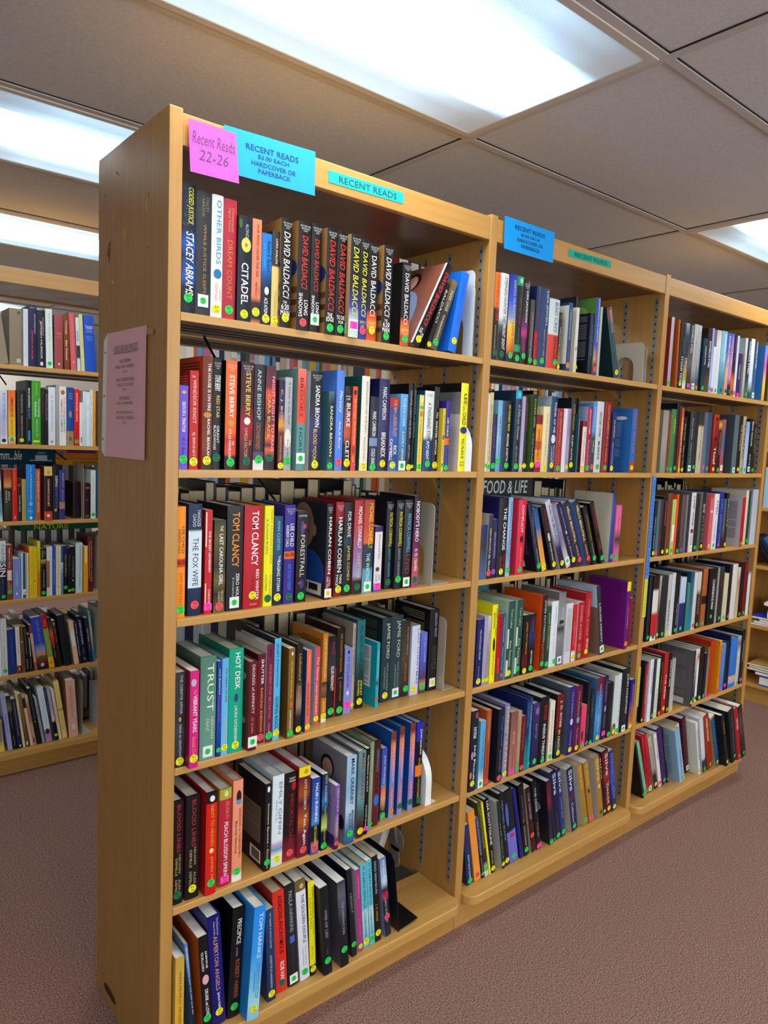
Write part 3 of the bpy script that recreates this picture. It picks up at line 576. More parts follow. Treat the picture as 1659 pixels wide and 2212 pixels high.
0 3 5006 288 2391 0 200 h |crimson and lavender hardcover with white lettering, on nearest bay's third shelf|b03a40@0 b84a50@.3 8a7ab0@.6 9aa0d0@.8 3a2a2a@.86 2c2422@1|d.92|MICHAEL CONNELLY;.07;.51;.4;.78;w;b|DESERT STAR;.56;.83;.4;.75;e8c040;b
0 3 5313 327 2392 0 200 h |burnt orange and dark teal hardcover with yellow lettering, on nearest bay's third shelf|b0403a@0 c05038@.3 d8703a@.46 2c4048@.48 2c4a54@.72 5aa0b4@.75 6ab0b8@.95|Wg.93|MICHAEL CONNELLY;.04;.52;.45;.85;e0d040;b|THE WAITING;.57;.88;.3;.65;c8e4e8;b
0 3 5679 251 1702 0 200 p |white paperback with navy lettering, on nearest bay's third shelf|3e2a6e@0 3e2a6e@.08 e4e0dc@.09 dcdce4@.85 5a60b0@.98|P.92|Nine Lives and Alibis;.12;.5;.5;.75;4a4a70|o;.62;.69;.2;.7;5a4a2a|CATE;.74;.83;.6;.85;4a4a60|CONTE;.73;.84;.2;.42;4a4a60
0 3 6147 234 2325 0 320 h |charcoal hardcover with yellow lettering, on nearest bay's third shelf|22262e|d.92|PATRICIA CORNWELL;.13;.52;.4;.85;d8d840;b|IDENTITY UNKNOWN;.54;.86;.4;.7;5ab8d8|#N
0 3 6386 245 2358 0 200 h |black hardcover with yellow lettering, on nearest bay's third shelf|20242c|g.89|PATRICIA CORNWELL;.13;.52;.35;.78;d8d840;b|IDENTITY UNKNOWN;.54;.86;.35;.65;b0b0c0|#N
0 3 6666 275 2370 0 200 h |charcoal and black hardcover with sky blue lettering, on nearest bay's third shelf|2e343c@0 2a3038@.6 1c2026@1|Wg.93|PATRICIA CORNWELL;.16;.6;.35;.8;7ab4cc;b|LIVID;.62;.84;.3;.8;b0383a|#N
0 3 6985 237 2466 0 200 p |dark purple and maroon paperback with white lettering, on nearest bay's third shelf|2a1a34@0 4a1c4a@.3 7a2a5a@.6 c05a6a@.85 a04a7a@1|d.92|NOBODY'S HERO;.06;.5;.3;.85;w;b|M. W. CRAVEN;.58;.82;.3;.75;w;b
0 4 309 219 2086 0 50 p |charcoal paperback with white lettering, on nearest bay's fourth shelf|42464c@0 3a3e46@.5 4a4e56@.6 2a2c32@1|y.94|THE CHRISTIE AFFAIR;.03;.44;.45;.72;d4d4d0|o;.47;.52;.35;.6;d8b040|NINA de GRAMONT;.55;.9;.4;.65;d4d4d0
0 4 532 204 2140 0 -170 p s8a1246|magenta paperback with white lettering, on nearest bay's fourth shelf|d42c84@0 d0288a@1|y.9|o;.08;.16;.1;.7;c8b0c8|The;.19;.24;.4;.7;f0a0c0;i|VIBRANT YEARS;.25;.63;.35;.8;e8e8f0;b|Sonali Dev;.67;.88;.3;.7;f09a70;i
0 4 873 376 2323 0 50 h s5a7a70|sage green hardcover with white lettering, on nearest bay's fourth shelf|5a8878@0 6a9a8a@.5 72a090@1|Wg.92|TRUST;.07;.53;.42;.82;e4ecdc|HERNAN;.59;.8;.68;.85;c8dcc8|DIAZ;.6;.72;.38;.55;c8dcc8
0 4 1267 110 2174 0 50 p |blue paperback with crimson lettering, on nearest bay's fourth shelf|1c4aa8@0 1c50b0@.7 1a3a8a@1|g.93|cory doctorow;.08;.35;.3;.7;w;b|red team blues;.36;.63;.25;.65;d03a58;b
0 4 1382 163 2219 0 50 h |sky blue hardcover with black lettering, fifth from left on nearest bay's fourth shelf|6ab4dc@0 78c0e6@1|y.92|the happy couple;.1;.45;.5;.75;10202a;b|naoise dolan;.62;.87;.5;.8;d8c050
0 4 1556 356 2394 0 50 h s1a8a6e|mint green hardcover with white lettering, on nearest bay's fourth shelf|16a888@0 12b090@1|y.93|HOT DESK;.04;.39;.4;.75;w;b|o;.43;.51;.35;.65;35557a|LAURA DICKERMAN;.55;.89;.4;.6;w
0 4 1987 212 2069 0 -90 h s6a4a40|maroon hardcover with white lettering, on nearest bay's fourth shelf|6e1c2c|Wg.9|DEGREES of AFFINITY;.03;.58;.3;.62;e8dcd0|CF. DUNN;.62;.8;.3;.55;d0a060|Lo;.1;.25;.1;.9;b8b8b8|Lo;.35;.5;.1;.9;8a5a4a|Lo;.6;.75;.1;.9;b8b0a8|Lo;.85;.97;.1;.9;8a4a3a
0 4 2335 188 2136 0 150 p |maroon paperback with mustard lettering, on nearest bay's fourth shelf|6c1a2c|r.93|SHUTTER;.06;.34;.45;.82;w;b|RAMONA EMERSON;.38;.87;.4;.75;e8a040;b
0 4 2527 195 2334 0 90 h sd8d4cc|maroon hardcover with salmon lettering, on nearest bay's fourth shelf|7a2450|g.93|REQUIEM FOR BETRAYAL;.2;.76;.3;.7;c87a50;b|o;.04;.13;.4;.6;4a1430|STRAIB;.8;.9;.35;.6;d8a0b0
0 4 2741 181 2454 0 110 h s24282e|sky blue hardcover with black lettering, tenth from left on nearest bay's fourth shelf|5ab8e0@0 62c0e8@1|y.93|JANET EVANOVICH;.05;.47;.25;.6;10283a;b|GOING ROGUE;.57;.93;.25;.75;10141a;b
0 4 3058 171 2199 0 -10 p s7a5c2a|olive paperback with mustard lettering, on nearest bay's fourth shelf|8a6a30|g.94|THE SAINTS OF SWALLOW HILL;.13;.56;.4;.65;e8d050|o;.58;.66;.3;.8;c86a3a|DONNA EVERHART;.68;.9;.35;.6;w|o;.04;.08;.4;.7;e8e8e0
0 4 3359 162 2219 0 90 h s5a4a44|dark brown and tan hardcover with mustard lettering, on nearest bay's fourth shelf|2a2622@0 3a2e28@.4 a8897a@.65 3a2a28@.8 2a2424@1|y.94|Unfinished;.1;.4;.3;.75;c8b060;i|Business;.45;.7;.3;.65;c0a858;i
0 4 3617 137 2045 0 70 p s2a5a90|burnt orange paperback with dark brown lettering, on nearest bay's fourth shelf|e87058|y.93|Elaine Feeney;.06;.37;.3;.65;f0c8b8|How to Build a Boat;.4;.8;.3;.65;3a2a2a
0 4 4049 151 1991 0 350 p sbcdde6|pink paperback with white lettering, on nearest bay's fourth shelf|d05a68|y.92|The Nanny;.13;.44;.25;.8;f8e0e4;i|LANA FERGUSON;.46;.86;.3;.62;w
0 4 4297 154 2291 0 380 p sd08a2c|mustard paperback with brown lettering, on nearest bay's fourth shelf|c8842a@0 c8842a@.54 3a2a2a@.55 8a6a5a@.62 5a4a4a@.72 c8842a@.73 c8842a@.9 e0e0dc@.91|y.93|A MOST INTRIGUING LADY;.06;.51;.4;.65;f0e4c8;b|SARAH FERGUSON;.76;.88;.3;.7;e8d8b0|Lt;.08;.4;.08;.9;5a3a18
0 4 4564 259 2143 0 520 p |black and charcoal paperback with white lettering, on nearest bay's fourth shelf|15161a@0 3a4044@.4 14161a@.6 2a2c2e@1|g.92|KILLER PERSONALITY;.37;.67;.4;.75;w;b|FRANCES;.07;.22;.45;.75;c03040|*;.4;1;.86;1;c02024
0 4 4827 247 2320 0 500 h s3a1c20|black hardcover with mustard lettering, on nearest bay's fourth shelf|1c1a1a|g.93|THE OLIGARCH'S DAUGHTER;.06;.5;.4;.65;d08a3a|JOSEPH FINDER;.6;.83;.4;.65;d0803a|A NOVEL;.56;.57;.2;.8;d8d0c0;H
0 4 5095 238 1748 0 520 p |lavender paperback with navy lettering, on nearest bay's fourth shelf|8a90d0|P.87|PUT OUT to PASTURE;.13;.6;.35;.65;2e3058;b|o;.03;.09;.35;.65;2e3058|o;.65;.72;.35;.7;d8dcf0
0 4 5472 99 2320 0 700 p ||b8a898|y.95|ELINOR FLORENCE;.06;.6;.4;.75;3a3432;b
0 4 5575 269 2402 0 640 h s22606c|teal and black hardcover with dark teal lettering, on nearest bay's fourth shelf|2a7080@0 2a7a7c@.35 2a4a48@.6 1f1c1c@.8 1a1614@1|y.92|ALL GOOD PEOPLE HERE;.06;.66;.35;.68;152a30;b|ASHLEY;.68;.86;.55;.8;e0d840;b|FLOWERS;.68;.85;.2;.44;e0d840;b
0 4 6082 104 1785 0 420 p s2ab0c0||28aab8|r.86|Hazelbourne Ladies;.12;.55;.4;.65;e0f0f0|o;.58;.66;.1;.7;6a4a2a|L;.08;.72;.2;.9;f0f4f4|Lt;.12;.68;.26;.84;6a7a80|L;.84;.94;.5;.85;f0f4f4
0 4 6418 322 2351 0 620 h s1f3438|dark teal hardcover with olive lettering, on nearest bay's fourth shelf|274048@0 24404a@1|y.92|JAMIE FORD;.06;.48;.4;.82;d8dcc8|MANY DAUGHTERS;.54;.86;.6;.75;b0bab0|of AFONG MOY;.58;.84;.3;.45;b0bab0|Lt;.05;.5;.15;.9;6a6a50
0 4 6764 414 2373 0 640 h |dark teal hardcover with white lettering, on nearest bay's fourth shelf|2c444c@0 2e464e@1|Wg.92|JAMIE FORD;.06;.5;.4;.75;d0d4c4|MANY DAUGHTERS;.56;.9;.6;.72;a8b2a8|of AFONG MOY;.58;.86;.35;.48;a8b2a8
0 4 7196 281 2173 0 660 h |dark brown hardcover with pale grey lettering, on nearest bay's fourth shelf|3a2c28@0 5a4a36@.5 2a2020@1|g.9,.62|WE DEADLY SERIOUS;.08;.45;.55;.75;b0a898|Amanda;.55;.8;.4;.65;c07838;i
0 4 7481 306 2006 0 600 p sd0d8e4|white and pale blue paperback with lavender lettering, on nearest bay's fourth shelf|c8d4ea@0 d4dcec@.6 c4c8d4@1|y.92|LAST CHRISTMAS;.05;.85;.7;.9;6a80b0;b
0 4 7825 253 1757 0 600 p |blue and dark purple paperback with pale blue lettering, on nearest bay's fourth shelf|6a78d0@0 5a60b8@.5 5a4060@.75 c08a6a@.85 3a2a34@1|g.9|MY LAST SUMMER;.06;.5;.55;.75;c0c8f0
0 4 8157 359 2383 0 600 h s16161a|black hardcover with grey lettering, on nearest bay's fourth shelf|1a1a1e|Wy.9|GREGORY FROST;.04;.34;.5;.75;b8a8d0|RHYMER;.45;.75;.35;.8;5a5444|Lt;.05;.4;.15;.9;8a8a78
0 5 311 258 2382 0 120 h |black hardcover with dark green dot, on nearest bay's fifth shelf|1e1a1e@0 1c181c@1|d.91|BLOOD LINES;.04;.5;.4;.72;a83a40;b|NELSON;.52;.7;.58;.75;c8b080|DEMILLE;.55;.72;.28;.46;c8b080|ALEX;.76;.87;.58;.75;c8b080|DEMILLE;.76;.92;.28;.46;c8b080
0 5 624 326 2396 0 120 h s5a1838|black hardcover with yellow dot, on nearest bay's fifth shelf|221c20@0 1e1a1c@1|y.9|BLOOD LINES;.04;.49;.4;.7;a83a40;b|NELSON;.5;.67;.58;.74;c8b080|DEMILLE;.52;.69;.26;.44;c8b080|ALEX;.74;.86;.58;.74;c8b080|DEMILLE;.73;.89;.26;.44;c8b080
0 5 1041 265 2411 0 0 h sb8222a|red hardcover with orange lettering, on nearest bay's fifth shelf|1e1a20@0 1e1a20@.105 d22a22@.11 d8301e@.5 cc2620@1|g.88|o;.03;.09;.28;.75;e8e8e8|NEXT TO HEAVEN;.13;.52;.4;.68;f0a030;b|JAMES FREY;.62;.92;.4;.68;f0b040|o;.54;.59;.3;.7;f0d0a0
0 5 1425 298 2327 0 120 h |crimson hardcover with white lettering, on nearest bay's fifth shelf|b8b048@0 b8b048@.105 c03048@.11 b82c42@.5 b02a40@1|P.93|o;.02;.08;.35;.7;e0dca0|MELISSA FU;.13;.31;.5;.75;d8a070|PEACH BLOSSOM SPRING;.34;.92;.38;.72;f0e4e4;b
0 5 1759 257 2446 0 120 h se8906c|salmon hardcover with charcoal lettering, on nearest bay's fifth shelf|f0a080@0 ee9a78@.9 e8e4e0@.95|g.9|o;.1;.22;.3;.8;2a2422|o;.19;.24;.3;.8;5aa0c8|LESSONS in CHEMISTRY;.28;.77;.6;.82;3a3a42|Bonnie Garmus;.4;.72;.25;.45;3a3434;b
0 5 2566 163 2170 0 60 p s1e1e2a|black paperback with grey lettering, on nearest bay's fifth shelf|1c1e2c|g.9|o;.03;.1;.3;.75;e8e4e0|Innocent Spouse - Guzman;.23;.97;.35;.72;e0dc90;b|L;.3;.72;.14;.9;7a7668|Lt;.33;.7;.2;.84;5a5648|L;.8;.95;.12;.5;e4e4e0|L;.82;.93;.16;.44;6a6a6a
0 5 2792 317 2282 0 100 h sb8ccd4|white hardcover with grey lettering, on nearest bay's fifth shelf|d8e8ec@0 dce8ee@.72 d0a8c8@.76 6aa0c0@.82 e4e8d8@.88 c8e0e8@1|y.92|EMILY GIFFIN;.08;.65;.52;.8;6a7880|MEANT TO BE;.27;.5;.28;.4;7a90a8
0 5 3135 366 2227 0 120 h s9a1c2c|dark brown and black hardcover with crimson lettering, on nearest bay's fifth shelf|1e1a1c@0 2a1a1e@.7 7a2434@.85 9a2c3c@1|r.91|TIGEST;.05;.07;.3;.8;w;H|GIRMA;.08;.1;.3;.8;w;H|o;.1;.2;.5;.85;b02030|IMMORTAL DARK;.24;.84;.4;.7;a02838
0 5 3505 333 2310 0 60 h sb02434|maroon and burnt orange hardcover with white lettering, on nearest bay's fifth shelf|f0dc28@0 f0dc28@.1 5a2038@.11 a85a2a@.3 5a2038@.4 b8682a@.6 6a2438@.75 7a2a38@1|r.92|o;.02;.08;.4;.75;c8a020|KATE GOLDBECK;.14;.48;.45;.65;f0e0c0|You, Again;.52;.87;.4;.72;w;b|dots;.1;1;0;1;c8842e
0 5 3842 235 1981 0 -20 p s1f4a8a|bright blue and black paperback with white lettering, on nearest bay's fifth shelf|2c4a9c@0 3a70c0@.4 4a90d0@.6 1c1c22@.63 1c1c22@.82 c87a50@.86 3a6ab0@.95|r.93|MALIBU BURNING;.07;.57;.4;.75;w;b|LEE GOLDBERG;.63;.88;.4;.68;e8dc50
0 5 4155 184 1993 0 0 p |navy and black paperback with cream lettering, on nearest bay's fifth shelf|20304a@0 24406a@.2 3a80b0@.35 1a2a3a@.5 c8d870@.7 16201e@.76 14181a@1|g.94|MATT GOLDMAN;.02;.36;.45;.75;d8e0e4|CAROLINA MOONSET;.42;.9;.45;.72;c8c890
0 5 4458 125 1686 0 -160 p sa898c8|lavender and purple paperback with purple lettering, on nearest bay's fifth shelf|8a6ab0@0 6a4a9a@.4 a8809a@.7 3a2a5a@.9|r.9|HEATHER GRAHAM;.05;.8;.35;.7;e0d8ec|Lt;.2;.6;.15;.85;7a5a9a|L;.78;1;0;1;4a3476
0 5 4788 305 2345 0 -160 h s84868e|pale blue and sky blue hardcover with black lettering, on nearest bay's fifth shelf|a8c8e0@0 90b8d8@.4 b8d0e4@.6 4a7aa0@.85 3a6490@1|g.88|MARK GREANEY;.03;.55;.4;.75;15181e;b|MIDNIGHT;.62;.84;.62;.82;1c2a3a;b|BLACK;.65;.82;.35;.56;1c2a3a;b|Lo;.1;.36;.35;.75;2a2422|Lo;.14;.36;.4;.7;d0a48e|Lt;.42;.62;.15;.85;d0d0d4|Lo;.68;.85;.02;.2;222030
0 5 5218 241 2338 0 -80 h s8a8e94|teal and sage green hardcover with red lettering, on nearest bay's fifth shelf|6a9a9c@0 4a8a90@.3 6aa0a4@.55 4a6a6c@.7 4a2420@.85 5a2a22@1|y.92|MARK GREANEY;.02;.57;.4;.8;b82430;b|SIERRA SIX;.74;.88;.4;.65;8a2a2a
0 5 5490 124 2349 0 -40 p |black paperback with white lettering, on nearest bay's fifth shelf|16161a|P.93|Northbound on the E10;.08;.5;.35;.7;w;b|Kenneth Green;.66;.92;.35;.65;w;b
0 5 5672 126 2459 0 20 h |sage green hardcover with white lettering, on nearest bay's fifth shelf|8a9a78@0 8a9a84@1|g.92,.6|KRISTIN HARMEL;.1;.55;.4;.65;d8e0d0
0 5 5910 225 2386 0 140 h |maroon hardcover with dark brown lettering, on nearest bay's fifth shelf|3c2626@0 5a2a2a@.3 7a3230@.6 5a2424@1|-|GRIPPANDO;.1;.36;.35;.7;6a84c0;b|CODE;.38;.62;.25;.8;2a1a1c;b|o;.63;.76;.1;.9;4a70b8
0 5 6252 177 2065 0 220 p |blue and tan paperback with white lettering, on nearest bay's fifth shelf|4a5ab0@0 5a64b0@.4 3a8ac8@.5 d86a3a@.55 d8a080@.7 2a2428@.85 9a9060@1|g.92|John Grisham;.1;.48;.35;.7;w|THE EXCHANGE;.55;.85;.35;.65;f0c040
0 5 6554 181 2456 0 220 h s1f62b0|pink and lavender hardcover with orange dot, on nearest bay's fifth shelf|8a4a3a@0 7a3a30@.08 e08a50@.16 c88a9a@.35 7a88c8@.55 b07a98@.75 8a90d0@1|o.92|JOHN GRISHAM;.12;.58;.35;.75;e8d0c0|THE FIRM;.66;.88;.35;.6;d8d0e0
0 5 6863 177 2527 0 220 h s1f62b0|pink and lavender hardcover with cream lettering, twentieth from left on nearest bay's fifth shelf|8a4a3a@0 7a3a30@.08 e08a50@.16 c88a9a@.35 7a88c8@.55 b07a98@.75 8a90d0@1|d.9|JOHN GRISHAM;.12;.58;.35;.75;e8d0c0|THE FIRM;.66;.88;.35;.6;d8d0e0
0 5 7252 189 2539 0 220 h s1f62b0|pink and lavender hardcover with cream lettering, twenty-first from left on nearest bay's fifth shelf|8a4a3a@0 7a3a30@.08 e08a50@.16 c88a9a@.35 7a88c8@.55 b07a98@.75 8a90d0@1|d.9|JOHN GRISHAM;.12;.58;.35;.75;e8d0c0|THE FIRM;.66;.88;.35;.6;d8d0e0
0 5 7526 258 2479 0 260 h |black and purple hardcover with mustard lettering, on nearest bay's fifth shelf|2a3cb8@0 2a3ab0@.22 16181e@.23 16181e@.5 f08020@.51 f08020@.63 16181e@.64 14161a@1|d.93,.7|JOHN GRISHAM;.08;.38;.45;.75;w;b|SPARRING PARTNERS;.42;.92;.4;.65;c8b040;b
0 6 309 205 2090 0 -140 p |mustard paperback with dark brown lettering, on nearest bay's bottom shelf|c8a850@0 d8b050@.3 e0b040@.6 d8a828@1|-|WAKE ME MOST WICKEDLY;.16;.8;.4;.7;4a4030
0 6 760 77 2364 -64 -140 p s3a6a98|leaning dark teal and sky blue paperback with white lettering, on nearest bay's bottom shelf|5a88c0@0 6a9ad0@.15 2a4a70@.4 1c2c40@.7 1a2230@1|-|BETWEEN THE DEVIL AND THE DEEP BLUE SEA;.04;.75;.35;.65;e8ecf0;b
0 6 974 229 2389 -43 -180 p sd86a1e|black paperback with white lettering, on nearest bay's bottom shelf|1c1c1e|g.85|JASMINE;.16;.34;.6;.85;w;b|GUILLORY;.16;.36;.22;.46;w;b|o;.4;.5;.2;.9;e0b0b8|DRUNK on LOVE;.55;.82;.4;.75;w;b
0 6 1241 322 2720 -45 -140 h |purple hardcover with tan lettering, on nearest bay's bottom shelf|20207a@0 1e1e78@.6 262272@1|y.88|The Mysterious;.02;.18;.62;.8;d8d0d8|Case of the;.05;.17;.42;.56;d8d0d8|ALPERTON ANGELS;.18;.68;.36;.68;c8a07a;b|Janice Hallett;.7;.88;.4;.65;w;b
0 6 1588 315 2662 20 -140 h s18181a|black hardcover with burnt orange lettering, on nearest bay's bottom shelf|1c1c1e|g.9|PRECIPICE;.1;.33;.4;.75;w;b|A NOVEL;.36;.44;.4;.55;c8c0b8|ROBERT HARRIS;.47;.82;.4;.75;b0603a;b
0 6 1907 307 2720 29 -480 h s2a90e0|bright blue and pale blue hardcover with white lettering, on nearest bay's bottom shelf|2a98f0@0 3aa0f0@.4 7ac8ee@.7 a8dcea@.85 8ac8dc@1|y.9|TOM HANKS;.05;.45;.45;.75;w|THE MAKING OF ANOTHER;.5;.82;.68;.78;2a5a80|MAJOR MOTION PICTURE;.5;.8;.5;.6;2a5a80|MASTERPIECE;.56;.74;.32;.42;2a5a80
0 6 2596 228 2380 -32 -240 p s24406a|navy paperback with white lettering, on nearest bay's bottom shelf|2c4a74@0 263c60@1|y.92|MY NAME IS IONA JUDGE;.04;.42;.4;.62;d8dce0|SUZETTE D HARRISON;.5;.86;.4;.62;d8dce0
0 6 2903 320 2658 -42 -140 h sb82a24|red hardcover with black lettering, on nearest bay's bottom shelf|da3c2c@0 d83428@1|d.91|ASSASSINS ANONYMOUS;.04;.62;.4;.75;1a1214;b|ROB HART;.7;.92;.4;.75;f0e4e0;b
0 6 3255 293 2708 -48 -140 h |charcoal and black hardcover with pale grey lettering, on nearest bay's bottom shelf|2c2a2e@0 302e34@.5 242226@1|Wg.93|PAULA HAWKINS;.06;.46;.35;.7;b0b8bc|*;.5;.57;.3;.75;4a70c0|THE BLUE HOUR;.6;.92;.4;.65;4a4a58
0 6 3590 286 2708 -51 -140 h sb8bcc4|white hardcover with black lettering, on nearest bay's bottom shelf|7a6a3c@0 7a6a3c@.1 dfe3ea@.105 dce0ea@1|g.92|o;.03;.08;.35;.75;c8b888|THE GOLDEN COUPLE;.14;.63;.45;.75;1c2026;b|Greer Hendricks;.66;.86;.6;.72;7a8088|Sarah Pekkanen;.68;.86;.35;.47;7a8088
0 6 3881 181 2562 -38 -140 h s1a1c1c|yellow hardcover with mustard lettering, on nearest bay's bottom shelf|eee41c@0 eee41c@.88 1a1a1a@.9|y.93|MARY HIGGINS CLARK;.06;.56;.62;.82;8a8a1e|& ALAFAIR BURKE;.16;.5;.2;.4;8a8a1e|BE YOU;.68;.82;.3;.5;8a8a1e
0 6 4174 250 2433 -58 -340 p s1e2230|black paperback with pale grey lettering, on nearest bay's bottom shelf|20222c|g.84|WEB OF LIES;.26;.58;.4;.7;a8acb8|TIM;.7;.76;.4;.6;6a6a74
0 6 4678 249 2395 -56 -360 p s5a5a68|charcoal and grey paperback with pale grey lettering, on nearest bay's bottom shelf|4a4a56@0 6a6a78@.15 2a2a32@.5 1e1e26@1|g.8|THE DEMON'S SON;.24;.62;.4;.7;b0b0bc
0 6 5138 160 2530 -70 -220 p s232a3a|leaning charcoal paperback with pale grey lettering, on nearest bay's bottom shelf|23262e|g.86|LEGACY;.28;.5;.4;.75;a8b0b8
0 6 5384 134 2379 -53 -180 p sd8c8d8|magenta paperback with lavender lettering, on nearest bay's bottom shelf|b83a88|y.93|Small Pleasures;.08;.35;.4;.7;e8b0d0;i|CLARE CHAMBERS;.6;.8;.4;.62;d880b8
0 6 5579 202 2430 -56 -140 p |sky blue and white paperback with yellow dot, on nearest bay's bottom shelf|6ac0d4@0 6ac0d0@.5 b8dce0@.6 60b8cc@1|y.93|IT STARTS WITH US;.03;.53;.3;.7;1c4a5a;b|COLLEEN HOOVER;.58;.88;.3;.62;1c4a5a
0 6 5801 168 2476 -59 -140 p |sky blue and white paperback with green dot, on nearest bay's bottom shelf|6ac0d4@0 6ac0d0@.5 b8dce0@.6 60b8cc@1|g.93|IT STARTS WITH US;.03;.53;.3;.7;1c4a5a;b|COLLEEN HOOVER;.58;.88;.3;.62;1c4a5a
0 6 5988 200 2520 -62 -140 p |leaning black paperback with pale blue lettering, on nearest bay's bottom shelf|1e1c1c|y.9|DEAD MAN BLUES;.06;.44;.35;.7;9ac0d0;b|S. D. HOUSE;.56;.76;.3;.6;d8a030
0 6 6332 211 2374 -81 -140 p s8a9cc8|leaning charcoal and pale blue paperback with white lettering, on nearest bay's bottom shelf|6a88b8@0 b8d0e4@.3 2a2a34@.4 c03058@.48 2a2c38@.55 2a2a3a@1|r.75|All the Rage;.02;.35;.3;.7;e8f0f4|CARA HUNTER;.5;.82;.3;.6;c8ccd4
1 1 9533 225 2413 0 80 h |black and orange hardcover with red lettering, on middle bay's top shelf|f08a28@0 ee8428@.38 1c1a18@.42 141414@1|d.92|STEPHEN HUNTER;.03;.55;.3;.8;d83418;bi|JACKSON SWAGGER;.6;.88;.25;.5;d0d0c8
1 1 9767 343 2433 0 80 h |white and black hardcover with dark teal lettering, on middle bay's top shelf|e4e6e6@0 dfe3e4@.5 5a6468@.6 1a1e22@.7 14161a@1|d.92|STEPHEN HUNTER;.04;.46;.45;.78;4a5a66;i|THE;.48;.55;.4;.8;5a6468|FRONT SIGHT;.57;.87;.45;.8;f0f0f0;bi
1 1 10148 332 2475 0 80 h |mustard and blue hardcover with pale blue lettering, on middle bay's top shelf|2a3a9a@0 3a5ad0@.3 8a9ac0@.48 f0c840@.58 f0a830@.75 c8601e@.88 2a1a18@.92|g.92|GREGG HURWITZ;.06;.52;.5;.8;b8c8e8|LONE WOLF;.55;.88;.5;.8;7a6a3a
1 1 10490 258 2466 0 80 h |black and green hardcover with red lettering, on middle bay's top shelf|18a070@0 18a070@.1 1c2420@.11 1a201e@.78 18a070@.79 18a070@.86 1a1a1a@.87|g.94|o;.02;.08;.3;.8;a8d8c0|TAKE NO NAMES;.24;.55;.4;.65;a82a2a|NIEBIE;.6;.8;.4;.65;2a7a54
1 1 10758 273 2393 0 80 h |black and dark purple hardcover with white lettering, on middle bay's top shelf|24242a@0 2a2230@.4 7a2a7a@.55 c83a8a@.62 4a1a50@.7 1e1a22@1|g.9|LISA JACKSON;.12;.5;.4;.75;f0f0f0;bi|OUR LITTLE SECRET;.55;.85;.25;.6;d03a8a;b|#N
1 1 11112 185 1900 0 80 m s4a4a4a|charcoal small paperback with mustard lettering, on middle bay's top shelf|4a4a4e@0 5a5050@.5 3a3634@1|g.92|LISA JACKSON;.2;.62;.4;.7;e0c048;b|LAST SINNER;.62;.9;.3;.6;c8c8c8
1 1 11349 177 2332 0 80 h s24305a|navy and red hardcover with red lettering, on middle bay's top shelf|28345c@0 26345e@.55 b02028@.6 a81c24@1|g.95|TENDERFOOT;.3;.6;.5;.8;c02a2a
1 1 11542 425 2316 0 80 h s2c4478|navy hardcover with green dot, on middle bay's top shelf|2a4070@0 2c4474@1|g.92|LISA JEWELL;.03;.48;.62;.85;c8d8e0;b|DON'T LET HIM IN;.52;.92;.55;.7;d8b888
1 1 11994 492 2079 0 80 h |white and red hardcover with grey lettering, on middle bay's top shelf|c8d4dc@0 d4dce0@.5 d84838@.52 d0402f@1|g.9,.8|BAD CREE;.05;.48;.5;.8;5a7080|JESSICA JOHNS;.53;.9;.5;.8;2a1616;b
1 1 12497 128 1723 0 80 m ||2e2826@0 3a2e2a@.5 8a6a50@.7 b08a60@1|y.95|A. J.;.03;.1;.3;.7;d0d0c8|WILLOW K;.25;.6;.3;.7;d0d0c8;b
1 1 12827 199 2063 0 0 p sd0d8d4|navy paperback with orange dot, on middle bay's top shelf|2a4a78|o.92|A REFERENCE FOR BOOKS;.1;.55;.35;.65;c8d4e0|EXCLUSIVE;.6;.85;.35;.65;c04a5a|L;.04;.9;.1;.95;e0dccc|Lt;.2;.8;.2;.85;a8a498|L;0;.04;0;1;2a4a78|L;.9;1;0;1;2a4a78
1 1 13326 152 1994 0 80 p ||dcdcd0@0 d8dad2@1|y.92,.75|o;.6;.67;.3;.7;b07a5a
1 1 13482 60 2371 0 240 h ||2a2c38@0 3a2c28@.5 6a4438@.7 3a3a44@1|-|THE FIRE;.3;.7;.35;.65;b06a50
1 1 13993 227 1912 0 20 p s20222c|navy paperback with grey lettering, on middle bay's top shelf|1e2640@0 2a3a5a@.5 1a2038@1|-|NOT YET GONE;.2;.7;.4;.65;6aa0a0|Lt;.05;.8;.1;.9;8a90a0
1 1 14224 199 2425 0 -20 h s5a8a4a|blue hardcover with white lettering, on middle bay's top shelf|2a4ac0@0 2c50c8@.6 c8a080@.8 a04038@.86 2a3a8a@1|r.93|JONATHAN KELLERMAN;.02;.58;.4;.75;w;b|OPEN SEASON;.6;.85;.4;.7;c82a2a;b|Lo;.1;.3;.2;.6;8ab060|Lo;.3;.6;.5;1;3a5a30|Lo;.05;.2;.5;.9;a8c878
1 1 14583 131 2196 0 80 p ||b8c0b8|-|
1 1 15564 290 2305 -176 40 h s1a3a40|leaning dark teal and maroon hardcover with teal lettering, on middle bay's top shelf|6a3a40@0 8a4448@.1 1e4a50@.25 1c444c@1|y.93|APOSTLE'S COVE;.04;.36;.4;.7;c0c8c0|WILLIAM KENT KRUEGER;.45;.88;.35;.6;4a8a94
1 2 9500 103 2209 0 100 p ||dfe2e0|g.92|
1 2 9613 142 2252 0 100 p |cream paperback with dark brown lettering, on middle bay's second shelf|d8c898|g.94|HOW TO DISAPPEAR AND LIVE OFF THE GRID;.15;.87;.3;.65;3a3428;b
1 2 9769 186 1647 0 100 p |dark purple paperback with lavender lettering, on middle bay's second shelf|3a2e62@0 2e2858@1|g.9|NIGHT ROAD;.2;.6;.35;.65;7a70a8
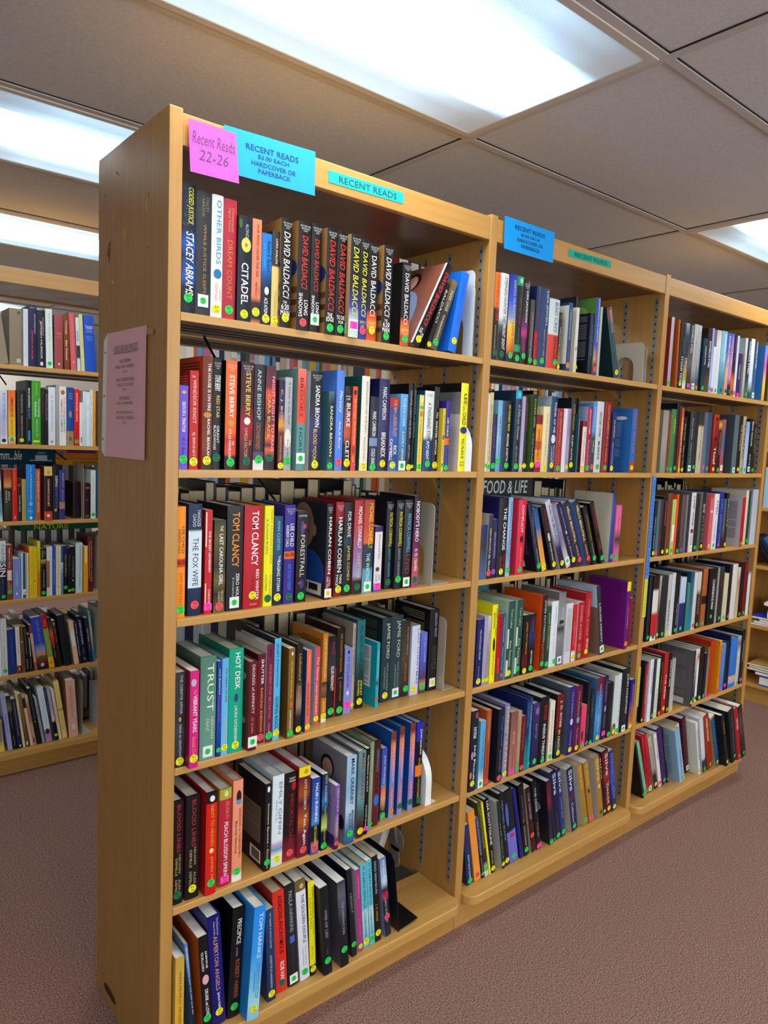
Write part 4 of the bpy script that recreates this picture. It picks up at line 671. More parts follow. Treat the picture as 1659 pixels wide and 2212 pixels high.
1 2 9969 188 2056 0 100 p |sky blue and pale blue paperback with black lettering, on middle bay's second shelf|7ab0d0@0 9ac4dc@.5 6aa0c4@1|g.85|THE PLOT;.22;.5;.45;.75;14181c;b|JEAN HANFF KORELITZ;.52;.8;.4;.65;3a5a74
1 2 10163 93 2053 0 100 p ||24588e|-|
1 2 10265 336 2060 0 100 h |black hardcover with white lettering, on middle bay's second shelf|16181c@0 141618@1|g.91|AN HONEST MAN;.05;.42;.45;.7;e8e040;b|MICHAEL KORYTA;.46;.85;.4;.65;w;b
1 2 10661 263 2392 0 40 h s26405c|dark teal hardcover with pale grey lettering, on middle bay's second shelf|1aa8c4@0 1aa8c4@.1 2a4058@.11 203040@.4 1c2a38@1|g.93|o;.02;.09;.2;.8;60c8d8|A Different Woman;.17;.6;.4;.75;c8ccd0;i|Jan Karon;.68;.88;.35;.6;c8ccd0;i
1 2 11021 149 2241 0 100 p |lavender and pale blue paperback, on middle bay's second shelf|b0a8cc@0 b8b4d0@1|y.92|
1 2 11175 161 2252 0 100 h |black hardcover with burnt orange lettering, on middle bay's second shelf|201a1c|y.92|LESLIE SILKO;.1;.46;.4;.7;a83a30;b|NOVEL;.55;.75;.4;.65;5a4a44
1 2 11463 227 2332 0 80 p s4a7a34|black paperback with pale grey lettering, on middle bay's second shelf|1e1c1a@0 1c1a18@1|y.91|DONNA LEON;.06;.42;.4;.7;d8d848|So Shall You Reap;.5;.86;.3;.6;c8c8c0
1 2 11726 296 1738 0 100 p |orange and crimson paperback with brown lettering, on middle bay's second shelf|8a2428@0 8a2428@.16 f0a028@.17 e89c2a@.45 c8601e@.46 c8601e@.6 f0a028@.61 e89828@.86 8a2a24@.87|P.87|FAMILY FAMILY;.25;.8;.3;.65;6a3a18;i
1 2 12038 312 2009 0 100 p |cream paperback with tan lettering, on middle bay's second shelf|e8dcb4@0 ecdcb0@.5 d8cc98@1|y.94,.6|THE CLOISTERS;.1;.75;.5;.7;b89a50
1 2 12379 318 2337 0 80 h sa8bcc8|navy hardcover with white lettering, on middle bay's second shelf|24406e@0 223a66@1|y.91|THINK OF ME;.07;.48;.45;.75;e0e8ee;b|o;.5;.62;.2;.85;d8dce0|FRANCES;.64;.9;.62;.82;e0e4e8|LIARDET;.66;.88;.3;.5;e0e4e8
1 2 12741 313 1990 0 100 h |crimson hardcover with tan lettering, fourteenth from left on middle bay's second shelf|a82430|g.94|AN AMERICAN ROYALTY;.05;.6;.4;.65;d8b080;b|MARIE BOSTWICK;.64;.88;.4;.6;d0a080
1 2 13066 185 2003 0 100 p ||e4e0ec@0 dcd4e8@.7 d4e4ec@1|-|
1 2 13256 163 2014 0 100 p ||a898b8@0 a494b4@1|y.92|SARAH MORGAN;.06;.42;.35;.7;5a4468|SUMMER;.5;.8;.35;.7;c8c0d8
1 2 13431 266 2359 0 100 h s20242a|black hardcover with tan lettering, on middle bay's second shelf|18181c@0 16161a@1|y.9|AUSTIN WALLBURY;.08;.44;.35;.65;c8b068|ELLERY LLOYD;.5;.84;.35;.65;e0e0d8;b
1 2 13841 70 1889 0 100 p ||3a7078|d.92|KATE QUINN;.1;.4;.3;.7;c8d8d8
1 2 13915 60 2372 0 200 h ||2a3438@0 223840@1|d.9|STEPHANIE;.15;.7;.35;.7;8ab0b4
1 2 14060 214 1661 0 80 p ||8a2a34@0 8a2a34@.1 e0dcd8@.12 d8d8d4@1|y.92|THE LATECOMER;.2;.8;.35;.65;8a8a8c
1 2 14315 273 2143 0 100 h sa8b0d8|crimson hardcover with white lettering, on middle bay's second shelf|a81e40|g.93|DEADLIC NOVEMBER;.04;.42;.35;.65;e0d0d4;b|The Do It All Exes;.5;.88;.35;.6;e0c8cc
1 2 14600 214 2276 0 100 p |sky blue and charcoal paperback with white lettering, on middle bay's second shelf|5a98d8@0 6aa0dc@.4 3a5a4a@.5 4a4a5a@.8|r.92|OUR FINAL LEAVES;.05;.34;.4;.65;d0e0f0|NOVEL LAST;.54;.72;.4;.65;f0f0f0
1 2 14833 383 2346 0 100 h |white and pale grey hardcover with charcoal lettering, on middle bay's second shelf|d0d4d4@0 c8ccce@1|g.92|GROCERY STORE;.14;.5;.35;.65;2a3034;b|McBRIDE;.56;.82;.35;.65;2a3034;b
1 2 15262 392 2356 0 100 h |crimson hardcover with tan lettering, twenty-fourth from left on middle bay's second shelf|9a2028@0 8a1c24@.5 982430@1|g.93|DAUGHTER ELEMENTS;.04;.46;.45;.7;d8a868;b|PET OF WARMAN;.48;.86;.45;.65;d8b088
1 2 15740 234 2032 0 100 p |dark blue paperback with pale grey lettering, on middle bay's second shelf|283878|y.93|THE HOUSEMAID;.12;.42;.4;.7;e0d850;b|FREIDA McFADDEN;.5;.88;.35;.6;c8c8c0
1 2 16776 318 2224 0 0 p s3a7ac0|bright blue and burnt orange paperback with sky blue lettering, on middle bay's second shelf|2f6cb4@0 3470b8@.82 b04a30@.84 a84028@1|y.92|GREAT BIG LIES;.03;.7;.35;.7;c87850|Lt;.22;.75;.3;.9;8ab4dc|Lo;.12;.18;.15;.5;e0e8ee
1 3 9451 273 1595 0 30 m |charcoal and lavender small paperback, on middle bay's third shelf|2a3a7a@0 3a3a48@.4 5a70a0@1|-|
1 3 9730 206 1900 0 10 m sb8b0a8|navy and charcoal small paperback with yellow lettering, on middle bay's third shelf|38405a@0 2a3258@.4 2a2a34@1|r.91|FERN MICHAELS;.22;.6;.35;.65;e8d840;b|On The Line;.62;.9;.3;.65;w;bi
1 3 9967 180 1749 0 30 m |navy and dark purple small paperback with pale blue lettering, on middle bay's third shelf|2a2a52@0 3a3464@.5 242238@1|V.89|FERN MICHAELS;.22;.66;.35;.65;c8c8dc
1 3 10191 401 2365 0 30 h s242066|black hardcover with white lettering, on middle bay's third shelf|1e1c28@0 201e2a@1|y.93|THE CHANGE;.12;.66;.5;.8;w;b|KIRSTEN;.72;.9;.65;.85;b03a3a|MILLER;.74;.9;.3;.5;c04a40
1 3 10602 187 2373 0 30 h |pale blue and sky blue hardcover with dark blue lettering, on middle bay's third shelf|8ab0d8@0 98bce0@.5 8090b8@.7 a8c0d8@1|g.92|WHISTLING RISING;.04;.6;.4;.75;4a5a8a;b
1 3 11073 356 2299 0 30 h sd93a58|crimson hardcover with white lettering, on middle bay's third shelf|d82e50|g.93|COMPLICIT;.07;.44;.35;.65;f4e4e4;b|o;.48;.57;.3;.75;3a1a20|Winnie M Li;.63;.88;.4;.6;e0c048
1 3 12116 216 2260 -172 30 h s1a2038|leaning navy hardcover with lavender lettering, on middle bay's third shelf|1e2c4a@0 20304e@1|g.92|MARK MORIBUS;.14;.34;.55;.85;4a80a0|THE OBSIDIAN FAMILY;.2;.62;.3;.5;b08a48|ADAM MORTIMER;.66;.88;.4;.6;c8c8c0|Lt;.3;.75;.15;.85;4a6a90|L;.86;.95;.3;.95;e8e8e4
1 3 12363 223 2071 -176 30 h |leaning mustard and lavender hardcover, on middle bay's third shelf|26508a@0 3a70a8@.3 d89a50@.55 e8a838@.8 f0c828@1|y.93|
1 3 12857 277 2173 -212 30 h s1c1c1e|leaning black hardcover, red lettering, yellow dot, on middle bay's third shelf|1a1a1c|y.93|WALTER MOSLEY;.05;.4;.45;.7;b02430;b|o;.42;.56;.3;.7;c8c8c8|WALTER MOSLEY;.58;.88;.35;.6;e8e8e8
1 3 13308 251 2409 -248 30 h |leaning pale blue and pale grey hardcover with purple lettering, on middle bay's third shelf|c8ccd8@0 b0b0c8@.5 3a2a5a@.7 1c1a24@1|y.93|WALTER MOSLEY;.06;.58;.35;.75;5a3a8a;b
1 3 13619 222 2287 -255 30 h |leaning grey and pale grey hardcover with white lettering, on middle bay's third shelf|8a8ca4@0 7a7c98@.6 c8ccd0@.85|Wg.9|JOJO MOYES;.06;.42;.4;.65;d0d4dc|One of Us;.55;.8;.35;.65;c0c4cc;i
1 3 13947 254 2331 -272 30 h sc02a3a|leaning navy hardcover with pale blue lettering, on middle bay's third shelf|20264e@0 1c2248@1|y.9|JOJO MOYES;.06;.4;.4;.65;c8ccdc|o;.42;.48;.3;.6;d0d0c8|Like Shoes;.52;.86;.35;.65;c0c4d4;i
1 3 14244 290 2342 -254 30 h s5a84d0|leaning dark brown hardcover with white lettering, thirteenth from left on middle bay's third shelf|3c3426@0 4a3a2a@.4 3a2c24@.7 5a2a24@1|r.91|HELLO BEAUTIFUL;.07;.64;.3;.65;e8e4d8;b|NAPOLITANO;.68;.86;.35;.6;d0ccc0
1 3 14731 299 2356 -247 30 h s5a84d0|leaning dark brown hardcover with white lettering, fourteenth from left on middle bay's third shelf|3c3426@0 4a3a2a@.4 3a2c24@.7 5a2a24@1|r.91|HELLO BEAUTIFUL;.07;.64;.3;.65;e8e4d8;b|NAPOLITANO;.68;.86;.35;.6;d0ccc0
1 3 15091 245 2120 -225 30 h |leaning black and dark brown hardcover with mustard lettering, on middle bay's third shelf|1c1e1c@0 24281e@.5 1e2420@1|g.9|UNDERMONEY;.14;.6;.4;.7;a8902c;b|JAY NEWMAN;.64;.85;.4;.65;c0c8c0
1 3 15536 238 2260 -228 30 h s16181a|leaning black hardcover with green dot, on middle bay's third shelf|181616|g.92|UNDERBERG;.05;.5;.4;.75;b83028;b|LABEL;.6;.8;.35;.65;b84a28;b
1 3 16099 226 2400 0 110 h sd8d4c0|blue and purple hardcover, on middle bay's third shelf|2a3a8a@0 4a5aa0@.15 24349a@1|g.92,.8|
1 3 16330 323 1991 0 70 p |pink and dark green paperback with crimson lettering, on middle bay's third shelf|d86a9a@0 e07aa8@.4 2a4a34@.6 c86a90@.8|g.92|Roses;.2;.5;.4;.7;c02a4a;i
1 4 9572 298 2027 0 80 p |dark blue paperback with yellow dot, on middle bay's fourth shelf|242c70@0 1e2660@1|y.92|THE WHITECHAPEL WIDOW;.15;.6;.4;.62;d8dce4|Emily Organ;.7;.88;.4;.6;b0b8d8
1 4 9879 136 2105 0 80 p ||b0a4c0@0 a89cb8@1|y.93|
1 4 10020 142 2088 0 80 p ||c0c8d0@0 a8a0a8@.5 9a949a@1|y.93|THE ISLAND;.2;.7;.35;.65;6a6470
1 4 10212 239 2402 0 80 h |yellow hardcover with olive lettering, on middle bay's fourth shelf|ece41e|-|ROBERT B. PARKER'S;.05;.42;.6;.85;4a4a18|SHOWDOWN;.1;.3;.2;.5;2a2a10;b|o;.42;.6;.3;.7;1a1a14|MIKE LUPICA;.62;.9;.4;.65;7a7418
1 4 10466 207 2083 0 80 p |red paperback with maroon lettering, on middle bay's fourth shelf|b8202a|d.92|FRIENDS THAT KILL;.05;.5;.4;.7;5a0c14|MIKE LUPICA;.65;.88;.35;.6;e09a8a
1 4 10683 122 2091 0 80 p ||245a8e|r.92|THE MADHOUSE;.05;.42;.4;.7;c8d8e4|WENDY PALMER;.5;.85;.4;.65;c8d8e4
1 4 10872 311 2438 0 40 p sa8c8b8|dark green paperback with yellow dot, on middle bay's fourth shelf|2e5a52@0 2a5448@1|y.92|Tom Lake;.1;.34;.4;.7;c8d4c8|Ann Patchett;.5;.84;.4;.72;c8d4c8|*;.35;.6;0;.25;d0d8d0|*;.75;.96;0;.3;d0d8d0
1 4 11335 287 2431 0 80 p sa8c8b8|dark green paperback, white lettering, green dot, on middle bay's fourth shelf|2e5a52@0 2a5448@1|g.9|Tom Lake;.1;.34;.4;.7;c8d4c8|Ann Patchett;.5;.84;.4;.72;c8d4c8|*;.35;.6;0;.25;d0d8d0|*;.75;.96;0;.3;d0d8d0
1 4 11686 282 1900 0 80 m |black and maroon small paperback with orange lettering, on middle bay's fourth shelf|1e1c1c@0 181414@.6 6a1c18@.8 1a1414@1|y.94|JAMES PATTERSON;.12;.66;.4;.75;e08a30;b
1 4 11979 298 1900 0 80 m |black and dark blue small paperback with white lettering, on middle bay's fourth shelf|1c1a20@0 2a3a70@.4 1a1820@.6 14141a@1|g.92|TOUGH;.08;.3;.4;.7;b03a3a|JAMES PATTERSON;.62;.85;.35;.65;w;b
1 4 12512 255 2435 0 40 h se85a18|dark brown hardcover with pale grey lettering, on middle bay's fourth shelf|3a201a@0 2a1c1a@.15 4a2418@.8 6a2a1a@1|g.91|JAMES PATTERSON;.06;.62;.35;.75;c8ccd0;b|ESCAPE;.64;.86;.35;.75;e0602a;b
1 4 12829 207 2047 0 80 p |dark green paperback with yellow lettering, on middle bay's fourth shelf|1f5a4a@0 1c4a40@1|g.93|JAMES PATTERSON;.1;.7;.4;.7;d8d840;b
1 4 13060 339 2186 0 80 p |white paperback with green dot, on middle bay's fourth shelf|e0e4ea@0 d8dce4@1|g.92,.8|PATTERSON;.08;.3;.55;.75;8a8a94|Tiger of Christmas;.45;.8;.45;.65;a0a0ac
1 4 13423 370 2441 0 80 h |grey hardcover with white lettering, on middle bay's fourth shelf|7a7e82@0 9a9ea4@.4 3a4038@.5 8a8c90@.6 6a6c74@1|WV.93|JAMES PATTERSON;.2;.45;.4;.75;d0d4d8|*;.38;.43;.2;.8;2a3a34
1 4 13800 347 2036 0 40 p |white paperback with grey lettering, fifteenth from left on middle bay's fourth shelf|d4d8da@0 ccd0d4@1|-|*;.08;.8;.15;.85;b8bcc0|Lt;.1;.8;.05;1;8a8e94
1 4 14245 211 1947 0 80 p ||d02430@0 c82028@.8 e8e4e0@.85|y.92|ROBIN NIGHT;.3;.75;.3;.7;e08a8a
1 4 14478 366 1993 0 60 p sd8dce0|red paperback with pale grey lettering, on middle bay's fourth shelf|b02430|g.92|POWERS of CHILD;.06;.65;.35;.65;e8b0b0|LEE CHILD;.72;.85;.35;.65;e0a0a0;b
1 4 14924 323 2267 0 80 h |red hardcover with salmon lettering, on middle bay's fourth shelf|b82430@0 b01c28@1|y.9|POWERS of CHILD;.1;.66;.35;.65;e89a9a|MIND;.7;.76;.4;.8;f0d0d0;b|DURIAN;.77;.85;.4;.8;f0d0d0;b
1 4 15800 238 2501 -108 -20 h s8a7064|leaning charcoal hardcover with brown lettering, on middle bay's fourth shelf|2a3238@0 3a4448@1|Wg.92|LOUISE PENNY;.25;.82;.35;.7;d8dce0;b|L;0;.3;0;1;b8d0e8|Lo;.05;.2;.2;.8;e0e8ee|Lo;.4;.9;.3;1;8a5a44
1 4 17194 231 2463 0 -60 h s781c84|violet hardcover with lavender lettering, on middle bay's fourth shelf|e0d828@0 e0d828@.13 701a7c@.14 6a1878@1|o.92|TESS PERRY;.35;.7;.4;.7;c0a0d0
1 4 17759 237 1766 0 140 p ||8a2430|-|
1 5 9451 294 2491 0 -20 p |navy and charcoal paperback with white lettering, on middle bay's fifth shelf|24283c@0 1e2438@.5 2a2c44@1|y.9|o;.02;.1;.5;.9;b04a5a|BY ANY OTHER NAME;.2;.34;.3;.75;e8e8ec;b|o;.5;.6;.1;.5;a88aa8|Jodi Picoult;.42;.86;.45;.8;f0f0f0;b|o;.75;.84;.05;.35;c8a040
1 5 9849 229 2101 0 -20 p |sky blue paperback with sky blue lettering, on middle bay's fifth shelf|6aaed4@0 5aa4d0@.7 c8d4d0@.85 a8b0a8@1|Wg.93|SUMMER ISLAND;.15;.8;.5;.7;3a7a9c
1 5 10107 203 2381 0 -20 p |burnt orange paperback with cream lettering, on middle bay's fifth shelf|b05a2e@0 a8502a@1|r.94|Cook's Companion;.08;.4;.35;.65;d8c8b0;i|WINNER MARTIN;.45;.8;.4;.6;5a2414
1 5 10590 270 2313 0 -80 h s1c2634|black and navy hardcover with sky blue lettering, on middle bay's fifth shelf|1f2a44@0 1c2638@.6 141c2a@1|r.94|Playground;.1;.5;.45;.75;5a90c0|RICHARD POWERS;.55;.85;.4;.62;8a94a0
1 5 10946 214 2393 0 -20 h |lavender hardcover with yellow lettering, on middle bay's fifth shelf|8a88b8@0 9490bc@1|y.93|DREAM STATE;.04;.86;.3;.75;e0d440;b
1 5 11232 311 2082 0 -20 p |brown and salmon paperback with dark brown lettering, on middle bay's fifth shelf|8a5a54@0 a06860@.4 b87a70@1|P.93|SLEEP TO COME;.3;.5;.4;.65;e0c8bc|JUDITH MOFFAT;.55;.9;.4;.6;5a3430
1 5 11564 190 2045 0 -20 p |tan paperback with cream lettering, on middle bay's fifth shelf|b09478@0 a0886c@1|g.92|LAND WRITES;.3;.8;.35;.65;d8c8b0
1 5 11775 181 1842 0 -20 p ||7a2028@0 6a1c22@1|r.92|CURTAIN;.1;.6;.35;.65;c87868
1 5 11973 145 2358 0 -20 h ||22306e@0 1c3a6a@.5 1c8a9a@.8|-|WE SAW HER;.05;.4;.4;.7;8ab0c8
1 5 12129 130 2380 0 -20 h ||28487e@0 2878a0@.4 1aa0b0@.8|g.92|WE SAW HER LOST;.1;.6;.35;.65;b0d0d8
1 5 12314 365 2121 0 -20 h |dark blue hardcover with lavender lettering, on middle bay's fifth shelf|4a3a78@0 3a2e64@.3 2a2458@1|g.91|o;.06;.18;.3;.8;8a6ab0|ROOF TOP;.32;.55;.4;.62;b0a8c8
1 5 12701 430 2244 0 -20 h |black hardcover with white lettering, on middle bay's fifth shelf|1c1e22@0 1a1c20@.5 181a1e@1|g.95|BRIGHT GUIDE;.12;.34;.35;.75;b02840;b|INSIDE THREAT;.4;.92;.35;.65;e8e8e8;b
1 5 13188 254 2030 0 -20 p |cream paperback with salmon lettering, on middle bay's fifth shelf|e4dcc8|g.93|FREDERICK A CHRISTMAS BOX;.15;.7;.4;.6;c05a50|TURNER;.72;.86;.35;.6;4a4a44
1 5 13533 354 2193 0 -40 h s181c1e|maroon and black hardcover with white lettering, on middle bay's fifth shelf|7a1c24@0 7a1c24@.5 241a1e@.65 2a4a6a@.8 1a1e24@1|y.92|J. D. ROBB;.1;.52;.35;.75;e0dcd8;b|IN DEATH;.56;.88;.35;.65;e8d840;b
1 5 14076 347 2358 0 -120 h s5a6878|purple hardcover with lavender lettering, on middle bay's fifth shelf|3c2e80@0 34287a@.4 2e2470@1|y.92|Nora Roberts;.08;.44;.35;.62;b8a8d0|o;.46;.56;.25;.7;c8c8d4|The Seven Rings;.64;.86;.35;.6;c0b0d4
1 5 14435 366 2327 0 -120 h |maroon and dark purple hardcover with pale grey lettering, on middle bay's fifth shelf|6a1e44@0 60204a@1|y.93|Nora Roberts;.08;.44;.35;.62;c8a0b0|o;.46;.56;.25;.7;7aa8d0|The Mirror;.62;.88;.35;.6;c8a0b8
1 5 14902 292 1546 0 -60 p |crimson paperback, on middle bay's fifth shelf|e0506c@0 d84c68@1|g.92|*;.6;.8;.2;.5;5a2a34
1 5 15263 180 2304 0 -20 h ||2a2c38@0 24262e@1|V.95|NORA;.5;.8;.35;.65;8a8ca0
1 5 15482 182 1973 0 -20 h ||1c2c30|g.96|CAMEO;.1;.5;.35;.65;7a9a9a
1 5 15795 399 2315 0 -20 h s3a78a8|sky blue and maroon hardcover with pale blue lettering, on middle bay's fifth shelf|7a2838@0 6a2a44@.15 3a7ab8@.3 5a98c8@.6 3a80b0@.9|y.93|Nora Roberts;.1;.45;.4;.65;b0c8e4|Inheritance;.58;.85;.4;.62;c8dcf0
1 5 16208 298 2311 0 -20 h |dark purple hardcover with lavender lettering, on middle bay's fifth shelf|3a2248@0 30204a@1|P.9|Nora Roberts;.08;.4;.4;.65;a890c0|o;.46;.56;.3;.7;8aa0d0|Inheritance;.6;.82;.4;.65;a08ab8
1 5 16520 331 2023 0 -20 h |black hardcover with dark teal lettering, on middle bay's fifth shelf|1a1c20|g.94|THE CEREMONY;.3;.75;.4;.6;5a6068
1 5 16879 252 2237 0 -20 p |white and pale grey paperback, on middle bay's fifth shelf|c8d0cc@0 d0d8d8@.8 7a9a4a@.85 b03a2a@1|y.94|o;.8;.86;.3;.7;2a3a2a
1 5 17145 198 2263 0 -20 h ||d4dcdc@0 ccd8dc@1|g.94|CHRISTIE;.1;.8;.35;.65;6aa8b8
1 5 17400 477 2372 0 -20 h s26282c|charcoal hardcover with white lettering, on middle bay's fifth shelf|22262a@0 2a2c30@1|Wg.95|JOHN SANDFORD;.08;.72;.5;.8;d4dadc;b
1 5 17950 295 1891 0 -20 p |purple and brown paperback with tan lettering, on middle bay's fifth shelf|2a2080@0 3a2484@.4 a05a3a@.7 c88a4a@1|y.94|SANDSTORM;.1;.7;.5;.75;e0a8a0
1 6 9825 259 2029 -99 140 p s243a6c|leaning dark blue and navy paperback with white lettering, on middle bay's bottom shelf|243a70@0 203464@1|g.94|YOUR DUTY CALL;.05;.4;.4;.65;8a3a44|DON'T BACK DOWN;.5;.92;.4;.65;e0e4e8;b
1 6 10154 278 2444 -116 140 p |leaning orange and mustard paperback, on middle bay's bottom shelf|e89a3a@0 e8a040@1|r.92|
1 6 10470 133 2135 -123 140 p s2a4a9a||20489a@0 1c3c88@.6 1a1a1c@.62 16161a@1|g.93|LISA SCOTTOLINE;.02;.62;.35;.75;c8b850;b|WHAT HAPPENED;.65;.88;.35;.6;d0d0d0
1 6 10621 170 2620 -125 140 h |leaning dark green and charcoal hardcover with mustard lettering, on middle bay's bottom shelf|5a5a2a@0 4a4a2c@.2 343430@.8 d0d0c8@.9|g.9|LISA SCOTTOLINE;.06;.62;.35;.85;a89c30;b
1 6 10817 83 2620 -129 140 h ||eae020|-|
1 6 10913 189 2620 -116 140 h |leaning black hardcover with white lettering, on middle bay's bottom shelf|181818|y.94|LISA SCOTTOLINE;.02;.62;.35;.8;f0f0f0;b|DEVLIN;.7;.88;.35;.65;d8c840;b
1 6 11382 146 2407 -113 100 h sc8ccc8|leaning dark green hardcover with sage green lettering, on middle bay's bottom shelf|1c3c30@0 183428@1|y.93|THE GIRLS;.3;.85;.35;.65;8aa898
1 6 11588 196 2620 -121 140 h |leaning black and navy hardcover with pale blue lettering, on middle bay's bottom shelf|1c2028@0 20263a@1|y.93|HEATHER BLACK;.1;.66;.35;.7;8a9ab8;b
1 6 11816 416 2619 -126 140 h s1c2424|leaning blue and charcoal hardcover, on middle bay's bottom shelf|1c2626@0 1e2828@.56 7a78d0@.57 7472cc@1|g.92|o;.15;.48;0;.35;5a6ab8|o;.6;.66;.3;.75;c03a4a
1 6 12329 169 2620 -144 140 h |leaning purple hardcover, on middle bay's bottom shelf|20287a|-|
1 6 12514 276 2620 -120 140 h s18181c|leaning black hardcover with grey lettering, on middle bay's bottom shelf|1a1a1c|g.92|SIGNAL FIRES;.14;.46;.35;.6;7a7a74|o;.46;.53;.2;.7;6a4a34|DANI SHAPIRO;.58;.86;.35;.6;c8c4b0
1 6 12885 262 2440 -136 140 p sc8c8c9|leaning dark brown paperback with pale grey lettering, on middle bay's bottom shelf|3a1c22@0 401c24@1|r.74|THE DRIVER;.08;.5;.4;.7;b0a8a0|JOAN;.56;.74;.4;.65;8a4a44
1 6 13185 214 2579 -117 140 h |leaning black hardcover with pink label, on middle bay's bottom shelf|1a1a22@0 20202c@1|P.95|THE CRISIS;.1;.45;.35;.75;c8c8c4;b|TURNER;.6;.82;.35;.65;a89060
1 6 13783 197 2404 -102 80 p s2c2c40|leaning navy and crimson paperback with grey lettering, on middle bay's bottom shelf|4a1c28@0 8a2a30@.3 2a2438@.5 34304c@1|g.96||Lo;.35;.55;.2;.8;b8a8d0|L;.82;.96;.3;.95;e4e4e4|Lt;.08;.35;.2;.9;6a6a7a
1 6 14100 74 2620 -128 140 h ||20285c|g.97|
1 6 14189 325 2620 -129 140 h s1e2450|leaning navy hardcover with white lettering, on middle bay's bottom shelf|1e2450@0 1a1e40@1|g.95|Silva;.03;.34;.35;.85;d4d8e0;b|DANIEL SILVA;.6;.86;.4;.6;5a6488
1 6 14536 228 2620 -131 140 h |leaning dark blue hardcover with white lettering, on middle bay's bottom shelf|28346a@0 24407a@.6 2a4a80@1|g.93|Silva;.03;.34;.35;.85;d0d8e4;b|Inside Job;.42;.72;.4;.65;c8ccd4
1 6 15100 353 2500 -136 140 p sc8c8c4|leaning navy and dark blue paperback with white lettering, on middle bay's bottom shelf|242a5a@0 2c3470@.4 6a3a3a@.48 203060@.55 1c2a54@1|g.93|Silva;.03;.36;.3;.8;d8dce8;b|Collector;.55;.88;.3;.6;d8dce4
1 6 15805 268 2500 -154 140 p sc4c4bc|leaning mustard paperback with green dot, on middle bay's bottom shelf|b0873c@0 a87c34@1|g.92|Silva;.03;.4;.3;.8;d0b060;b
1 6 16153 273 2500 -149 140 p |leaning mustard paperback with pink label, on middle bay's bottom shelf|b0873c@0 a87c34@1|P.93|Silva;.03;.4;.3;.8;d0b060;b|o;.45;.52;.35;.7;3a2a24
1 6 16765 282 2500 -140 140 p sc4c4bc|leaning mustard paperback with cream lettering, on middle bay's bottom shelf|b0873c@0 a87c34@1|d.92|Silva;.03;.4;.3;.8;e0d0a0;b|o;.45;.52;.35;.7;e0d8c8
1 6 17071 114 2569 -143 140 h ||2a2022|y.93|Silva;.05;.4;.2;.8;d0c8c0;b
1 6 17203 393 2575 -125 140 h |leaning maroon hardcover with white lettering, on middle bay's bottom shelf|6a1c26@0 7a2028@.3 9a3a2a@.4 5a161e@.6 6a1a22@1|y.93|Silva;.04;.4;.35;.8;e4d8d0;b|The;.5;.58;.5;.8;d8b8a8|ORDER;.52;.86;.3;.6;e8dcd0
1 6 17620 281 2500 -127 140 p |leaning dark blue and blue paperback with lavender lettering, on middle bay's bottom shelf|283a80@0 3a5ac0@.5 2a3a78@.8|y.94|Silva;.04;.4;.35;.8;7a8ac8;b|A Death;.6;.8;.4;.7;a8b8e0
2 1 19002 211 2488 0 80 h s9a4438||c8bcd0@0 b0a4c0@1|g.95
2 1 19423 119 2437 -18 0 h sb8641e||b8641e@0 b04a1e@1|r.93|PERFECT MURDER;.1;.7;.4;.75;d87848
2 1 19713 345 2354 0 80 h s3a2c2c|black hardcover with white lettering, on far bay's top shelf|1c1e22@0 181a1e@1|y.93|STORM TIDE;.5;.9;.35;.75;e8e8e8;b|JAMES PATTERSON;.2;.45;.5;.7;8a8a90
2 1 20078 247 2415 0 80 h |dark teal and navy hardcover with white lettering, fourth from left on far bay's top shelf|9ab0c0@0 30405c@.2 2a3448@.5 c8a03a@.8 88c060@.85 d0d8d4@.93|-|CROSS;.52;.75;.3;.75;d8dce0;b
2 1 20335 340 2437 0 80 h |charcoal and dark brown hardcover with white lettering, on far bay's top shelf|1e2430@0 3a3e48@.3 6a6a70@.6 4a3a34@.8|P.94|DANIELLE STEEL;.03;.45;.4;.75;e0e0e0;b
2 1 20700 305 2460 0 80 h |pale grey and grey hardcover with grey lettering, on far bay's top shelf|c8c8c4@0 b8b8b4@.5 a8a8a8@.7 5a646c@.9|Wg.94|LIVES AND KEYS;.15;.65;.4;.65;8a8a8a
2 1 21015 221 2453 0 80 h ||c0ccd4@0 a8b8c4@.5 4a5a6c@.85|o.95|DANIELLE STEEL;.1;.6;.4;.7;b07a7a
2 1 21445 316 2032 0 80 p s223c50||20405c@0 1c3448@.6 3a4a50@1|g.93|DANIELLE STEEL;.15;.5;.45;.7;e0e4e8;b
2 1 21771 310 2451 0 80 h |black and brown hardcover with white lettering, on far bay's top shelf|3a2420@0 2a1c20@.4 1c1c24@.6 6a4a34@.9|d.93|DANIELLE STEEL;.2;.62;.35;.75;f0f0f0;b
2 1 22092 151 2479 0 80 h ||a0b0e0@0 b0bce4@1|g.93|DANIELLE STEEL;.03;.4;.4;.7;6a7ac0
2 1 22254 207 1801 0 80 p ||dce0e4@0 c8d8ec@1|P.93
2 1 22471 375 2464 0 80 h |white hardcover, on far bay's top shelf|c8b4b0@0 d8dce0@.2 d0d8e0@1|g.95
2 1 22875 450 2489 0 80 h |pale blue and teal hardcover with white lettering, on far bay's top shelf|7ab8d0@0 8ac4d8@.4 4a8a9c@.8|d.93|DANIELLE STEEL;.05;.5;.5;.75;w;b
2 1 23353 286 2471 0 80 h ||4a5ab0@0 6a70b8@.3 d0b0a0@.6 e0a080@.85|d.93|DANIELLE STEEL;.05;.5;.35;.75;f0e8e0;b
2 1 23651 267 2469 0 80 h ||5a60c0@0 a88ac8@.4 d890a8@.7 2a2a44@.85|d.93|DANIELLE STEEL;.05;.5;.35;.75;d8c0e0;b
2 1 23929 258 2477 0 80 h ||2a1c34@0 2a2044@.6 e07030@.75 c85a28@1|d.93|DANIELLE STEEL;.05;.45;.35;.75;c03030;b
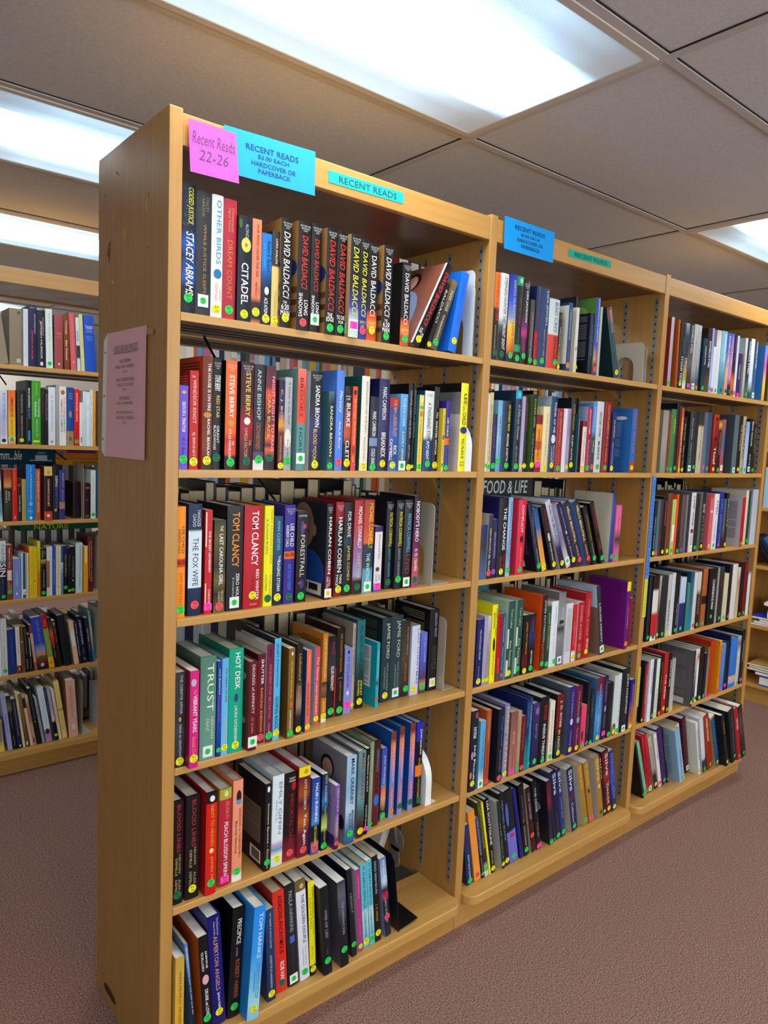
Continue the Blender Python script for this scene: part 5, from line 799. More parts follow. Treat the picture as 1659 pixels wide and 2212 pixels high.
2 1 24199 190 2457 0 80 h ||a8c8e0@0 c8d8e4@.5 d0dce0@1|P.94
2 1 24400 330 1769 0 80 p ||4a2a60@0 3a2868@.3 44346c@1|P.95|DANIELLE STEEL;.25;.6;.35;.65;d8d0c0;b
2 1 24853 195 2439 0 40 h sb8c0c0||c8d0d0@0 b8b8b0@.7 b09a78@1|-
2 1 25162 309 2466 0 80 h ||24344c@0 203044@.6 4a6a7a@.85|g.93|DANIELLE STEEL;.05;.6;.35;.75;w;b
2 1 25484 326 2490 0 80 h |white and dark green hardcover, on far bay's top shelf|dce0e0@0 c8d8e0@.7 4a5a50@.9|d.93
2 1 25823 305 2517 0 80 h ||2c3c54@0 3a5a84@.5 4a70a8@1|Wg.93|DANIELLE STEEL;.05;.5;.4;.75;d8e4f0;b
2 1 26621 263 2340 0 0 p s3f7ec0||4a9ae0@0 d05aa0@.4 f0c830@.7 e0a830@1|-|Lt;.2;.6;.2;.8;8ab4e0
2 1 27107 268 2117 0 80 h ||2a2a24|-
2 2 19000 402 2301 0 100 h |grey hardcover with green dot, on far bay's second shelf|9a9890@0 a8a098@.5 8a8a84@1|g.92
2 2 19412 149 2261 0 100 p ||8a4a2c|r.93
2 2 19571 352 2372 0 100 h s3f7c4a|green hardcover with yellow lettering, on far bay's second shelf|4a8a52@0 44844e@1|g.94|SEEK;.15;.4;.5;.8;d8c840;b
2 2 20078 209 2620 0 180 h ||1e2636|g.93
2 2 20292 144 2450 0 100 p ||c85a34@0 e09a40@.3 b0485a@.6 e8a850@1|y.95|HARPER;.15;.7;.35;.75;f0e0d0;b
2 2 20457 261 2137 0 100 p ||1c1c1a|y.94|Amor Towles;.12;.42;.35;.65;d8d4c0|Table for Two;.5;.88;.35;.65;d8d4c0
2 2 20982 300 2364 0 100 h s2c3036|charcoal hardcover with white lettering, on far bay's second shelf|3a444a@0 34443e@1|Wg.92|Amor Towles;.1;.45;.4;.7;d0d4d0|Table for Two;.5;.85;.4;.65;d0d4d0
2 2 21293 326 2342 0 100 h |charcoal and dark teal hardcover, on far bay's second shelf|1c2a36@0 243440@1|g.9
2 2 21641 421 2361 0 100 h |cream and charcoal hardcover with grey lettering, on far bay's second shelf|30343a@0 3a3c3c@.2 c8bca4@.24 c0b49c@.9|-|JOHN WATERS;.15;.8;.35;.65;6a6458
2 2 22073 304 2399 0 100 h |grey hardcover with pink label, on far bay's second shelf|5a6a80@0 6a7a90@1|P.9
2 2 22389 308 2390 0 100 h |dark teal hardcover, on far bay's second shelf|3a506a@0 40587a@1|g.92
2 2 22847 432 2360 0 100 h |crimson and red hardcover with dark brown lettering, on far bay's second shelf|b8382c@0 b0342a@.35 7a1c20@.45 8a1e24@1|y.93|MURAKAMI;.05;.45;.3;.75;3a1414;b|Thief;.55;.85;.3;.7;f0e8e0;b
2 2 23308 279 2176 0 100 h ||5a1a1e@0 e0b040@.1 5a1a1c@.2 2a1a1c@1|g.94|MARTIAN;.25;.65;.35;.65;c8a838
2 2 23605 295 2191 0 100 h ||b05a6a@0 4a6a94@.4 b8505a@.9|Wy.9
2 2 24392 400 2416 0 -20 h s4a5c64|grey hardcover with pale grey lettering, on far bay's second shelf|5a6e74@0 62767a@1|Wg.94|L;.1;.9;.4;.9;c8a4a8
2 2 25066 333 2424 0 100 h |black hardcover with tan lettering, on far bay's second shelf|1e2028@0 1a1c24@1|y.93|THE INVISIBLE;.15;.6;.4;.75;c8b088;b
2 2 25411 285 2414 0 100 h ||b8a888@0 b8a484@1|g.93|THE PUZZLE BOX;.05;.75;.35;.75;2a2420;b
2 2 25710 315 2209 0 100 p ||7aa8e0@0 a8c0e4@.5 b0c0dc@1|g.93
2 2 26058 367 2345 0 100 h |black hardcover with white lettering, on far bay's second shelf|1a1a1c|Wg.92|BRAD TAYLOR;.05;.5;.45;.75;f0f0f0;b|KAYS;.65;.85;.4;.7;d0d0d0;b
2 2 26438 325 2155 0 100 h ||2a2a2e@0 242428@1|g.93|KILLER;.1;.6;.4;.65;a89a78
2 3 18777 186 2119 0 40 p ||1c2c3a|y.93|RECENT READS;.3;.85;.35;.65;d0d4d8
2 3 18972 212 2128 0 40 p ||4a7078@0 547a84@1|r.93
2 3 19194 155 2137 0 40 p ||5a3a40|-
2 3 19359 315 2255 0 40 p |black paperback, fourth from left on far bay's third shelf|1c1e1c@0 1a1c1a@1|y.93|*;.08;.5;.5;.75;a0405a
2 3 19683 340 2372 0 40 h |brown hardcover, on far bay's third shelf|7a4a34@0 7a4830@1|y.93
2 3 20038 259 2125 0 40 p ||b8cc7a@0 b0c474@1|g.93|EARLY MITT;.48;.74;.3;.75;2a2c24;b|*;.46;.76;.2;.85;e8ece0
2 3 20307 154 2313 0 40 p ||f05a1e|-
2 3 20481 270 2305 0 40 h |dark brown hardcover with crimson lettering, on far bay's third shelf|2a1c1c@0 341e20@1|g.95|STARRIDGE;.05;.6;.4;.7;a03040;b
2 3 20766 279 2286 0 40 h |dark brown hardcover with purple dot, on far bay's third shelf|6a5a54@0 5a4c48@1|V.94
2 3 21056 149 2290 0 40 h ||7a7a80|V.93
2 3 21384 353 2364 0 0 h s6a6c74|white hardcover with charcoal lettering, on far bay's third shelf|d8d8d8@0 d0d0d0@1|Wy.93|CHIP WAR;.05;.56;.35;.7;2a3034;b|o;.6;.68;.2;.8;8a3a44|CHRIS MILLER;.72;.9;.35;.6;5a5a5a
2 3 21826 315 2297 0 40 h |charcoal hardcover with green dot, on far bay's third shelf|1c2c30@0 203034@1|g.93
2 3 22337 288 2368 0 40 h sa8a498|charcoal hardcover with grey lettering, on far bay's third shelf|22302a@0 1e2a26@1|y.92|FERRY PORT;.2;.35;.2;.7;d0d0c8;b|BITERS;.4;.85;.3;.7;8a8a80
2 3 22878 267 2300 0 -20 p sd0707c||c02038@0 e06a74@.12 d86a74@1|y.93|*;.3;.33;.2;.8;f0e4e4|L;.84;.95;.2;.7;f0f0f0
2 3 23320 403 2288 0 40 p |white paperback with navy lettering, on far bay's third shelf|e4e0e4@0 dcd8dc@1|g.93|STEAL;.12;.4;.5;.8;24304a;b|MATTHEW TIERNEY;.5;.85;.4;.6;3a3a44
2 3 23735 417 2348 0 40 h |blue and purple hardcover with lavender lettering, on far bay's third shelf|24389a@0 203088@1|r.93|CARL BERNSTEIN;.12;.88;.4;.75;6a90d8;b
2 3 24182 209 2062 0 40 p ||4a6a78@0 6a6a58@.6 4a2024@.85|-
2 3 24403 235 2302 0 40 h ||22242a|y.94|BRIAN;.1;.6;.4;.7;c8c8c8
2 3 25545 314 2125 0 -100 p sc4c0c8||b81e30|g.94|Lt;.1;.85;.15;.9;6a6a70
2 3 26368 256 2393 0 120 h ||d8d0b8@0 d0c8b0@1|y.93
2 3 26637 211 2358 0 120 h ||24483c@0 1f4438@1|g.93
2 3 26852 533 2427 0 40 h |pale grey hardcover, on far bay's third shelf|b0b8c4@0 bcc4cc@1|-
2 4 18872 230 2497 0 60 h |dark teal and charcoal hardcover, on far bay's fourth shelf|1a2a34@0 222a2c@1|g.94
2 4 19106 395 2512 0 20 h |white and red hardcover, on far bay's fourth shelf|241c1e@0 2a2022@.2 d8d4d0@.25 dcd8d4@.55 c82a34@.6 c0242e@.92 e8e4e0@.95|d.94
2 4 19590 142 2431 0 60 p ||b8b0a8@0 6a3034@.6 8a4a40@1|y.93
2 4 19820 412 2410 0 60 h |charcoal hardcover, fourth from left on far bay's fourth shelf|2a323a@0 262c34@1|g.94
2 4 20254 237 2447 0 60 h ||c0c0c0@0 b8b8b4@1|y.94|JEFFREY;.4;.85;.35;.7;2a2a30;b
2 4 20514 275 2485 0 60 h |pale grey and white hardcover, on far bay's fourth shelf|c8ccd0@0 d0d4d8@1|-
2 4 20824 320 2442 0 60 h |black hardcover with white lettering, seventh from left on far bay's fourth shelf|1c2024@0 181c20@1|g.93|Truth Today;.5;.85;.4;.7;d0d0c8
2 4 21173 450 2240 0 60 p |dark blue and pale blue paperback, on far bay's fourth shelf|c0d0e4@0 b0c8e8@.45 26367c@.47 222e74@1|g.92
2 4 21635 72 2371 0 60 h ||181c1e|-
2 4 21719 254 1953 0 60 p ||2a8a74@0 2a9080@1|-|HOME;.05;.5;.4;.7;d06a70
2 4 21991 263 2371 0 60 h ||205a80@0 24688e@.5 2a8aa8@1|-|The Unlucky Uni;.1;.65;.4;.7;6ab0c8
2 4 22285 254 2361 0 60 h ||d4d4d0@0 c8c8c4@1|r.93
2 4 22565 302 2353 0 60 h |dark brown and pale grey hardcover with pale grey lettering, on far bay's fourth shelf|d0ccc8@0 c8c4c0@.3 3a2c28@.4 2e2624@1|g.93|AVERAGE;.35;.75;.35;.65;b0a8a0
2 4 22967 385 2467 0 40 h s9a5c34|salmon and brown hardcover, on far bay's fourth shelf|b06a3c@0 a86438@.46 241f1c@.47 241f1c@.6 b06a3a@.61 a8623a@1|g.93
2 4 23534 687 2406 0 60 h |black hardcover with white lettering, fifteenth from left on far bay's fourth shelf|1c1f24@0 191c20@1|g.85|CONFIDENCE MAN;.2;.72;.4;.65;f0f0f0;b|MAGGIE HABERMAN;.18;.75;.7;.82;7a7468
2 4 24234 162 2391 0 60 h ||9a9ca0|-
2 4 24423 409 2398 0 60 h |charcoal hardcover with crimson lettering, on far bay's fourth shelf|3a3c40@0 2c2e32@.5 34363a@1|g.92|DEAN;.2;.5;.3;.6;8a2a34;b
2 4 24860 389 2079 0 60 p |cream paperback, on far bay's fourth shelf|d0cca8@0 ccc8a4@1|g.92
2 4 25319 254 2420 0 60 h ||1c2434|r.93
2 4 25602 474 2431 0 60 h |white hardcover, twentieth from left on far bay's fourth shelf|dcd8cc@0 d4d0c4@1|-
2 4 26104 233 2253 0 60 p ||d8d4bc@0 b88a7a@.3 c8c4a0@1|y.95
2 4 26367 325 2353 0 60 h ||1c1c20|g.94
2 4 26766 300 2391 0 60 h ||8a1e2c@0 7a1c28@1|g.94
2 4 27096 289 2037 0 60 p ||3a2e2a@0 d8dcdc@.12 d0d8dc@1|-
2 5 18929 113 2380 0 40 h ||1c1c1c|y.95
2 5 19054 164 2342 0 40 h ||1a1a1c@0 b02430@.05 a82030@1|-|ANDREW;.2;.7;.4;.7;e0d0d0
2 5 19222 252 2448 0 -40 h sd0d4da|white hardcover with charcoal lettering, on far bay's fifth shelf|d4d8dc@0 dce0e4@1|-|NOT PASS;.15;.55;.5;.75;5a5a6a;b
2 5 19630 176 2374 0 40 p ||2c3c50|g.94
2 5 19829 237 2357 0 40 p ||d8e4d4@0 d0dcc8@1|y.94|SIEGE;.5;.85;.35;.65;c09a8a
2 5 20090 276 2396 0 40 h |black hardcover with tan lettering, on far bay's fifth shelf|201c1a|o.95|GREAT AMERICAN;.1;.6;.4;.65;b08a48
2 5 20403 292 2501 0 40 h |red hardcover with white lettering, on far bay's fifth shelf|c02430@0 b81e2a@1|y.9|THE SIEGE;.35;.75;.35;.7;f0e4e0;b
2 5 20714 266 2393 0 40 h |dark brown and black hardcover with white lettering, on far bay's fifth shelf|1a1c1c@0 3a2420@.8|o.94|DEMAND SIDE;.1;.55;.45;.75;e0e0e0;b
2 5 21004 288 2175 0 40 h ||a8a8a4@0 b8b8b4@1|y.94
2 5 22248 172 2353 0 -180 p s6a686e||3a3a44@0 3a3440@1|y.92|Lt;.1;.3;.2;.9;8a888e|Lt;.38;.8;.2;.9;8a888e|L;.87;.97;.2;.9;d8d8d8
2 5 22845 176 2271 0 40 p ||dce0e0@0 3a3a44@.8 2a3040@1|g.93|UNHIDE;.2;.75;.4;.7;3a4a4a
2 5 23035 178 2259 0 40 h ||e4e8e8@0 d0442a@.15 e0e4e4@.3|d.93
2 5 23240 402 2262 0 40 h |black hardcover, thirteenth from left on far bay's fifth shelf|1c1e22|y.95
2 5 23684 211 1975 0 40 p ||1c2448|g.94
2 5 23923 185 2189 0 40 h ||8a7a3a@0 a8944a@1|P.97
2 5 24136 258 2428 0 40 h ||c83a2a@0 b83024@1|r.98
2 5 24774 192 2369 0 -40 p se8981c||e8941c@0 e0881a@1|r.94|ESCAPE;.1;.7;.3;.7;a0601a
2 5 25157 375 2151 0 40 p |sky blue and bright blue paperback, on far bay's fifth shelf|5a94d8@0 5088cc@1|r.95
2 5 25577 228 2191 0 40 h ||262830|P.9
2 5 25836 154 2415 0 40 h ||20285c|-
2 5 26021 673 2255 0 40 h s3a78c0|bright blue hardcover, on far bay's fifth shelf|3c84d8@0 3478c8@.75 c8b8a0@.78 c0b4a0@.9 3a80d0@.92|-
2 5 26709 303 2267 0 40 h ||b8bcbc@0 8a6a60@.15 c0c4c4@.3|g.95
2 5 27045 340 2476 0 40 h ||1e2022@0 24262a@1|P.92|KENNEDY;.2;.6;.4;.7;b8bcc0
2 6 19514 116 2459 -206 20 h s181a22||16181e|g.94|AMERICAN;.1;.8;.4;.7;8a2430|Lt;.3;.75;.2;.9;6a6a74|L;.85;.95;.4;1;e0e0e0
2 6 19852 169 2500 -210 140 p ||7ac8a8@0 70bca0@1|g.94|CHILD'S;.1;.7;.35;.65;4a8a70
2 6 20037 138 2620 -170 140 h ||c8243a@0 b81e30@1|g.95|ALL BAD BANGED;.2;.7;.35;.75;5a0c18;b
2 6 20194 172 2620 -161 140 h ||c8283c@0 b82034@1|Wg.94|ALL BAD BANGED;.35;.75;.35;.75;5a0c18;b
2 6 20586 251 2500 -202 140 p sa89c90|leaning pale grey and charcoal paperback with grey lettering, on far bay's bottom shelf|b8b0a0@0 b0a898@.6 2a2a24@.75|y.92|ZODIAC;.2;.6;.35;.7;7a7468;b
2 6 20919 214 2500 -179 140 p ||e0e0e0@0 d8d8d8@1|P.93|POWER;.1;.5;.4;.7;4a4a50
2 6 21170 358 2620 -178 140 h |leaning dark purple hardcover, seventh from left on far bay's bottom shelf|4a2c64@0 44285e@1|g.93
2 6 21559 116 2620 -178 140 h ||2c1c38|g.93|LAWS;.2;.6;.3;.7;b0a0b8
2 6 22026 358 2500 -184 -160 p s98bcd8|leaning sky blue and pale blue paperback with sky blue lettering, on far bay's bottom shelf|88b0d4@0 a0c4e0@1|g.94|TO RISK IT ALL;.4;.9;.45;.7;2a3a54;b|Lt;.12;.85;.2;.9;6a8eb0|L;.86;.95;.4;.85;3a3a3a
2 6 22689 236 2500 -191 140 p ||d8dce0@0 d0d4d8@1|d.95|ADMIRAL;.1;.4;.4;.7;3a4a6a;b
2 6 23054 310 2620 -158 140 h |leaning maroon hardcover, on far bay's bottom shelf|5a1c2c@0 501a28@1|Wg.92
2 6 23380 167 2500 -158 -260 p ||dce0d8@0 d8d8d4@1|y.92|BOUNDARIES;.15;.72;.4;.75;3a4048;b
2 6 23563 160 2500 -159 140 p ||d8c8c8@0 d4c0c4@.8 3a3a2a@.9|g.94
2 6 23734 315 2620 -159 -260 h |leaning white and pale grey hardcover, on far bay's bottom shelf|c8d0d8@0 d8d8d8@.5 c0ccd8@.75 2a3a54@.8|g.95
2 6 24168 452 2620 -180 -260 h |leaning burnt orange hardcover with white lettering, on far bay's bottom shelf|a03a24@0 983420@1|g.93|UNDER THE SKIN;.05;.48;.35;.65;f0e0d8;b
2 6 24861 347 2500 -205 -260 p sd0b45a|leaning navy paperback with sky blue lettering, on far bay's bottom shelf|d8bc5c@0 285a8a@.05 2a5c8c@.9|y.95|ELEGANT;.1;.8;.35;.65;7aa0c0
2 6 25235 215 2620 -205 -560 h s1c2224||1c2424@0 1e2828@1|y.92|WAR;.12;.38;.35;.7;c8a040
2 6 25468 161 2500 -191 -260 p ||d8dcd4@0 3a7a8a@.2 c86a3a@.5 d8d8cc@.8|g.93
2 6 25776 500 2620 -185 -560 h |leaning black hardcover with sage green lettering, on far bay's bottom shelf|20262c@0 1c2226@1|g.9|THE TRUTH;.1;.8;.35;.6;6a7a70
2 6 26319 317 2620 -188 -560 h |leaning red hardcover with white lettering, on far bay's bottom shelf|b81c2a@0 b0182a@1|o.94|WAR;.2;.42;.3;.75;f0e8e8;b
2 6 26688 434 2620 -194 -560 h |leaning dark brown and black hardcover, on far bay's bottom shelf|2a2426@0 6a4a44@.3 3a2c2a@.7 1a1a1c@1|g.93
9 1 784 316 2037 -79 18200 p s8a7c66||9a8e7a|-|
9 1 1131 479 2252 0 18220 p |tan and grey paperback, on left bookcase's top shelf|9a8e78@0 8f8470@1|-|*;.05;.1;.6;.85;6a6050|*;.88;.95;.55;.85;c8c0b0
9 1 1614 180 2259 0 18100 h ||d8e0ee|-|IT COULD ALWAYS BE WORSE;.05;.85;.4;.6;a8b8d8
9 1 1808 319 2416 -2 18100 h |navy hardcover with red lettering, on left bookcase's top shelf|262c58|-|JEWISH HUMOR;.4;.88;.28;.55;e0504a;b|DRUCKERMAN;.13;.45;.68;.85;d8d8e8|APPLAUSE;.02;.04;.2;.85;c8c8dc;H
9 1 2146 311 2283 -6 18100 h ||1e243c|-|JEWISH HUMOR;.18;.85;.3;.62;f0d8d0;b|ENCYCLOPEDIA OF;.12;.44;.68;.82;c8ccd8|o;.9;.97;.3;.7;e0e4ec
9 1 2474 268 2383 -9 18100 h ||dcebe8|g.92|Irena's Children;.08;.55;.45;.7;8aa4a4|Tilar J. Mazzeo;.6;.85;.45;.6;b0c4c4
9 1 2792 340 2189 0 18100 h s7a3a3c||a8565a|-|TANAKH;.32;.36;.25;.85;e0a040;Hb|THE HOLY;.38;.4;.3;.8;d09a50;H|SCRIPTURES;.41;.43;.2;.85;d09a50;H|o;.88;.93;.4;.65;e0c8c0
9 1 3183 217 2212 -12 18100 p ||8a4a1e|-|Hostage;.1;.35;.3;.65;f0e4d4;b|Elie Wiesel;.46;.82;.3;.62;f0e4d4;b
9 1 3446 224 2363 -23 18100 h sa84a58||d86a76|-|Survival: a Jewish Journey;.1;.72;.4;.62;f0b070|o;.83;.88;.4;.65;f0b070
9 1 3702 138 2191 -23 18100 h ||dce4e4@0 dce4e4@.52 4a3a44@.53 4a3a44@.75 c8e0e8@.78|-|*;.25;.45;.3;.6;6aa8e0
9 1 3861 149 2349 -28 18100 p ||d8d8a0|-|Cultural Jew Guide;.2;.6;.4;.7;8a8a5a
9 1 4024 411 2328 -21 18100 h |blue hardcover with pale blue lettering, on left bookcase's top shelf|1a5cc8|-|TANAKH;.18;.24;.15;.9;d8d0e8;Hb|THE HOLY;.25;.27;.3;.8;c8c8e8;H|SCRIPTURES;.28;.3;.2;.85;c8c8e8;H|*;.37;.38;.2;.8;6a9ae8|*;.4;.41;.2;.85;6a9ae8|*;.43;.44;.25;.8;6a9ae8
9 2 742 265 2130 0 18100 p ||d4dcec@0 b8c4e4@.5 c8d0ec@.8 e8ecf0@1|-|BODY OF TRUTH;.05;.53;.4;.7;5a6484|HARRIET BROWN;.55;.87;.35;.6;e08a90|o;.9;.97;.2;.8;2a2e5a
9 2 1031 271 2151 0 18100 p ||ee7a3c@0 f09038@.3 ecc030@.6 e8c838@.87 e8e4d8@.88 eca060@.97|g.91|AMERICAN PIE;.13;.5;.35;.7;6a2a1a;b|EBER DEMPTER;.55;.82;.4;.6;8a6a2a
9 2 1373 311 2178 0 18100 h ||232124|y.92|THE SLEEP REVOLUTION;.07;.42;.45;.62;c8c0b0|ARIANNA HUFFINGTON;.46;.86;.45;.62;c8c0b0
9 2 1696 206 2597 0 18100 h ||1c1c20|-|MIND BOOSTING;.12;.42;.4;.75;f0f0f0;b|SECRETS;.44;.6;.4;.75;4a9ae8;b|*;.78;.94;.35;.75;4a8ad8
9 2 1910 348 2605 0 18100 h |bright green hardcover with white lettering, on left bookcase's second shelf|48aa3c|-|The Healing;.28;.56;.65;.88;w;b|Kitchen;.33;.56;.3;.55;w;b|Bottom Line's;.04;.22;.45;.65;f0e040|Stephen Sinatra, M.D.;.6;.88;.45;.65;e8f0e0|*;.93;.96;.15;.85;f0e020
9 2 2270 136 2285 0 18100 p ||252327|-|PRINCE OF MEDICINE;.03;.43;.3;.65;b03a3a
9 2 2411 120 2283 0 18100 p ||222226|-|THE TRUTH IN SMALL DOSES;.08;.55;.3;.7;b0b4bc
9 2 2543 277 2393 0 18100 p ||dbe6f2|-|Dr. A's HABITS OF HEALTH;.14;.76;.42;.66;7a8a9c|o;.92;.96;.35;.65;c07070
9 2 2833 132 2500 0 18100 p s9a9494||b4b0ac@0 a8a4a0@1|-|
9 2 2972 282 2456 0 18100 p ||e8ecec|-|GOD-GIVEN;.18;.47;.6;.82;d84a44;b|REMEDIES;.22;.46;.22;.45;d84a44;b|FOR;.48;.52;.15;.85;4a90e0;Hb|EVERYDAY;.54;.78;.6;.82;3a4654;b|AILMENTS;.54;.77;.22;.45;3a4654;b|o;.06;.14;.2;.8;c86a3a
9 2 3272 285 2439 0 18100 h ||1f56a0@0 1f56a0@.74 a8966c@.76 a8966c@.97|-|THE OFFICIAL;.1;.12;.25;.8;c8d8ec;H|COMPANION;.14;.16;.25;.8;c8d8ec;H|TO THE BOOK;.18;.2;.25;.8;c8d8ec;H|o;.4;.52;.3;.7;a89a7a|o;.84;.92;.3;.7;7a6a4a
9 2 3573 210 2384 0 18100 p ||e0262c|g.92|ANTICANCER LIVING;.06;.57;.35;.65;f4e4e0;b|THE SIX;.6;.85;.35;.55;8a1a1e
9 2 3788 132 1848 0 18100 p ||e8ece8|-|*;.8;.92;.4;.7;5a6a6a
9 2 3925 127 2317 0 18100 p ||dfeaf2@0 c8e0f0@1|-|PURE FOOD;.2;.6;.4;.6;9ac0d8
9 2 4058 142 2300 0 18100 p ||e4f0f4|-|Health;.25;.33;.4;.7;4a5a7a|o;.5;.52;.4;.6;8a9ab0
9 2 4205 134 2393 0 18100 p ||dce4e8@0 e0e8ec@1|-|BODY WISDOM;.1;.8;.4;.65;7a94b8
9 2 4347 108 2390 0 18100 p ||eca030|-|YEAR ACTION;.35;.7;.5;.8;c86a1e
9 3 655 152 2062 -20 18120 p ||8a5a9a@0 b8a0c4@.18 e8ece8@.2 e8ece8@.35 7ab0c4@.4 8ac0d0@.85 e8e8e4@1|-|HOME BASED CARE;.3;.85;.5;.75;3a5a6a
9 3 854 284 2114 0 18120 p ||8a4434@0 a8603a@.15 e0a860@.32 3a3428@.38 4a4a3a@.7 2a2a26@1|-|AFRICA;.42;.6;.55;.8;e0d8c0;b|AFRINEUS;.4;.64;.2;.42;e0d8c0;b
9 3 1162 184 2116 0 18120 p ||e0342e|-|INSTITUTE OF LOVE;.05;.4;.35;.62;f0b060;b|JESSE O'NEILL;.45;.82;.4;.6;a02020|o;.9;.96;.4;.7;f0c0b0
9 3 1366 145 1516 0 18120 h ||b82a4a@0 b82a4a@.06 2a2228@.07 2a2426@1|-|THE OTHER TUDORS;.3;.75;.35;.7;d8d4d0;b
9 3 1522 153 1712 0 18120 h sa8985c||b8b05a|-|MINDFULNESS;.1;.9;.45;.62;8a823a
9 3 1685 351 2316 0 18120 h s1c3c60|bright blue hardcover with pale blue lettering, on left bookcase's third shelf|1a90e4|-|FULL CATASTROPHE LIVING;.04;.64;.42;.62;c8e4f4|o;.66;.74;.3;.7;8ac8f0|Jon;.77;.79;.35;.65;d0ecf8;H|Kabat;.81;.84;.2;.7;d0ecf8;H|Zinn;.86;.88;.35;.65;d0ecf8;H|o;.92;.98;.35;.65;e0ecf0
9 3 2044 184 2135 0 18120 h ||d0703a@0 c86a36@1|-|WHAT DARWIN GOT WRONG;.04;.84;.4;.75;f4e4d8;b
9 3 2342 322 2251 0 17980 h s7a2c2a||e4c878@0 e8cc80@.17 3c241e@.175 3a221e@.83 d8502a@.835 d44a24@1|-|DARWIN'S DOUBT;.24;.74;.4;.65;e8dccc;b|o;.08;.14;.35;.65;c8a850|o;.88;.94;.3;.7;f0e8e0
9 3 2727 243 2328 0 18120 h ||22263a|-|SLEEPING;.2;.4;.35;.75;f0f0f4;b|YOUR WAY TO THE TOP;.4;.8;.35;.75;6a90e0;b|o;.8;.85;.2;.6;f09a9a
9 3 2975 228 2088 0 18120 h ||4c4898@0 4c4898@.64 b88a6a@.65 b88a6a@.78 44408a@.79|-|IMMORTALITY;.06;.35;.5;.75;d0d4ec|EMERGENT MIND;.4;.62;.5;.68;c8cce8
9 3 3611 307 1578 0 18400 h ||2a1420|-|
9 3 3986 264 1527 0 18120 h ||3a1828|-|*;.1;.15;.2;.8;9a7a6a|*;.46;.49;.35;.65;9a7a6a|*;.9;.96;.2;.75;8a6a5a
9 3 4262 207 2096 0 18120 p ||dcecec|g.92|SPIRITUAL;.1;.5;.4;.6;9ac0c0
9 4 666 242 2441 0 18120 h ||d4e0e4@0 d4e0e4@.3 1c2a48@.4 14203c@1|g.94,.6|PAPAL;.06;.38;.3;.75;6a8aa0|SIN;.38;.6;.05;.95;f4f4f4;b|GARRY WILLS;.62;.88;.4;.62;5a7ab0
9 4 927 221 2268 0 18120 p ||8a4432|g.86|Beginner's Grace;.06;.43;.3;.65;f0e0d4;b|*;.46;.65;.1;.85;e0d4c8|KATE;.72;.83;.6;.8;e0d0c4|BRAESTRUP;.68;.9;.25;.45;e0d0c4
9 4 1160 291 1671 0 18120 p ||8296d4|-|FLANNERY;.32;.68;.42;.6;c8d4f0|o;.84;.9;.35;.6;e0e8f4
9 4 1475 196 1901 0 18120 p ||d8e4e4@0 d8e4e4@1|-|*;0;.8;.3;.85;2a6a84|o;.86;.89;.6;.8;2a3a8a|*;.92;1;.3;.85;2a6a84
9 4 1683 74 2048 0 18120 h ||d82030@0 d82030@.07 e8d8b0@.08 e8dcb8@1|-|VARIATIONS;.2;.8;.4;.7;c8b080
9 4 1777 154 2123 0 18120 p ||ecd020|-|THE ART OF THE GOSPEL;.06;.6;.35;.65;b89a18|Raymond Carlin;.75;.96;.35;.62;4a3a10
9 4 1941 140 2112 0 18120 p ||ecd020|-|THE ART OF THE GOSPEL;.06;.6;.35;.65;b89a18|Raymond Carlin;.75;.96;.35;.62;4a3a10|*;.66;.69;.3;.6;c83020
9 4 2096 116 2346 0 18120 p ||dcd828@0 dcd428@.3 d88a28@.6 d88028@1|-|THE SPIRITUALITY;.1;.8;.35;.65;b07a20
9 4 2227 213 2040 0 18120 h ||1c1a1c@0 1c1a1c@.22 c8a860@.24 3a2c22@.34 1c1a1a@.4|g.93|JOHN;.05;.13;.6;.85;c8c4b8|UPDIKE;.04;.2;.2;.5;c8c4b8|A Month of Sundays;.44;.82;.4;.7;d8d0c0
9 4 2460 115 2094 0 18120 p ||e4e4d8@0 e4e4d8@.27 a87a60@.3 a07058@.82 e0dccc@.84|-|
9 4 2580 97 2114 0 18120 p ||e0e8e4|-|PILGRIMAGE;.1;.85;.4;.65;a8b8b8
9 4 2685 129 2107 0 18120 h ||3a5ec0|-|NOAH'S FLOOD DISCOVERED;.28;.78;.4;.65;c8d8f0
9 4 2822 114 2112 0 18120 p ||e4dcb8|-|THE LAST OF THE JUST;.05;.85;.3;.65;a06a50
9 4 2941 91 2105 0 18120 p ||ece4c0|y.84|THE LAST OF THE JUST;.05;.75;.3;.65;5a6a5a
9 4 3037 84 2099 0 18120 p ||3a60b0@0 3a60b0@.33 c8dcec@.35 6a9ad0@.6 5a90d0@1|-|
9 4 3126 184 2094 0 18120 p ||28306a@0 1e2450@.2 16181c@.35 16181c@1|g.86|HOLY CONSPIRACY;.18;.64;.35;.7;d8c050
9 4 3320 106 1999 0 18120 p ||1c1c20|y.93|GUILTY;.15;.6;.35;.65;9aa0a8
9 4 3431 162 2047 0 18120 p ||1a1c20|g.92|IF ANOTHER WAY;.22;.66;.45;.7;c8c8c0|o;.7;.74;.4;.7;d8d080
9 4 3639 290 2188 0 18120 h ||d0e0e4|-|TOMORROW'S GOD;.04;.54;.5;.78;7a98a8|NEALE DONALD WALSCH;.58;.9;.45;.6;5a7484
9 4 3944 196 2049 0 18080 h s1c1c1e||e8e0c0@0 f0b428@.03 f0b020@1|-|*;.02;.36;.4;.7;f4e8c0|CALLED OUT;.4;.9;.35;.62;c8801e
9 4 4144 233 2467 0 18140 h s5a1a28||6e2434|-|A PEOPLE OF HOPE;.08;.82;.5;.8;d89a40;b|*;.12;.76;.25;.32;d8b8a8
9 5 474 252 2422 -16 18120 p ||e4ecec@0 d8e8e4@1|-|SACRED;.2;.8;.4;.7;a8c0b8
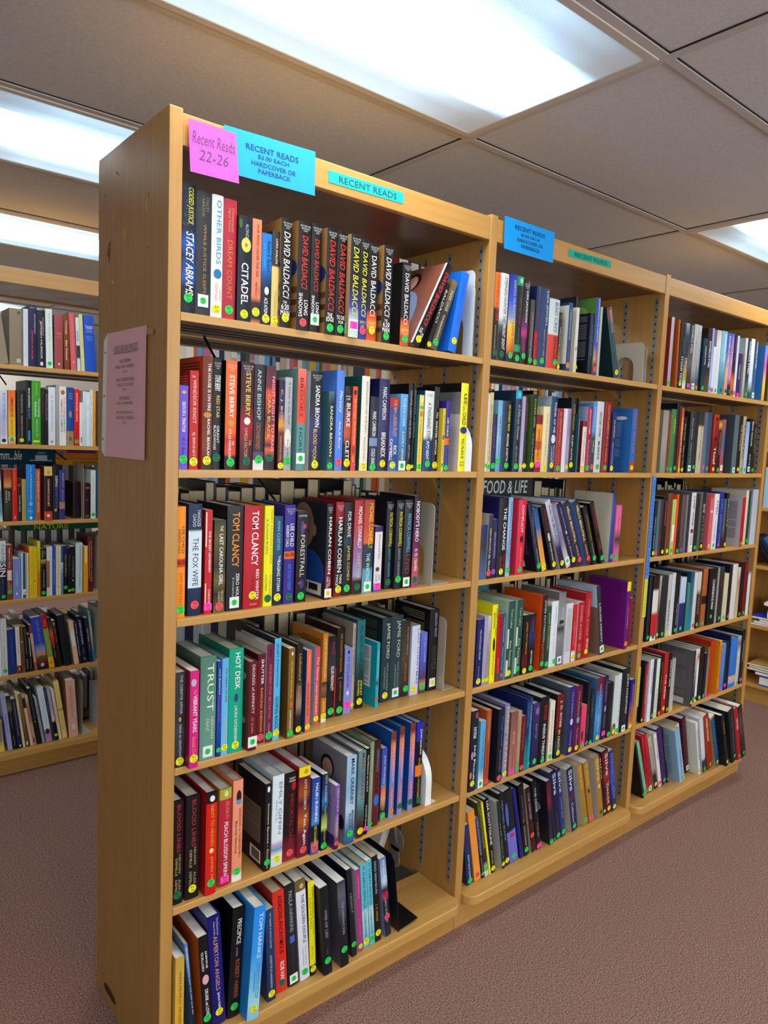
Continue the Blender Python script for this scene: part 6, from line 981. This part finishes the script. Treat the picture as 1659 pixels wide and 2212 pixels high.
9 5 735 216 2387 -15 18120 p ||d4d8dc|g.92|The Jesus I Knew;.08;.42;.35;.6;7a8088|KATIE LEE CRANE;.48;.88;.35;.6;8a9098
9 5 976 304 1905 -21 18120 h ||22408a|-|THE PILGRIM JOURNEY;.12;.8;.45;.62;6a8ac8
9 5 1307 157 1999 -27 18120 p ||e4e0d8@0 e0dcd4@.83 8a2e34@.84 8a2e34@1|-|One Foot In Sunday;.06;.6;.4;.7;3a3434;b|o;.87;.95;.3;.7;f0b040
9 5 1489 136 2001 -33 18120 p ||6e5a34|-|o;.32;.36;.35;.65;f0e4c0|o;.82;.85;.4;.7;2a40b0
9 5 1650 124 1964 -39 18120 p ||1c2024|-|THE FAITH CLUB;.04;.6;.35;.65;9aa4a4|READER;.72;.94;.35;.65;c8ccd0
9 5 1792 108 1606 -43 18120 p ||1e2224|-|*;.08;.6;.5;.8;c8ccb0|STONES;.65;.9;.4;.7;b0a880
9 5 1976 108 2020 -68 18120 p ||8a4a44@0 8a4a44@.18 d8c8bc@.2 d0b0a4@.8 a86a4a@.82|-|NEW TESTAMENT;.22;.78;.3;.75;a83a3a
9 5 2115 393 2315 -75 18120 p |leaning blue paperback with tan lettering, on left bookcase's fifth shelf|2c4ec0@0 2a4cc0@.5 8aa4d8@.62 d8905a@.72 8a4426@.8 3a2220@.95|-|QURANTES;.06;.64;.4;.7;b0885a|o;.74;.8;.1;.9;4a6a3a|o;.88;.95;.3;.65;b0d0ec
9 5 2550 226 2388 -84 18120 h s1c2070||b82430@0 b82430@.255 86a84a@.26 86a84a@.79 f0b820@.8 ecb020@1|-|DEEPAK CHOPRA;.3;.74;.35;.65;a8b060;b|THE;.1;.12;.25;.75;e8a040;H|THIRD;.14;.17;.2;.8;e8a040;H|JESUS;.19;.22;.2;.8;e8a040;H|o;.87;.93;.3;.7;c88a18
9 5 2789 145 2235 -82 18120 h ||2a2a2e@0 4a4a50@.2 d8603a@.3 d02a3a@.45 1a1a1e@.6 1a1a1e@1|-|THE LOST;.5;.8;.4;.7;b0b0b4
9 5 2945 130 2093 -84 18120 p ||3c2426|-|A HOLY LIFE;.1;.45;.35;.65;c8b080|*;.04;.1;.3;.8;d8a030
9 5 3172 309 2287 -83 18120 h s141c26||1c2630|-|
9 5 3583 200 1968 -79 18120 p ||e4c4a4|-|*;.22;.58;.2;.85;d8ecec|A;.27;.29;.45;.6;3a3a3a;H
9 5 3789 124 1907 -73 18120 h ||1e2440|-|DEI WEISS - DE KING OF GOD;.04;.8;.35;.7;d8dce4;b
9 5 3936 207 2137 -74 18120 h ||1c2044|-|A GREAT GOOD THING;.08;.6;.35;.65;e0e4ec;b|REAVES;.68;.8;.35;.6;8a90b0|o;.88;.94;.3;.7;8a8a70
9 5 4219 157 2034 -66 18120 p s14162a||22305a|-|LIVE TODAY;.25;.55;.35;.65;e8ecf0;b|WELL;.57;.75;.35;.7;e05a50;b
9 5 4388 94 2304 -63 18120 p ||4aa4b8@0 c8b888@.4 3a88a0@.8|-|
9 6 468 277 1345 -45 17900 p ||c8a860@0 9a9484@.1 a09a8a@.6 e0d060@.8 e4d468@1|-|SPIRITS;.3;.8;.4;.7;6a6a6a
9 6 877 169 2500 -65 17900 p ||a8b4e0|-|Richard Rohr;.05;.25;.35;.6;6a7ac0|Mahariad;.35;.7;.3;.65;4a5aa8;i
9 6 1052 178 2358 -65 17900 p ||2a2826@0 5a4c34@.1 8a7a50@.25 24242a@.3 1c1c20@1|-|NEMESIS;.2;.6;.4;.65;8a8470|BALLANTINE;.75;.93;.4;.65;a8a080
9 6 1255 179 2186 -70 17900 p ||20305c@0 1e2c58@1|-|THE COMPLETE BOOK OF VILLAGES;.04;.75;.35;.65;b8a890|o;.93;.97;.3;.7;e8e4e0
9 6 1446 94 2440 -72 17900 p ||e0d4ac|-|FROM THE SKY;.05;.5;.35;.65;8a7a5a
9 6 1565 124 2375 -77 17900 p ||8a7a3c@0 6a5a2c@1|-|*;.9;.97;.2;.7;e8e4d8|GARDENS;.1;.6;.4;.6;b0a070
9 6 1735 109 2260 -87 17900 p ||e8ccb8@0 3a2448@.06 3a2448@.24 e8c4b0@.25|-|Pilgrim on the Way;.28;.7;.35;.65;a8705a
9 6 1858 113 2254 -89 17900 p ||d8c8a0@0 b08a60@.2 a87a54@.5 c8a884@.6 c0a080@1|-|*;.85;.95;.2;.6;5a4a3a
9 6 1993 176 2529 -89 17900 h ||1c2424|-|DANCE OF THE CARD MASTERS;.04;.55;.35;.65;6a8a90|o;.58;.61;.35;.6;d8e0e0
9 6 2209 96 2100 -94 17900 p ||a8a8b4|-|QUESTS FOR COMMUNITY;.2;.8;.35;.65;6a6a7a
9 6 2364 243 2500 -89 17900 p ||d8e8f0@0 d4e4f0@.75 a888b8@.8 b898c4@1|-|My Life with the Saints;.12;.72;.4;.65;9ab4d8|o;.76;.86;.15;.8;4a3050
9 6 2615 103 2451 -89 17900 h ||3e4450@0 3a404a@1|-|ALL SAINTS;.05;.5;.35;.65;a8b0bc
9 6 2727 132 2424 -88 17900 p ||b0a8d0@0 a8a8cc@.4 e8d8d0@.6 f0b070@.63 1c1c20@.66|y.9|TRUTH TO POWER;.05;.5;.35;.65;e8e8f0
9 6 2885 110 2331 -86 17900 p ||ece0c4|-|THE ALCHEMIST;.25;.7;.35;.65;d0503a
9 6 3033 213 2620 -83 17960 h ||ecd888@0 ecd888@.48 b89040@.49 ecd888@.53|-|The Way;.28;.46;.4;.62;c8b060|Thoughts;.06;.22;.45;.6;b8a860|A Guide;.6;.85;.3;.65;d0b868
9 6 3279 390 2588 -37 17840 h sa87a44|cream hardcover with salmon lettering, on left bookcase's bottom shelf|e0baa8|-|Catechism of the Catholic Church;.1;.65;.38;.66;e06a60|o;.76;.88;.35;.7;e8e4dc
'''
# ------------------------------------------------------------------ books
C1 = {'w': 'f0f0ee', 'k': '101012'}
def hx(c): return C1.get(c, c)
lin_sign = lin
def lin(h):      # printed inks on jackets are a little deeper than paper
    r = lin_sign(h)
    return (r[0] ** 1.13, r[1] ** 1.13, r[2] ** 1.13, 1.0)
def parse_bands(s):
    if '@' not in s: return [(0., lin(s)), (1., lin(s))]
    r = [(float(t.split('@')[1]), lin(t.split('@')[0])) for t in s.split()]
    if r[0][0] > 0: r = [(0., r[0][1])] + r
    if r[-1][0] < 1: r = r + [(1., r[-1][1])]
    return r
def band_at(bs, f):
    for (a, ca), (b, cb) in zip(bs, bs[1:]):
        if a <= f <= b:
            t = 0 if b - a < 1e-6 else (f - a) / (b - a)
            return tuple(ca[i] + (cb[i] - ca[i]) * t for i in range(4))
    return bs[-1][1]
NYT = (('NEW YORK TIMES', .035, .052), ('BESTSELLING', .058, .074), ('AUTHOR', .08, .095))
def book_cover(mb, w, h, d, kind, bs, side, deco, detail=True, T=None):
    """dust jacket / wrapper with rounded spine, boards, and everything printed on it. Local: x across, y into shelf, z up"""
    b = MB()
    tk = .0026 if kind == 'h' else .0006
    tk = min(tk, w * .2)
    bulge = min(.0022, w * .08) if kind == 'h' else min(.0008, w * .04)
    ns = 6 if (detail and kind == 'h') else (2 if detail else 1)
    def ys(x): return bulge * (2 * x / w) ** 2
    xs = [-w/2 + w * i / ns for i in range(ns + 1)]
    fs = sorted(set([0., 1.] + [q[0] for q in bs]))
    rows = []
    for a, c in zip(bs, bs[1:]):
        if c[0] - a[0] > 1e-6: rows.append((a[0], c[0], a[1], c[1]))
    for f0, f1, c0, c1 in rows:
        z0, z1 = h * (1 - f0), h * (1 - f1)
        for xa, xb in zip(xs, xs[1:]):
            b.face([(xa, ys(xa), z1), (xb, ys(xb), z1), (xb, ys(xb), z0), (xa, ys(xa), z0)], 0, [c1, c1, c0, c0])
    yb = bulge
    for sx in (-1, 1):
        xo, xi = sx * w/2, sx * (w/2 - tk)
        q = [(xo, yb, 0), (xo, d, 0), (xo, d, h), (xo, yb, h)]
        b.face(q if sx > 0 else q[::-1], 0, side)
        q = [(xi, yb, 0), (xi, d, 0), (xi, d, h), (xi, yb, h)]
        b.face(q[::-1] if sx > 0 else q, 0, side)
        b.face([(xo, d, 0), (xi, d, 0), (xi, d, h), (xo, d, h)], 0, side)
        for z in (0, h): b.face([(xo, yb, z), (xi, yb, z), (xi, d, z), (xo, d, z)], 0, side)
    for z, c in ((0, bs[-1][1]), (h, bs[0][1])):       # spine thickness seen at head and tail
        for xa, xb in zip(xs, xs[1:]):
            b.face([(xa, ys(xa), z), (xb, ys(xb), z), (xb, yb + tk + .0006, z), (xa, yb + tk + .0006, z)], 0, c)
    eps = .00025; lay = [0.0]
    def S(f, c):   # point on the spine: f from the head down, c across
        x = (c - .5) * w
        return (x, -eps - lay[0], h * (1 - f))
    for s in deco:
        q = s.split(';'); lay[0] += .00004
        if q[0] == '#N':
            if not detail: continue
            for tx, f0, f1 in NYT:
                wd = .8 * len(tx) / 14
                put_text(b, tx, lambda u, v: S(f1 + (f0 - f1) * v, .52 - wd / 2 + wd * u), 0, lin('c8c8c8'))
            continue
        if len(q) < 5: continue
        f0, f1, c0, c1 = map(float, q[1:5])
        col = lin(hx(q[5])) if len(q) > 5 else lin('f0f0ee')
        fl = q[6] if len(q) > 6 else ''
        if q[0] == '*': b.face([S(f1, c0), S(f1, c1), S(f0, c1), S(f0, c0)], 0, col)
        elif q[0] == 'o':
            n = 14
            b.face([S((f0 + f1) / 2 + (f1 - f0) / 2 * math.sin(6.2832 * k / n), (c0 + c1) / 2 - (c1 - c0) / 2 * math.cos(6.2832 * k / n)) for k in range(n)], 0, col)
        elif q[0] == 'dots':
            rd = random.Random(3)
            for k in range(60):
                f, c = rd.uniform(0.02, .98), rd.uniform(.06, .94); r = .0004 + .0003 * rd.random()
                b.face([S(f + r / h * math.sin(t * 1.2566), c + r / w * math.cos(t * 1.2566)) for t in range(5)], 0, col)
        elif q[0] == 'Lt':            # blurb: rows of small print on the left board
            f = f0; rd = random.Random(int(f0 * 1000))
            while f < f1:
                ln = rd.uniform(.6, 1)
                if rd.random() > .14: b.face([(-w/2 - .0002 - lay[0], yb + (d - yb) * c, h * (1 - k)) for k, c in ((f, c0), (f, c0 + (c1 - c0) * ln), (f + .011, c0 + (c1 - c0) * ln), (f + .011, c0))], 0, col)
                f += .026
        elif q[0] in ('L', 'Lo'):    # printed on the board that faces left; c runs from the spine inwards
            def Lp(f, c): return (-w/2 - .0002 - lay[0], yb + (d - yb) * c, h * (1 - f))
            if q[0] == 'L': b.face([Lp(f0, c0), Lp(f0, c1), Lp(f1, c1), Lp(f1, c0)], 0, col)
            else: b.face([Lp((f0 + f1) / 2 + (f1 - f0) / 2 * math.sin(6.2832 * k / 16), (c0 + c1) / 2 + (c1 - c0) / 2 * math.cos(6.2832 * k / 16)) for k in range(16)], 0, col)
        else:
            if 'H' in fl: put_text(b, q[0], lambda u, v: S(f1 + (f0 - f1) * v, c0 + (c1 - c0) * u), 0, col, 'b' in fl, 'i' in fl)
            else: put_text(b, q[0], lambda u, v: S(f0 + (f1 - f0) * u, c0 + (c1 - c0) * v), 0, col, 'b' in fl, 'i' in fl)
    mb.add(b, T or Matrix.Identity(4))
def page_block(mb, w, h, d, kind, m, c=(1, 1, 1, 1), T=None):
    b = MB(); tk = min(.0026 if kind == 'h' else .0006, w * .2); g = .003 if kind == 'h' else .0004
    bulge = min(.0022, w * .08) if kind == 'h' else min(.0008, w * .04)
    b.box(-w/2 + tk, w/2 - tk, bulge + tk + .0004, d - (.004 if kind == 'h' else .0002), g, h - g, m, c)
    mb.add(b, T or Matrix.Identity(4))
STCOL = {'g': '2fd457', 'd': '17704c', 'y': 'eeea1c', 'r': 'ee5560', 'o': 'f08a2a', 'P': 'ff45b4', 'V': '9a5ac0'}
_stick = {}
def sticker_mesh(code, year, ink):
    key = (code, year)
    if key in _stick: return _stick[key]
    b = MB(); white = code.startswith('W'); cc = code.replace('W', '') or ''
    if white:
        p = [(-.0115, -.0125), (.0115, -.0125), (.0115, .0125), (-.0115, .0125)]
        b.face([(x, -.0002, z) for x, z in p], 0, lin_sign('e4e6e6'))
    if cc:
        r = .0068 if white else .0092
        if cc == 'P':
            b.face([(x, -.0004, z) for x, z in ((-.0105, -.0085), (.0105, -.0085), (.0105, .0085), (-.0105, .0085))], 0, lin_sign(STCOL['P']))
        else:
            b.face([(r * math.cos(6.2832 * k / 20), -.0004, r * math.sin(6.2832 * k / 20)) for k in range(20)], 0, lin_sign(STCOL[cc]))
        s = r / .0092
        put_text(b, 'RR', lambda u, v: ((-.0048 + .0092 * u) * s, -.0006, (.0012 + .0048 * v) * s), 0, lin_sign(ink), False, True)
        put_text(b, year, lambda u, v: ((-.004 + .0094 * u) * s, -.0006, (-.0068 + .0056 * v) * s), 0, lin_sign(ink), False, True)
    _stick[key] = b
    return b
_smesh = {}
rb = random.Random(11)
stuff = MB()
BAYX = {0: 'books on the nearest bay', 1: 'books on the middle bay', 2: 'books on the far bay', 9: 'books in the left bookcase'}
ROWN = ('', 'top', 'second', 'third', 'fourth', 'fifth', 'bottom')
for line in BOOKS.strip().split('\n'):
    sg = line.split('|'); a = sg[0].split()
    bay, row = int(a[0]), int(a[1])
    xl, w, h = int(a[2]) / 1e4, int(a[3]) / 1e4, int(a[4]) / 1e4
    lean = math.radians(int(a[5]) / 10); Y = int(a[6]) / 1e4; kind = a[7]
    opt = {t[0]: t[1:] for t in a[8:]}
    label = sg[1]; bs = parse_bands(sg[2]); st = sg[3]; deco = sg[4:]
    z = SZ[row]
    d = {'h': min(.168, max(.14, h * .66)), 'p': min(.15, max(.125, h * .62)), 'm': .108}[kind]
    side = lin(opt['s']) if 's' in opt else bs[0][1]
    w_ = w - .0004
    # base centre so that the lowest corner stands on the shelf
    xr = xl + w / max(.5, math.cos(lean))
    if lean >= 0: x, zz = xr - w/2 * math.cos(lean), z + w/2 * math.sin(lean)
    else: x, zz = xl + w/2 * math.cos(lean), z - w/2 * math.sin(lean)
    pm = rb.choice((0, 0, 0, 1, 1, 2)) if kind == 'h' else rb.choice((0, 1, 2, 2))
    year = rb.choice({'g': ('24', '25', '23', '22'), 'd': ('24', '24', '25'), 'y': ('22', '23', '26'), 'r': ('23', '24', '22')}.get(st.replace('W', '')[:1], ('22',)))
    ink = {'g': '0e4a1e', 'd': '0a2418', 'y': '5a5410', 'r': '6a1420'}.get(st.replace('W', '')[:1], '5a1a3a')
    spos = None
    if st and st != '-':
        k = 0
        while st[k].isalpha(): k += 1
        code = st[:k]; pos = st[k:].split(',')
        sf = float(pos[0]); sc_ = float(pos[1]) if len(pos) > 1 else .5
        spos = ((sc_ - .5) * w_, -.0002, h * (1 - sf))
        if bay in (9,): spos = (spos[0], spos[1], max(spos[2], .012))
        ssc = min(1.0, max(.5, (w_ + .004) / .0235)) if bay in (0, 1) else min(.9, max(.42, (w_ + .003) / .0235))
    if label:
        t = empty({'h': 'hardcover_book', 'p': 'paperback_book', 'm': 'paperback_book'}[kind], (x, Y, zz), (0, lean, 0))
        tag(t, label, 'book', BAYX[bay] + ', ' + ROWN[row] + ' shelf')
        mb = MB(); book_cover(mb, w_, h, d, kind, bs, side, deco); o = obj('cover', mb, M_JACKET, t)
        mb = MB(); page_block(mb, w_, h, d, kind, 0); obj('pages', mb, M_PAGE[pm], t)
        if spos:
            key = (code, year, ink)
            if key not in _smesh: _smesh[key] = sticker_mesh(code, year, ink).mesh('price_sticker', [M_STICK])
            s = link('price_sticker', _smesh[key], t); s.location = spos; s.scale = (ssc, 1, ssc)
    else:
        TM = Matrix.Translation((x, Y, zz)) @ Matrix.Rotation(lean, 4, 'Y')
        book_cover(stuff, w_, h, d, kind, bs, side, deco, True, TM)
        page_block(stuff, w_, h, d, kind, 1 + pm, T=TM)
        if spos:
            stuff.add(sticker_mesh(code, year, ink), TM @ Matrix.Translation(spos) @ Matrix.Diagonal((ssc, 1, ssc, 1)))
# ------------------------------------------------------------------ the rest of the books: rear face of the big case, and the bookcase behind
rf = random.Random(23)
CL = ['1c1c20', '20284e', '2458b4', 'b8b4a8', 'd8d4c8', '7a2430', 'c02a30', '2c6c50', 'd8b840', '8a5a34', '5a4a8a', 'c87a9a', '6ab0de', 'e0dcd0', '3a3c40', 'd06a3a', '9aa8b0']
GR = ['1c1c20', '20242e', '2a2a2e', '5a2028', '3a3c40', '1c2c3a', '4a4440', '6a6660']
PALE = ['d8d4c8', 'e0dcd0', 'b8c4d0', 'e8e4da', 'c87a9a', '6ab0de', 'd8b840', '2c6c50', 'd06a3a', '9aa8b0', '3a3c58', 'd8d8e0', 'c0b8a0']
def filler(x0, x1, y, z, facing, hmin, hmax, dense=1.0, lean=0, cols=CL):
    """row of plain spines; facing -1: spines towards -y at y; facing 1: spines towards +y at y"""
    x = x0
    while x < x1 - .012:
        w = rf.uniform(.014, .042); h = rf.uniform(hmin, hmax); d = min(.15, h * .66)
        if x + w > x1: break
        if rf.random() < dense:
            k = rf.choice('hhp'); c = rf.choice(cols); bs = [(0., lin(c)), (1., lin(c))]
            if rf.random() < .4:
                c2 = rf.choice(cols); f = rf.uniform(.2, .7); bs = [(0., lin(c)), (f, lin(c)), (f, lin(c2)), (1., lin(c2))]
            TM = Matrix.Translation((x + w/2, y, z))
            if facing > 0: TM = TM @ Matrix.Rotation(math.pi, 4, 'Z')
            yo = rf.uniform(0, .012)
            TM = TM @ Matrix.Translation((0, yo, 0))
            book_cover(stuff, w - .0005, h, d, k, bs, bs[0][1], [], False, TM)
            page_block(stuff, w - .0005, h, d, k, 1 + (2 if cols is GR else rf.choice((0, 1, 2))), T=TM)
        x += w
for bay in range(3):
    xa, xb = bay * W + T + .003, (bay + 1) * W - .003
    filler(xa, xb - .15, D - .004, SZ[3], 1, .235, .28, cols=GR)
    filler(xa + (.32 if bay == 0 else 0), xb, D - .004, SZ[4], 1, .19, .26, cols=GR)
    filler(xa, xb - .1, D - .004, SZ[5], 1, .18, .25, cols=GR)
    filler(xa, xb - .3, D - .004, SZ[6], 1, .16, .22, cols=GR)
    if bay: filler(xa, xb - .25, D - .004, SZ[2], 1, .24, .275, cols=GR)
for row in range(1, 7):
    filler(.462, -.22 + W - .003, 1.81, SZ[row], -1, .17, .25, cols=PALE)
    for bay in (1, 2, 3, 4):
        filler(-.22 + bay * W + T + .003, -.22 + (bay + 1) * W - .003, 1.81, SZ[row], -1, .17, .25, cols=PALE)
    if row in (2, 5, 6): filler(-.185, -.22 + W - .003, 1.8 + D - .004, SZ[row], 1, .15, .2)
tag(link('books', stuff.mesh('books', [M_JACKET] + M_PAGE)), 'remaining smaller books packed on far bay, left bookcase and rear shelves', 'books', kind='stuff')

# a few things standing or lying by themselves
def plain_book(label, loc, rot, w, h, d, c, side=None, deco=(), kind='h', group=None):
    t = empty('hardcover_book' if kind == 'h' else 'paperback_book', loc, rot); tag(t, label, 'book', group)
    bs = parse_bands(c); mb = MB(); book_cover(mb, w, h, d, kind, bs, lin(side) if side else bs[0][1], list(deco)); obj('cover', mb, M_JACKET, t)
    mb = MB(); page_block(mb, w, h, d, kind, 0); obj('pages', mb, M_PAGE[0], t)
    return t
plain_book('white book fallen aslant behind the gap on the nearest bottom shelf', (.80, .24, SZ[6] + .012), (0, .42, .1), .03, .215, .12, 'd8d8d4', 'd8d4d0', ['L;.3;.4;.2;.5;3a8a9a'])
t = empty('steel_bookend', (.875, .235, SZ[6])); tag(t, 'grey steel bookend with rod behind the gap on the nearest bottom shelf', 'bookend')
m = MB(); m.prism([(.0 + .04 * math.cos(k * .5236), .085 + .04 * math.sin(k * .5236)) for k in range(12)], 'x', 0, .003); m.box(0, .003, -.02, .02, 0, .06); obj('plate', m, M_METAL, t)
m = MB(); m.tube([(-.004, -.01, .08), (-.03, -.03, .14), (-.04, -.03, .19)], .004); obj('rod', m, M_METAL, t)

def face_out(label, x0, x1, z0, z1, y, c, lines, tilt=0):
    t = empty('hardcover_book', ((x0 + x1) / 2, y, z0), (tilt, 0, 0)); tag(t, label, 'book')
    hw = (x1 - x0) / 2; m = MB(); m.box(-hw, hw, 0, .0026, 0, z1 - z0, 0, lin(c)); m.box(-hw, hw, .0174, .02, 0, z1 - z0, 0, lin(c)); m.box(-hw, -hw + .002, .0026, .0174, 0, z1 - z0, 0, lin(c))
    for s, u0, u1, v0, v1, cc in lines:
        put_text(m, s, lambda u, v: (-hw + 2 * hw * (u0 + (u1 - u0) * u), -.0005, (z1 - z0) * (v0 + (v1 - v0) * v)), 0, lin(cc), True, True)
    obj('cover', m, M_JACKET, t)
    m = MB(); m.box(-hw + .002, hw - .003, .0028, .0172, .003, z1 - z0 - .003); obj('pages', m, M_PAGE[0], t)
face_out('dark cookbook facing outward with white brush lettering, behind middle bay third shelf', 1.13, 1.40, SZ[3] + .001, SZ[3] + .296, .178, '2a3038', [('FOOD & LIFE', .06, .9, .78, .93, 'd8d8d4')], -.06)
face_out('teal book facing outward behind the middle bay fourth shelf', 1.0, 1.2, SZ[4] + .001, SZ[4] + .262, .178, '2a7a80', [('Best Here', .1, .8, .84, .94, 'e8e4dc')], -.05)

for nm, x0, x1, h, c in (('white book with red edge', .800, .842, .292, 'b03038'), ('tall navy book', .845, .884, .288, '24347c'), ('tan book', .887, .909, .284, 'c09a40')):
    plain_book(nm + ' standing at the rear of the nearest top shelf, pages outward', ((x0 + x1) / 2, D - .004, SZ[1]), (0, 0, math.pi), x1 - x0, h, .155, c)

# game boxes stacked on the rear books of the left bookcase
def game_box(label, x0, x1, z0, z1, c, y0=1.99, extra=None, text=None):
    t = empty('game_box', ((x0 + x1) / 2, y0, z0)); tag(t, label, 'game box')
    hw = (x1 - x0) / 2; m = MB(); m.box(-hw, hw, 0, .19, 0, z1 - z0, 0, lin(c)); obj('box', m, M_PAPER, t)
    m = MB()
    for q in extra or (): m.face([(-hw + 2 * hw * q[0], -.0006, (z1 - z0) * q[2]), (-hw + 2 * hw * q[1], -.0006, (z1 - z0) * q[2]), (-hw + 2 * hw * q[1], -.0006, (z1 - z0) * q[3]), (-hw + 2 * hw * q[0], -.0006, (z1 - z0) * q[3])], 0, lin(q[4]))
    for s, u0, u1, v0, v1, cc, ital in text or ():
        put_text(m, s, lambda u, v: (-hw + 2 * hw * (u0 + (u1 - u0) * u), -.0009, (z1 - z0) * (v0 + (v1 - v0) * v)), 0, lin(cc), True, ital)
    if m.f: obj('print', m, M_PAPER, t)
zb = SZ[3] + .205
game_box('dark teal game box with white lettering at the back of the left bookcase', .06, .328, zb + .017, 1.357, '1a4c5e', extra=[(.62, .95, .25, .3, 'd8dcd8'), (.7, .88, .3, .6, 'c8d4d4'), (.73, .85, .68, .8, '6a9aa4')], text=[('Humm...ble', .05, .5, .3, .85, 'e8e8e0', True)])
game_box('orange game box with a purple band beside the teal box, left bookcase', .331, .56, zb + .047, 1.358, 'e88a3a', extra=[(.2, .75, .6, .95, '7a4a8a'), (.08, .14, .2, .7, '4a7ac8')])
game_box('yellow game box lying under the orange one in the left bookcase', .333, .56, zb + .017, zb + .045, 'e0a830', extra=[(.3, .9, .2, .8, 'c88a2a')])
game_box('green game box with yellow lettering behind the fourth row of the left bookcase', .18, .52, SZ[4] + .2575, SZ[4] + .303, '1f6a4a', text=[('NATURE', .18, .6, .1, .55, 'd8d820', False)])
# rear books those boxes lie on
rk = random.Random(5)
for row, hh in ((3, .222), (4, .257)):
    for i in range(9):
        w = .03 + .006 * rk.random()
        plain_book('grey-edged book with pages outward in back row of left bookcase' , (.09 + .05 * i, 1.8 + D - .006, SZ[row]), (0, 0, math.pi), w, hh, .15, rk.choice(('3a2c28', '2c2c30', '4a4038')), group='page-edge-out books in the back row of the left bookcase')

# shelves at the right edge of the picture
def lying(label, y, z, w, d, h, c, rot=0, x=3.80, name='paperback_book'):
    t = empty(name, (x, y, z), (0, 0, rot)); tag(t, label, 'book')
    m = MB(); m.box(0, d, -w/2, w/2, 0, h, 0, lin(c)); obj('cover', m, M_PAPER, t, .0008)
    m = MB(); m.box(-.0006, d * .9, -w/2 + .004, w/2 + .0006, h * .14, h * .86, 0); obj('pages', m, M_PAGE[0], t)
z = .463
for label, y, w, h, c, rot in (('cream paperback lying lowest in the right edge stack', .36, .2, .012, 'c8b070', 0), ('white paperback lying in the right edge stack', .33, .17, .012, 'e4e4e0', .05), ('red book lying in the right edge stack', .31, .15, .014, 'd02038', 0), ('blue booklet lying in the right edge stack', .35, .17, .012, '3a4ac0', .08)):
    lying(label, y, z + .0006, w, .2, h, c, rot); z += h + .0004
lying('pale book with pink print, upper part of the right edge stack', .285, z, .12, .2, .045, 'e4dce0'); z2 = z + .0455
lying('teal book near the top of the right edge stack', .28, z2, .115, .19, .028, '1f7a8a'); z2 += .0285
lying('white magazine on top of the right edge stack', .29, z2, .15, .2, .02, 'e8dcd0', .1)
z = .109
for label, y, w, h, c, rot in (('blue and white boxed book with red circle on the lowest right shelf', .29, .13, .06, '2a58c8', 0), ('dark book lying on the blue boxed book at the right edge', .3, .16, .02, '2a2624', .03), ('yellow-edged magazine lying at the right edge', .33, .2, .012, 'c8b83a', 0), ('black magazine lying at the right edge', .32, .2, .016, '26221e', -.03), ('tan booklet topmost on the lowest right stack', .33, .2, .01, 'b89a50', .03)):
    lying(label, y, z + .0006, w, .2, h, c, rot); z += h + .0004
for i, (c, nm) in enumerate((('1c1e24', 'black'), ('24304a', 'dark navy'), ('4a78c0', 'mid blue'), ('d8d4b0', 'cream'), ('20242a', 'charcoal'), ('d8dce0', 'white'))):
    # slanting row: spines face -x, tops lean towards +y
    mt = Matrix.Rotation(-.62, 3, 'X') @ Matrix.Rotation(-math.pi / 2, 3, 'Z')
    w = .026; yb = .36 - (w / math.cos(.62) + .002) * i
    t = plain_book('%s book in the slanting row on the right edge shelf' % nm, (3.80, yb - w / 2 * math.cos(.62), .8165 + w / 2 * math.sin(.62)), mt.to_euler(), w - .001, .2, .14, c)
for i, (c, nm) in enumerate((('a8d0ea', 'pale blue'), ('d8e4ec', 'whitish'), ('8ab8dc', 'sky blue'))):
    plain_book('%s book standing on the upper right edge shelf' % nm, (3.81, .41 - .05 * i, 1.158), (0, 0, -math.pi / 2), .046, .235, .15, c)
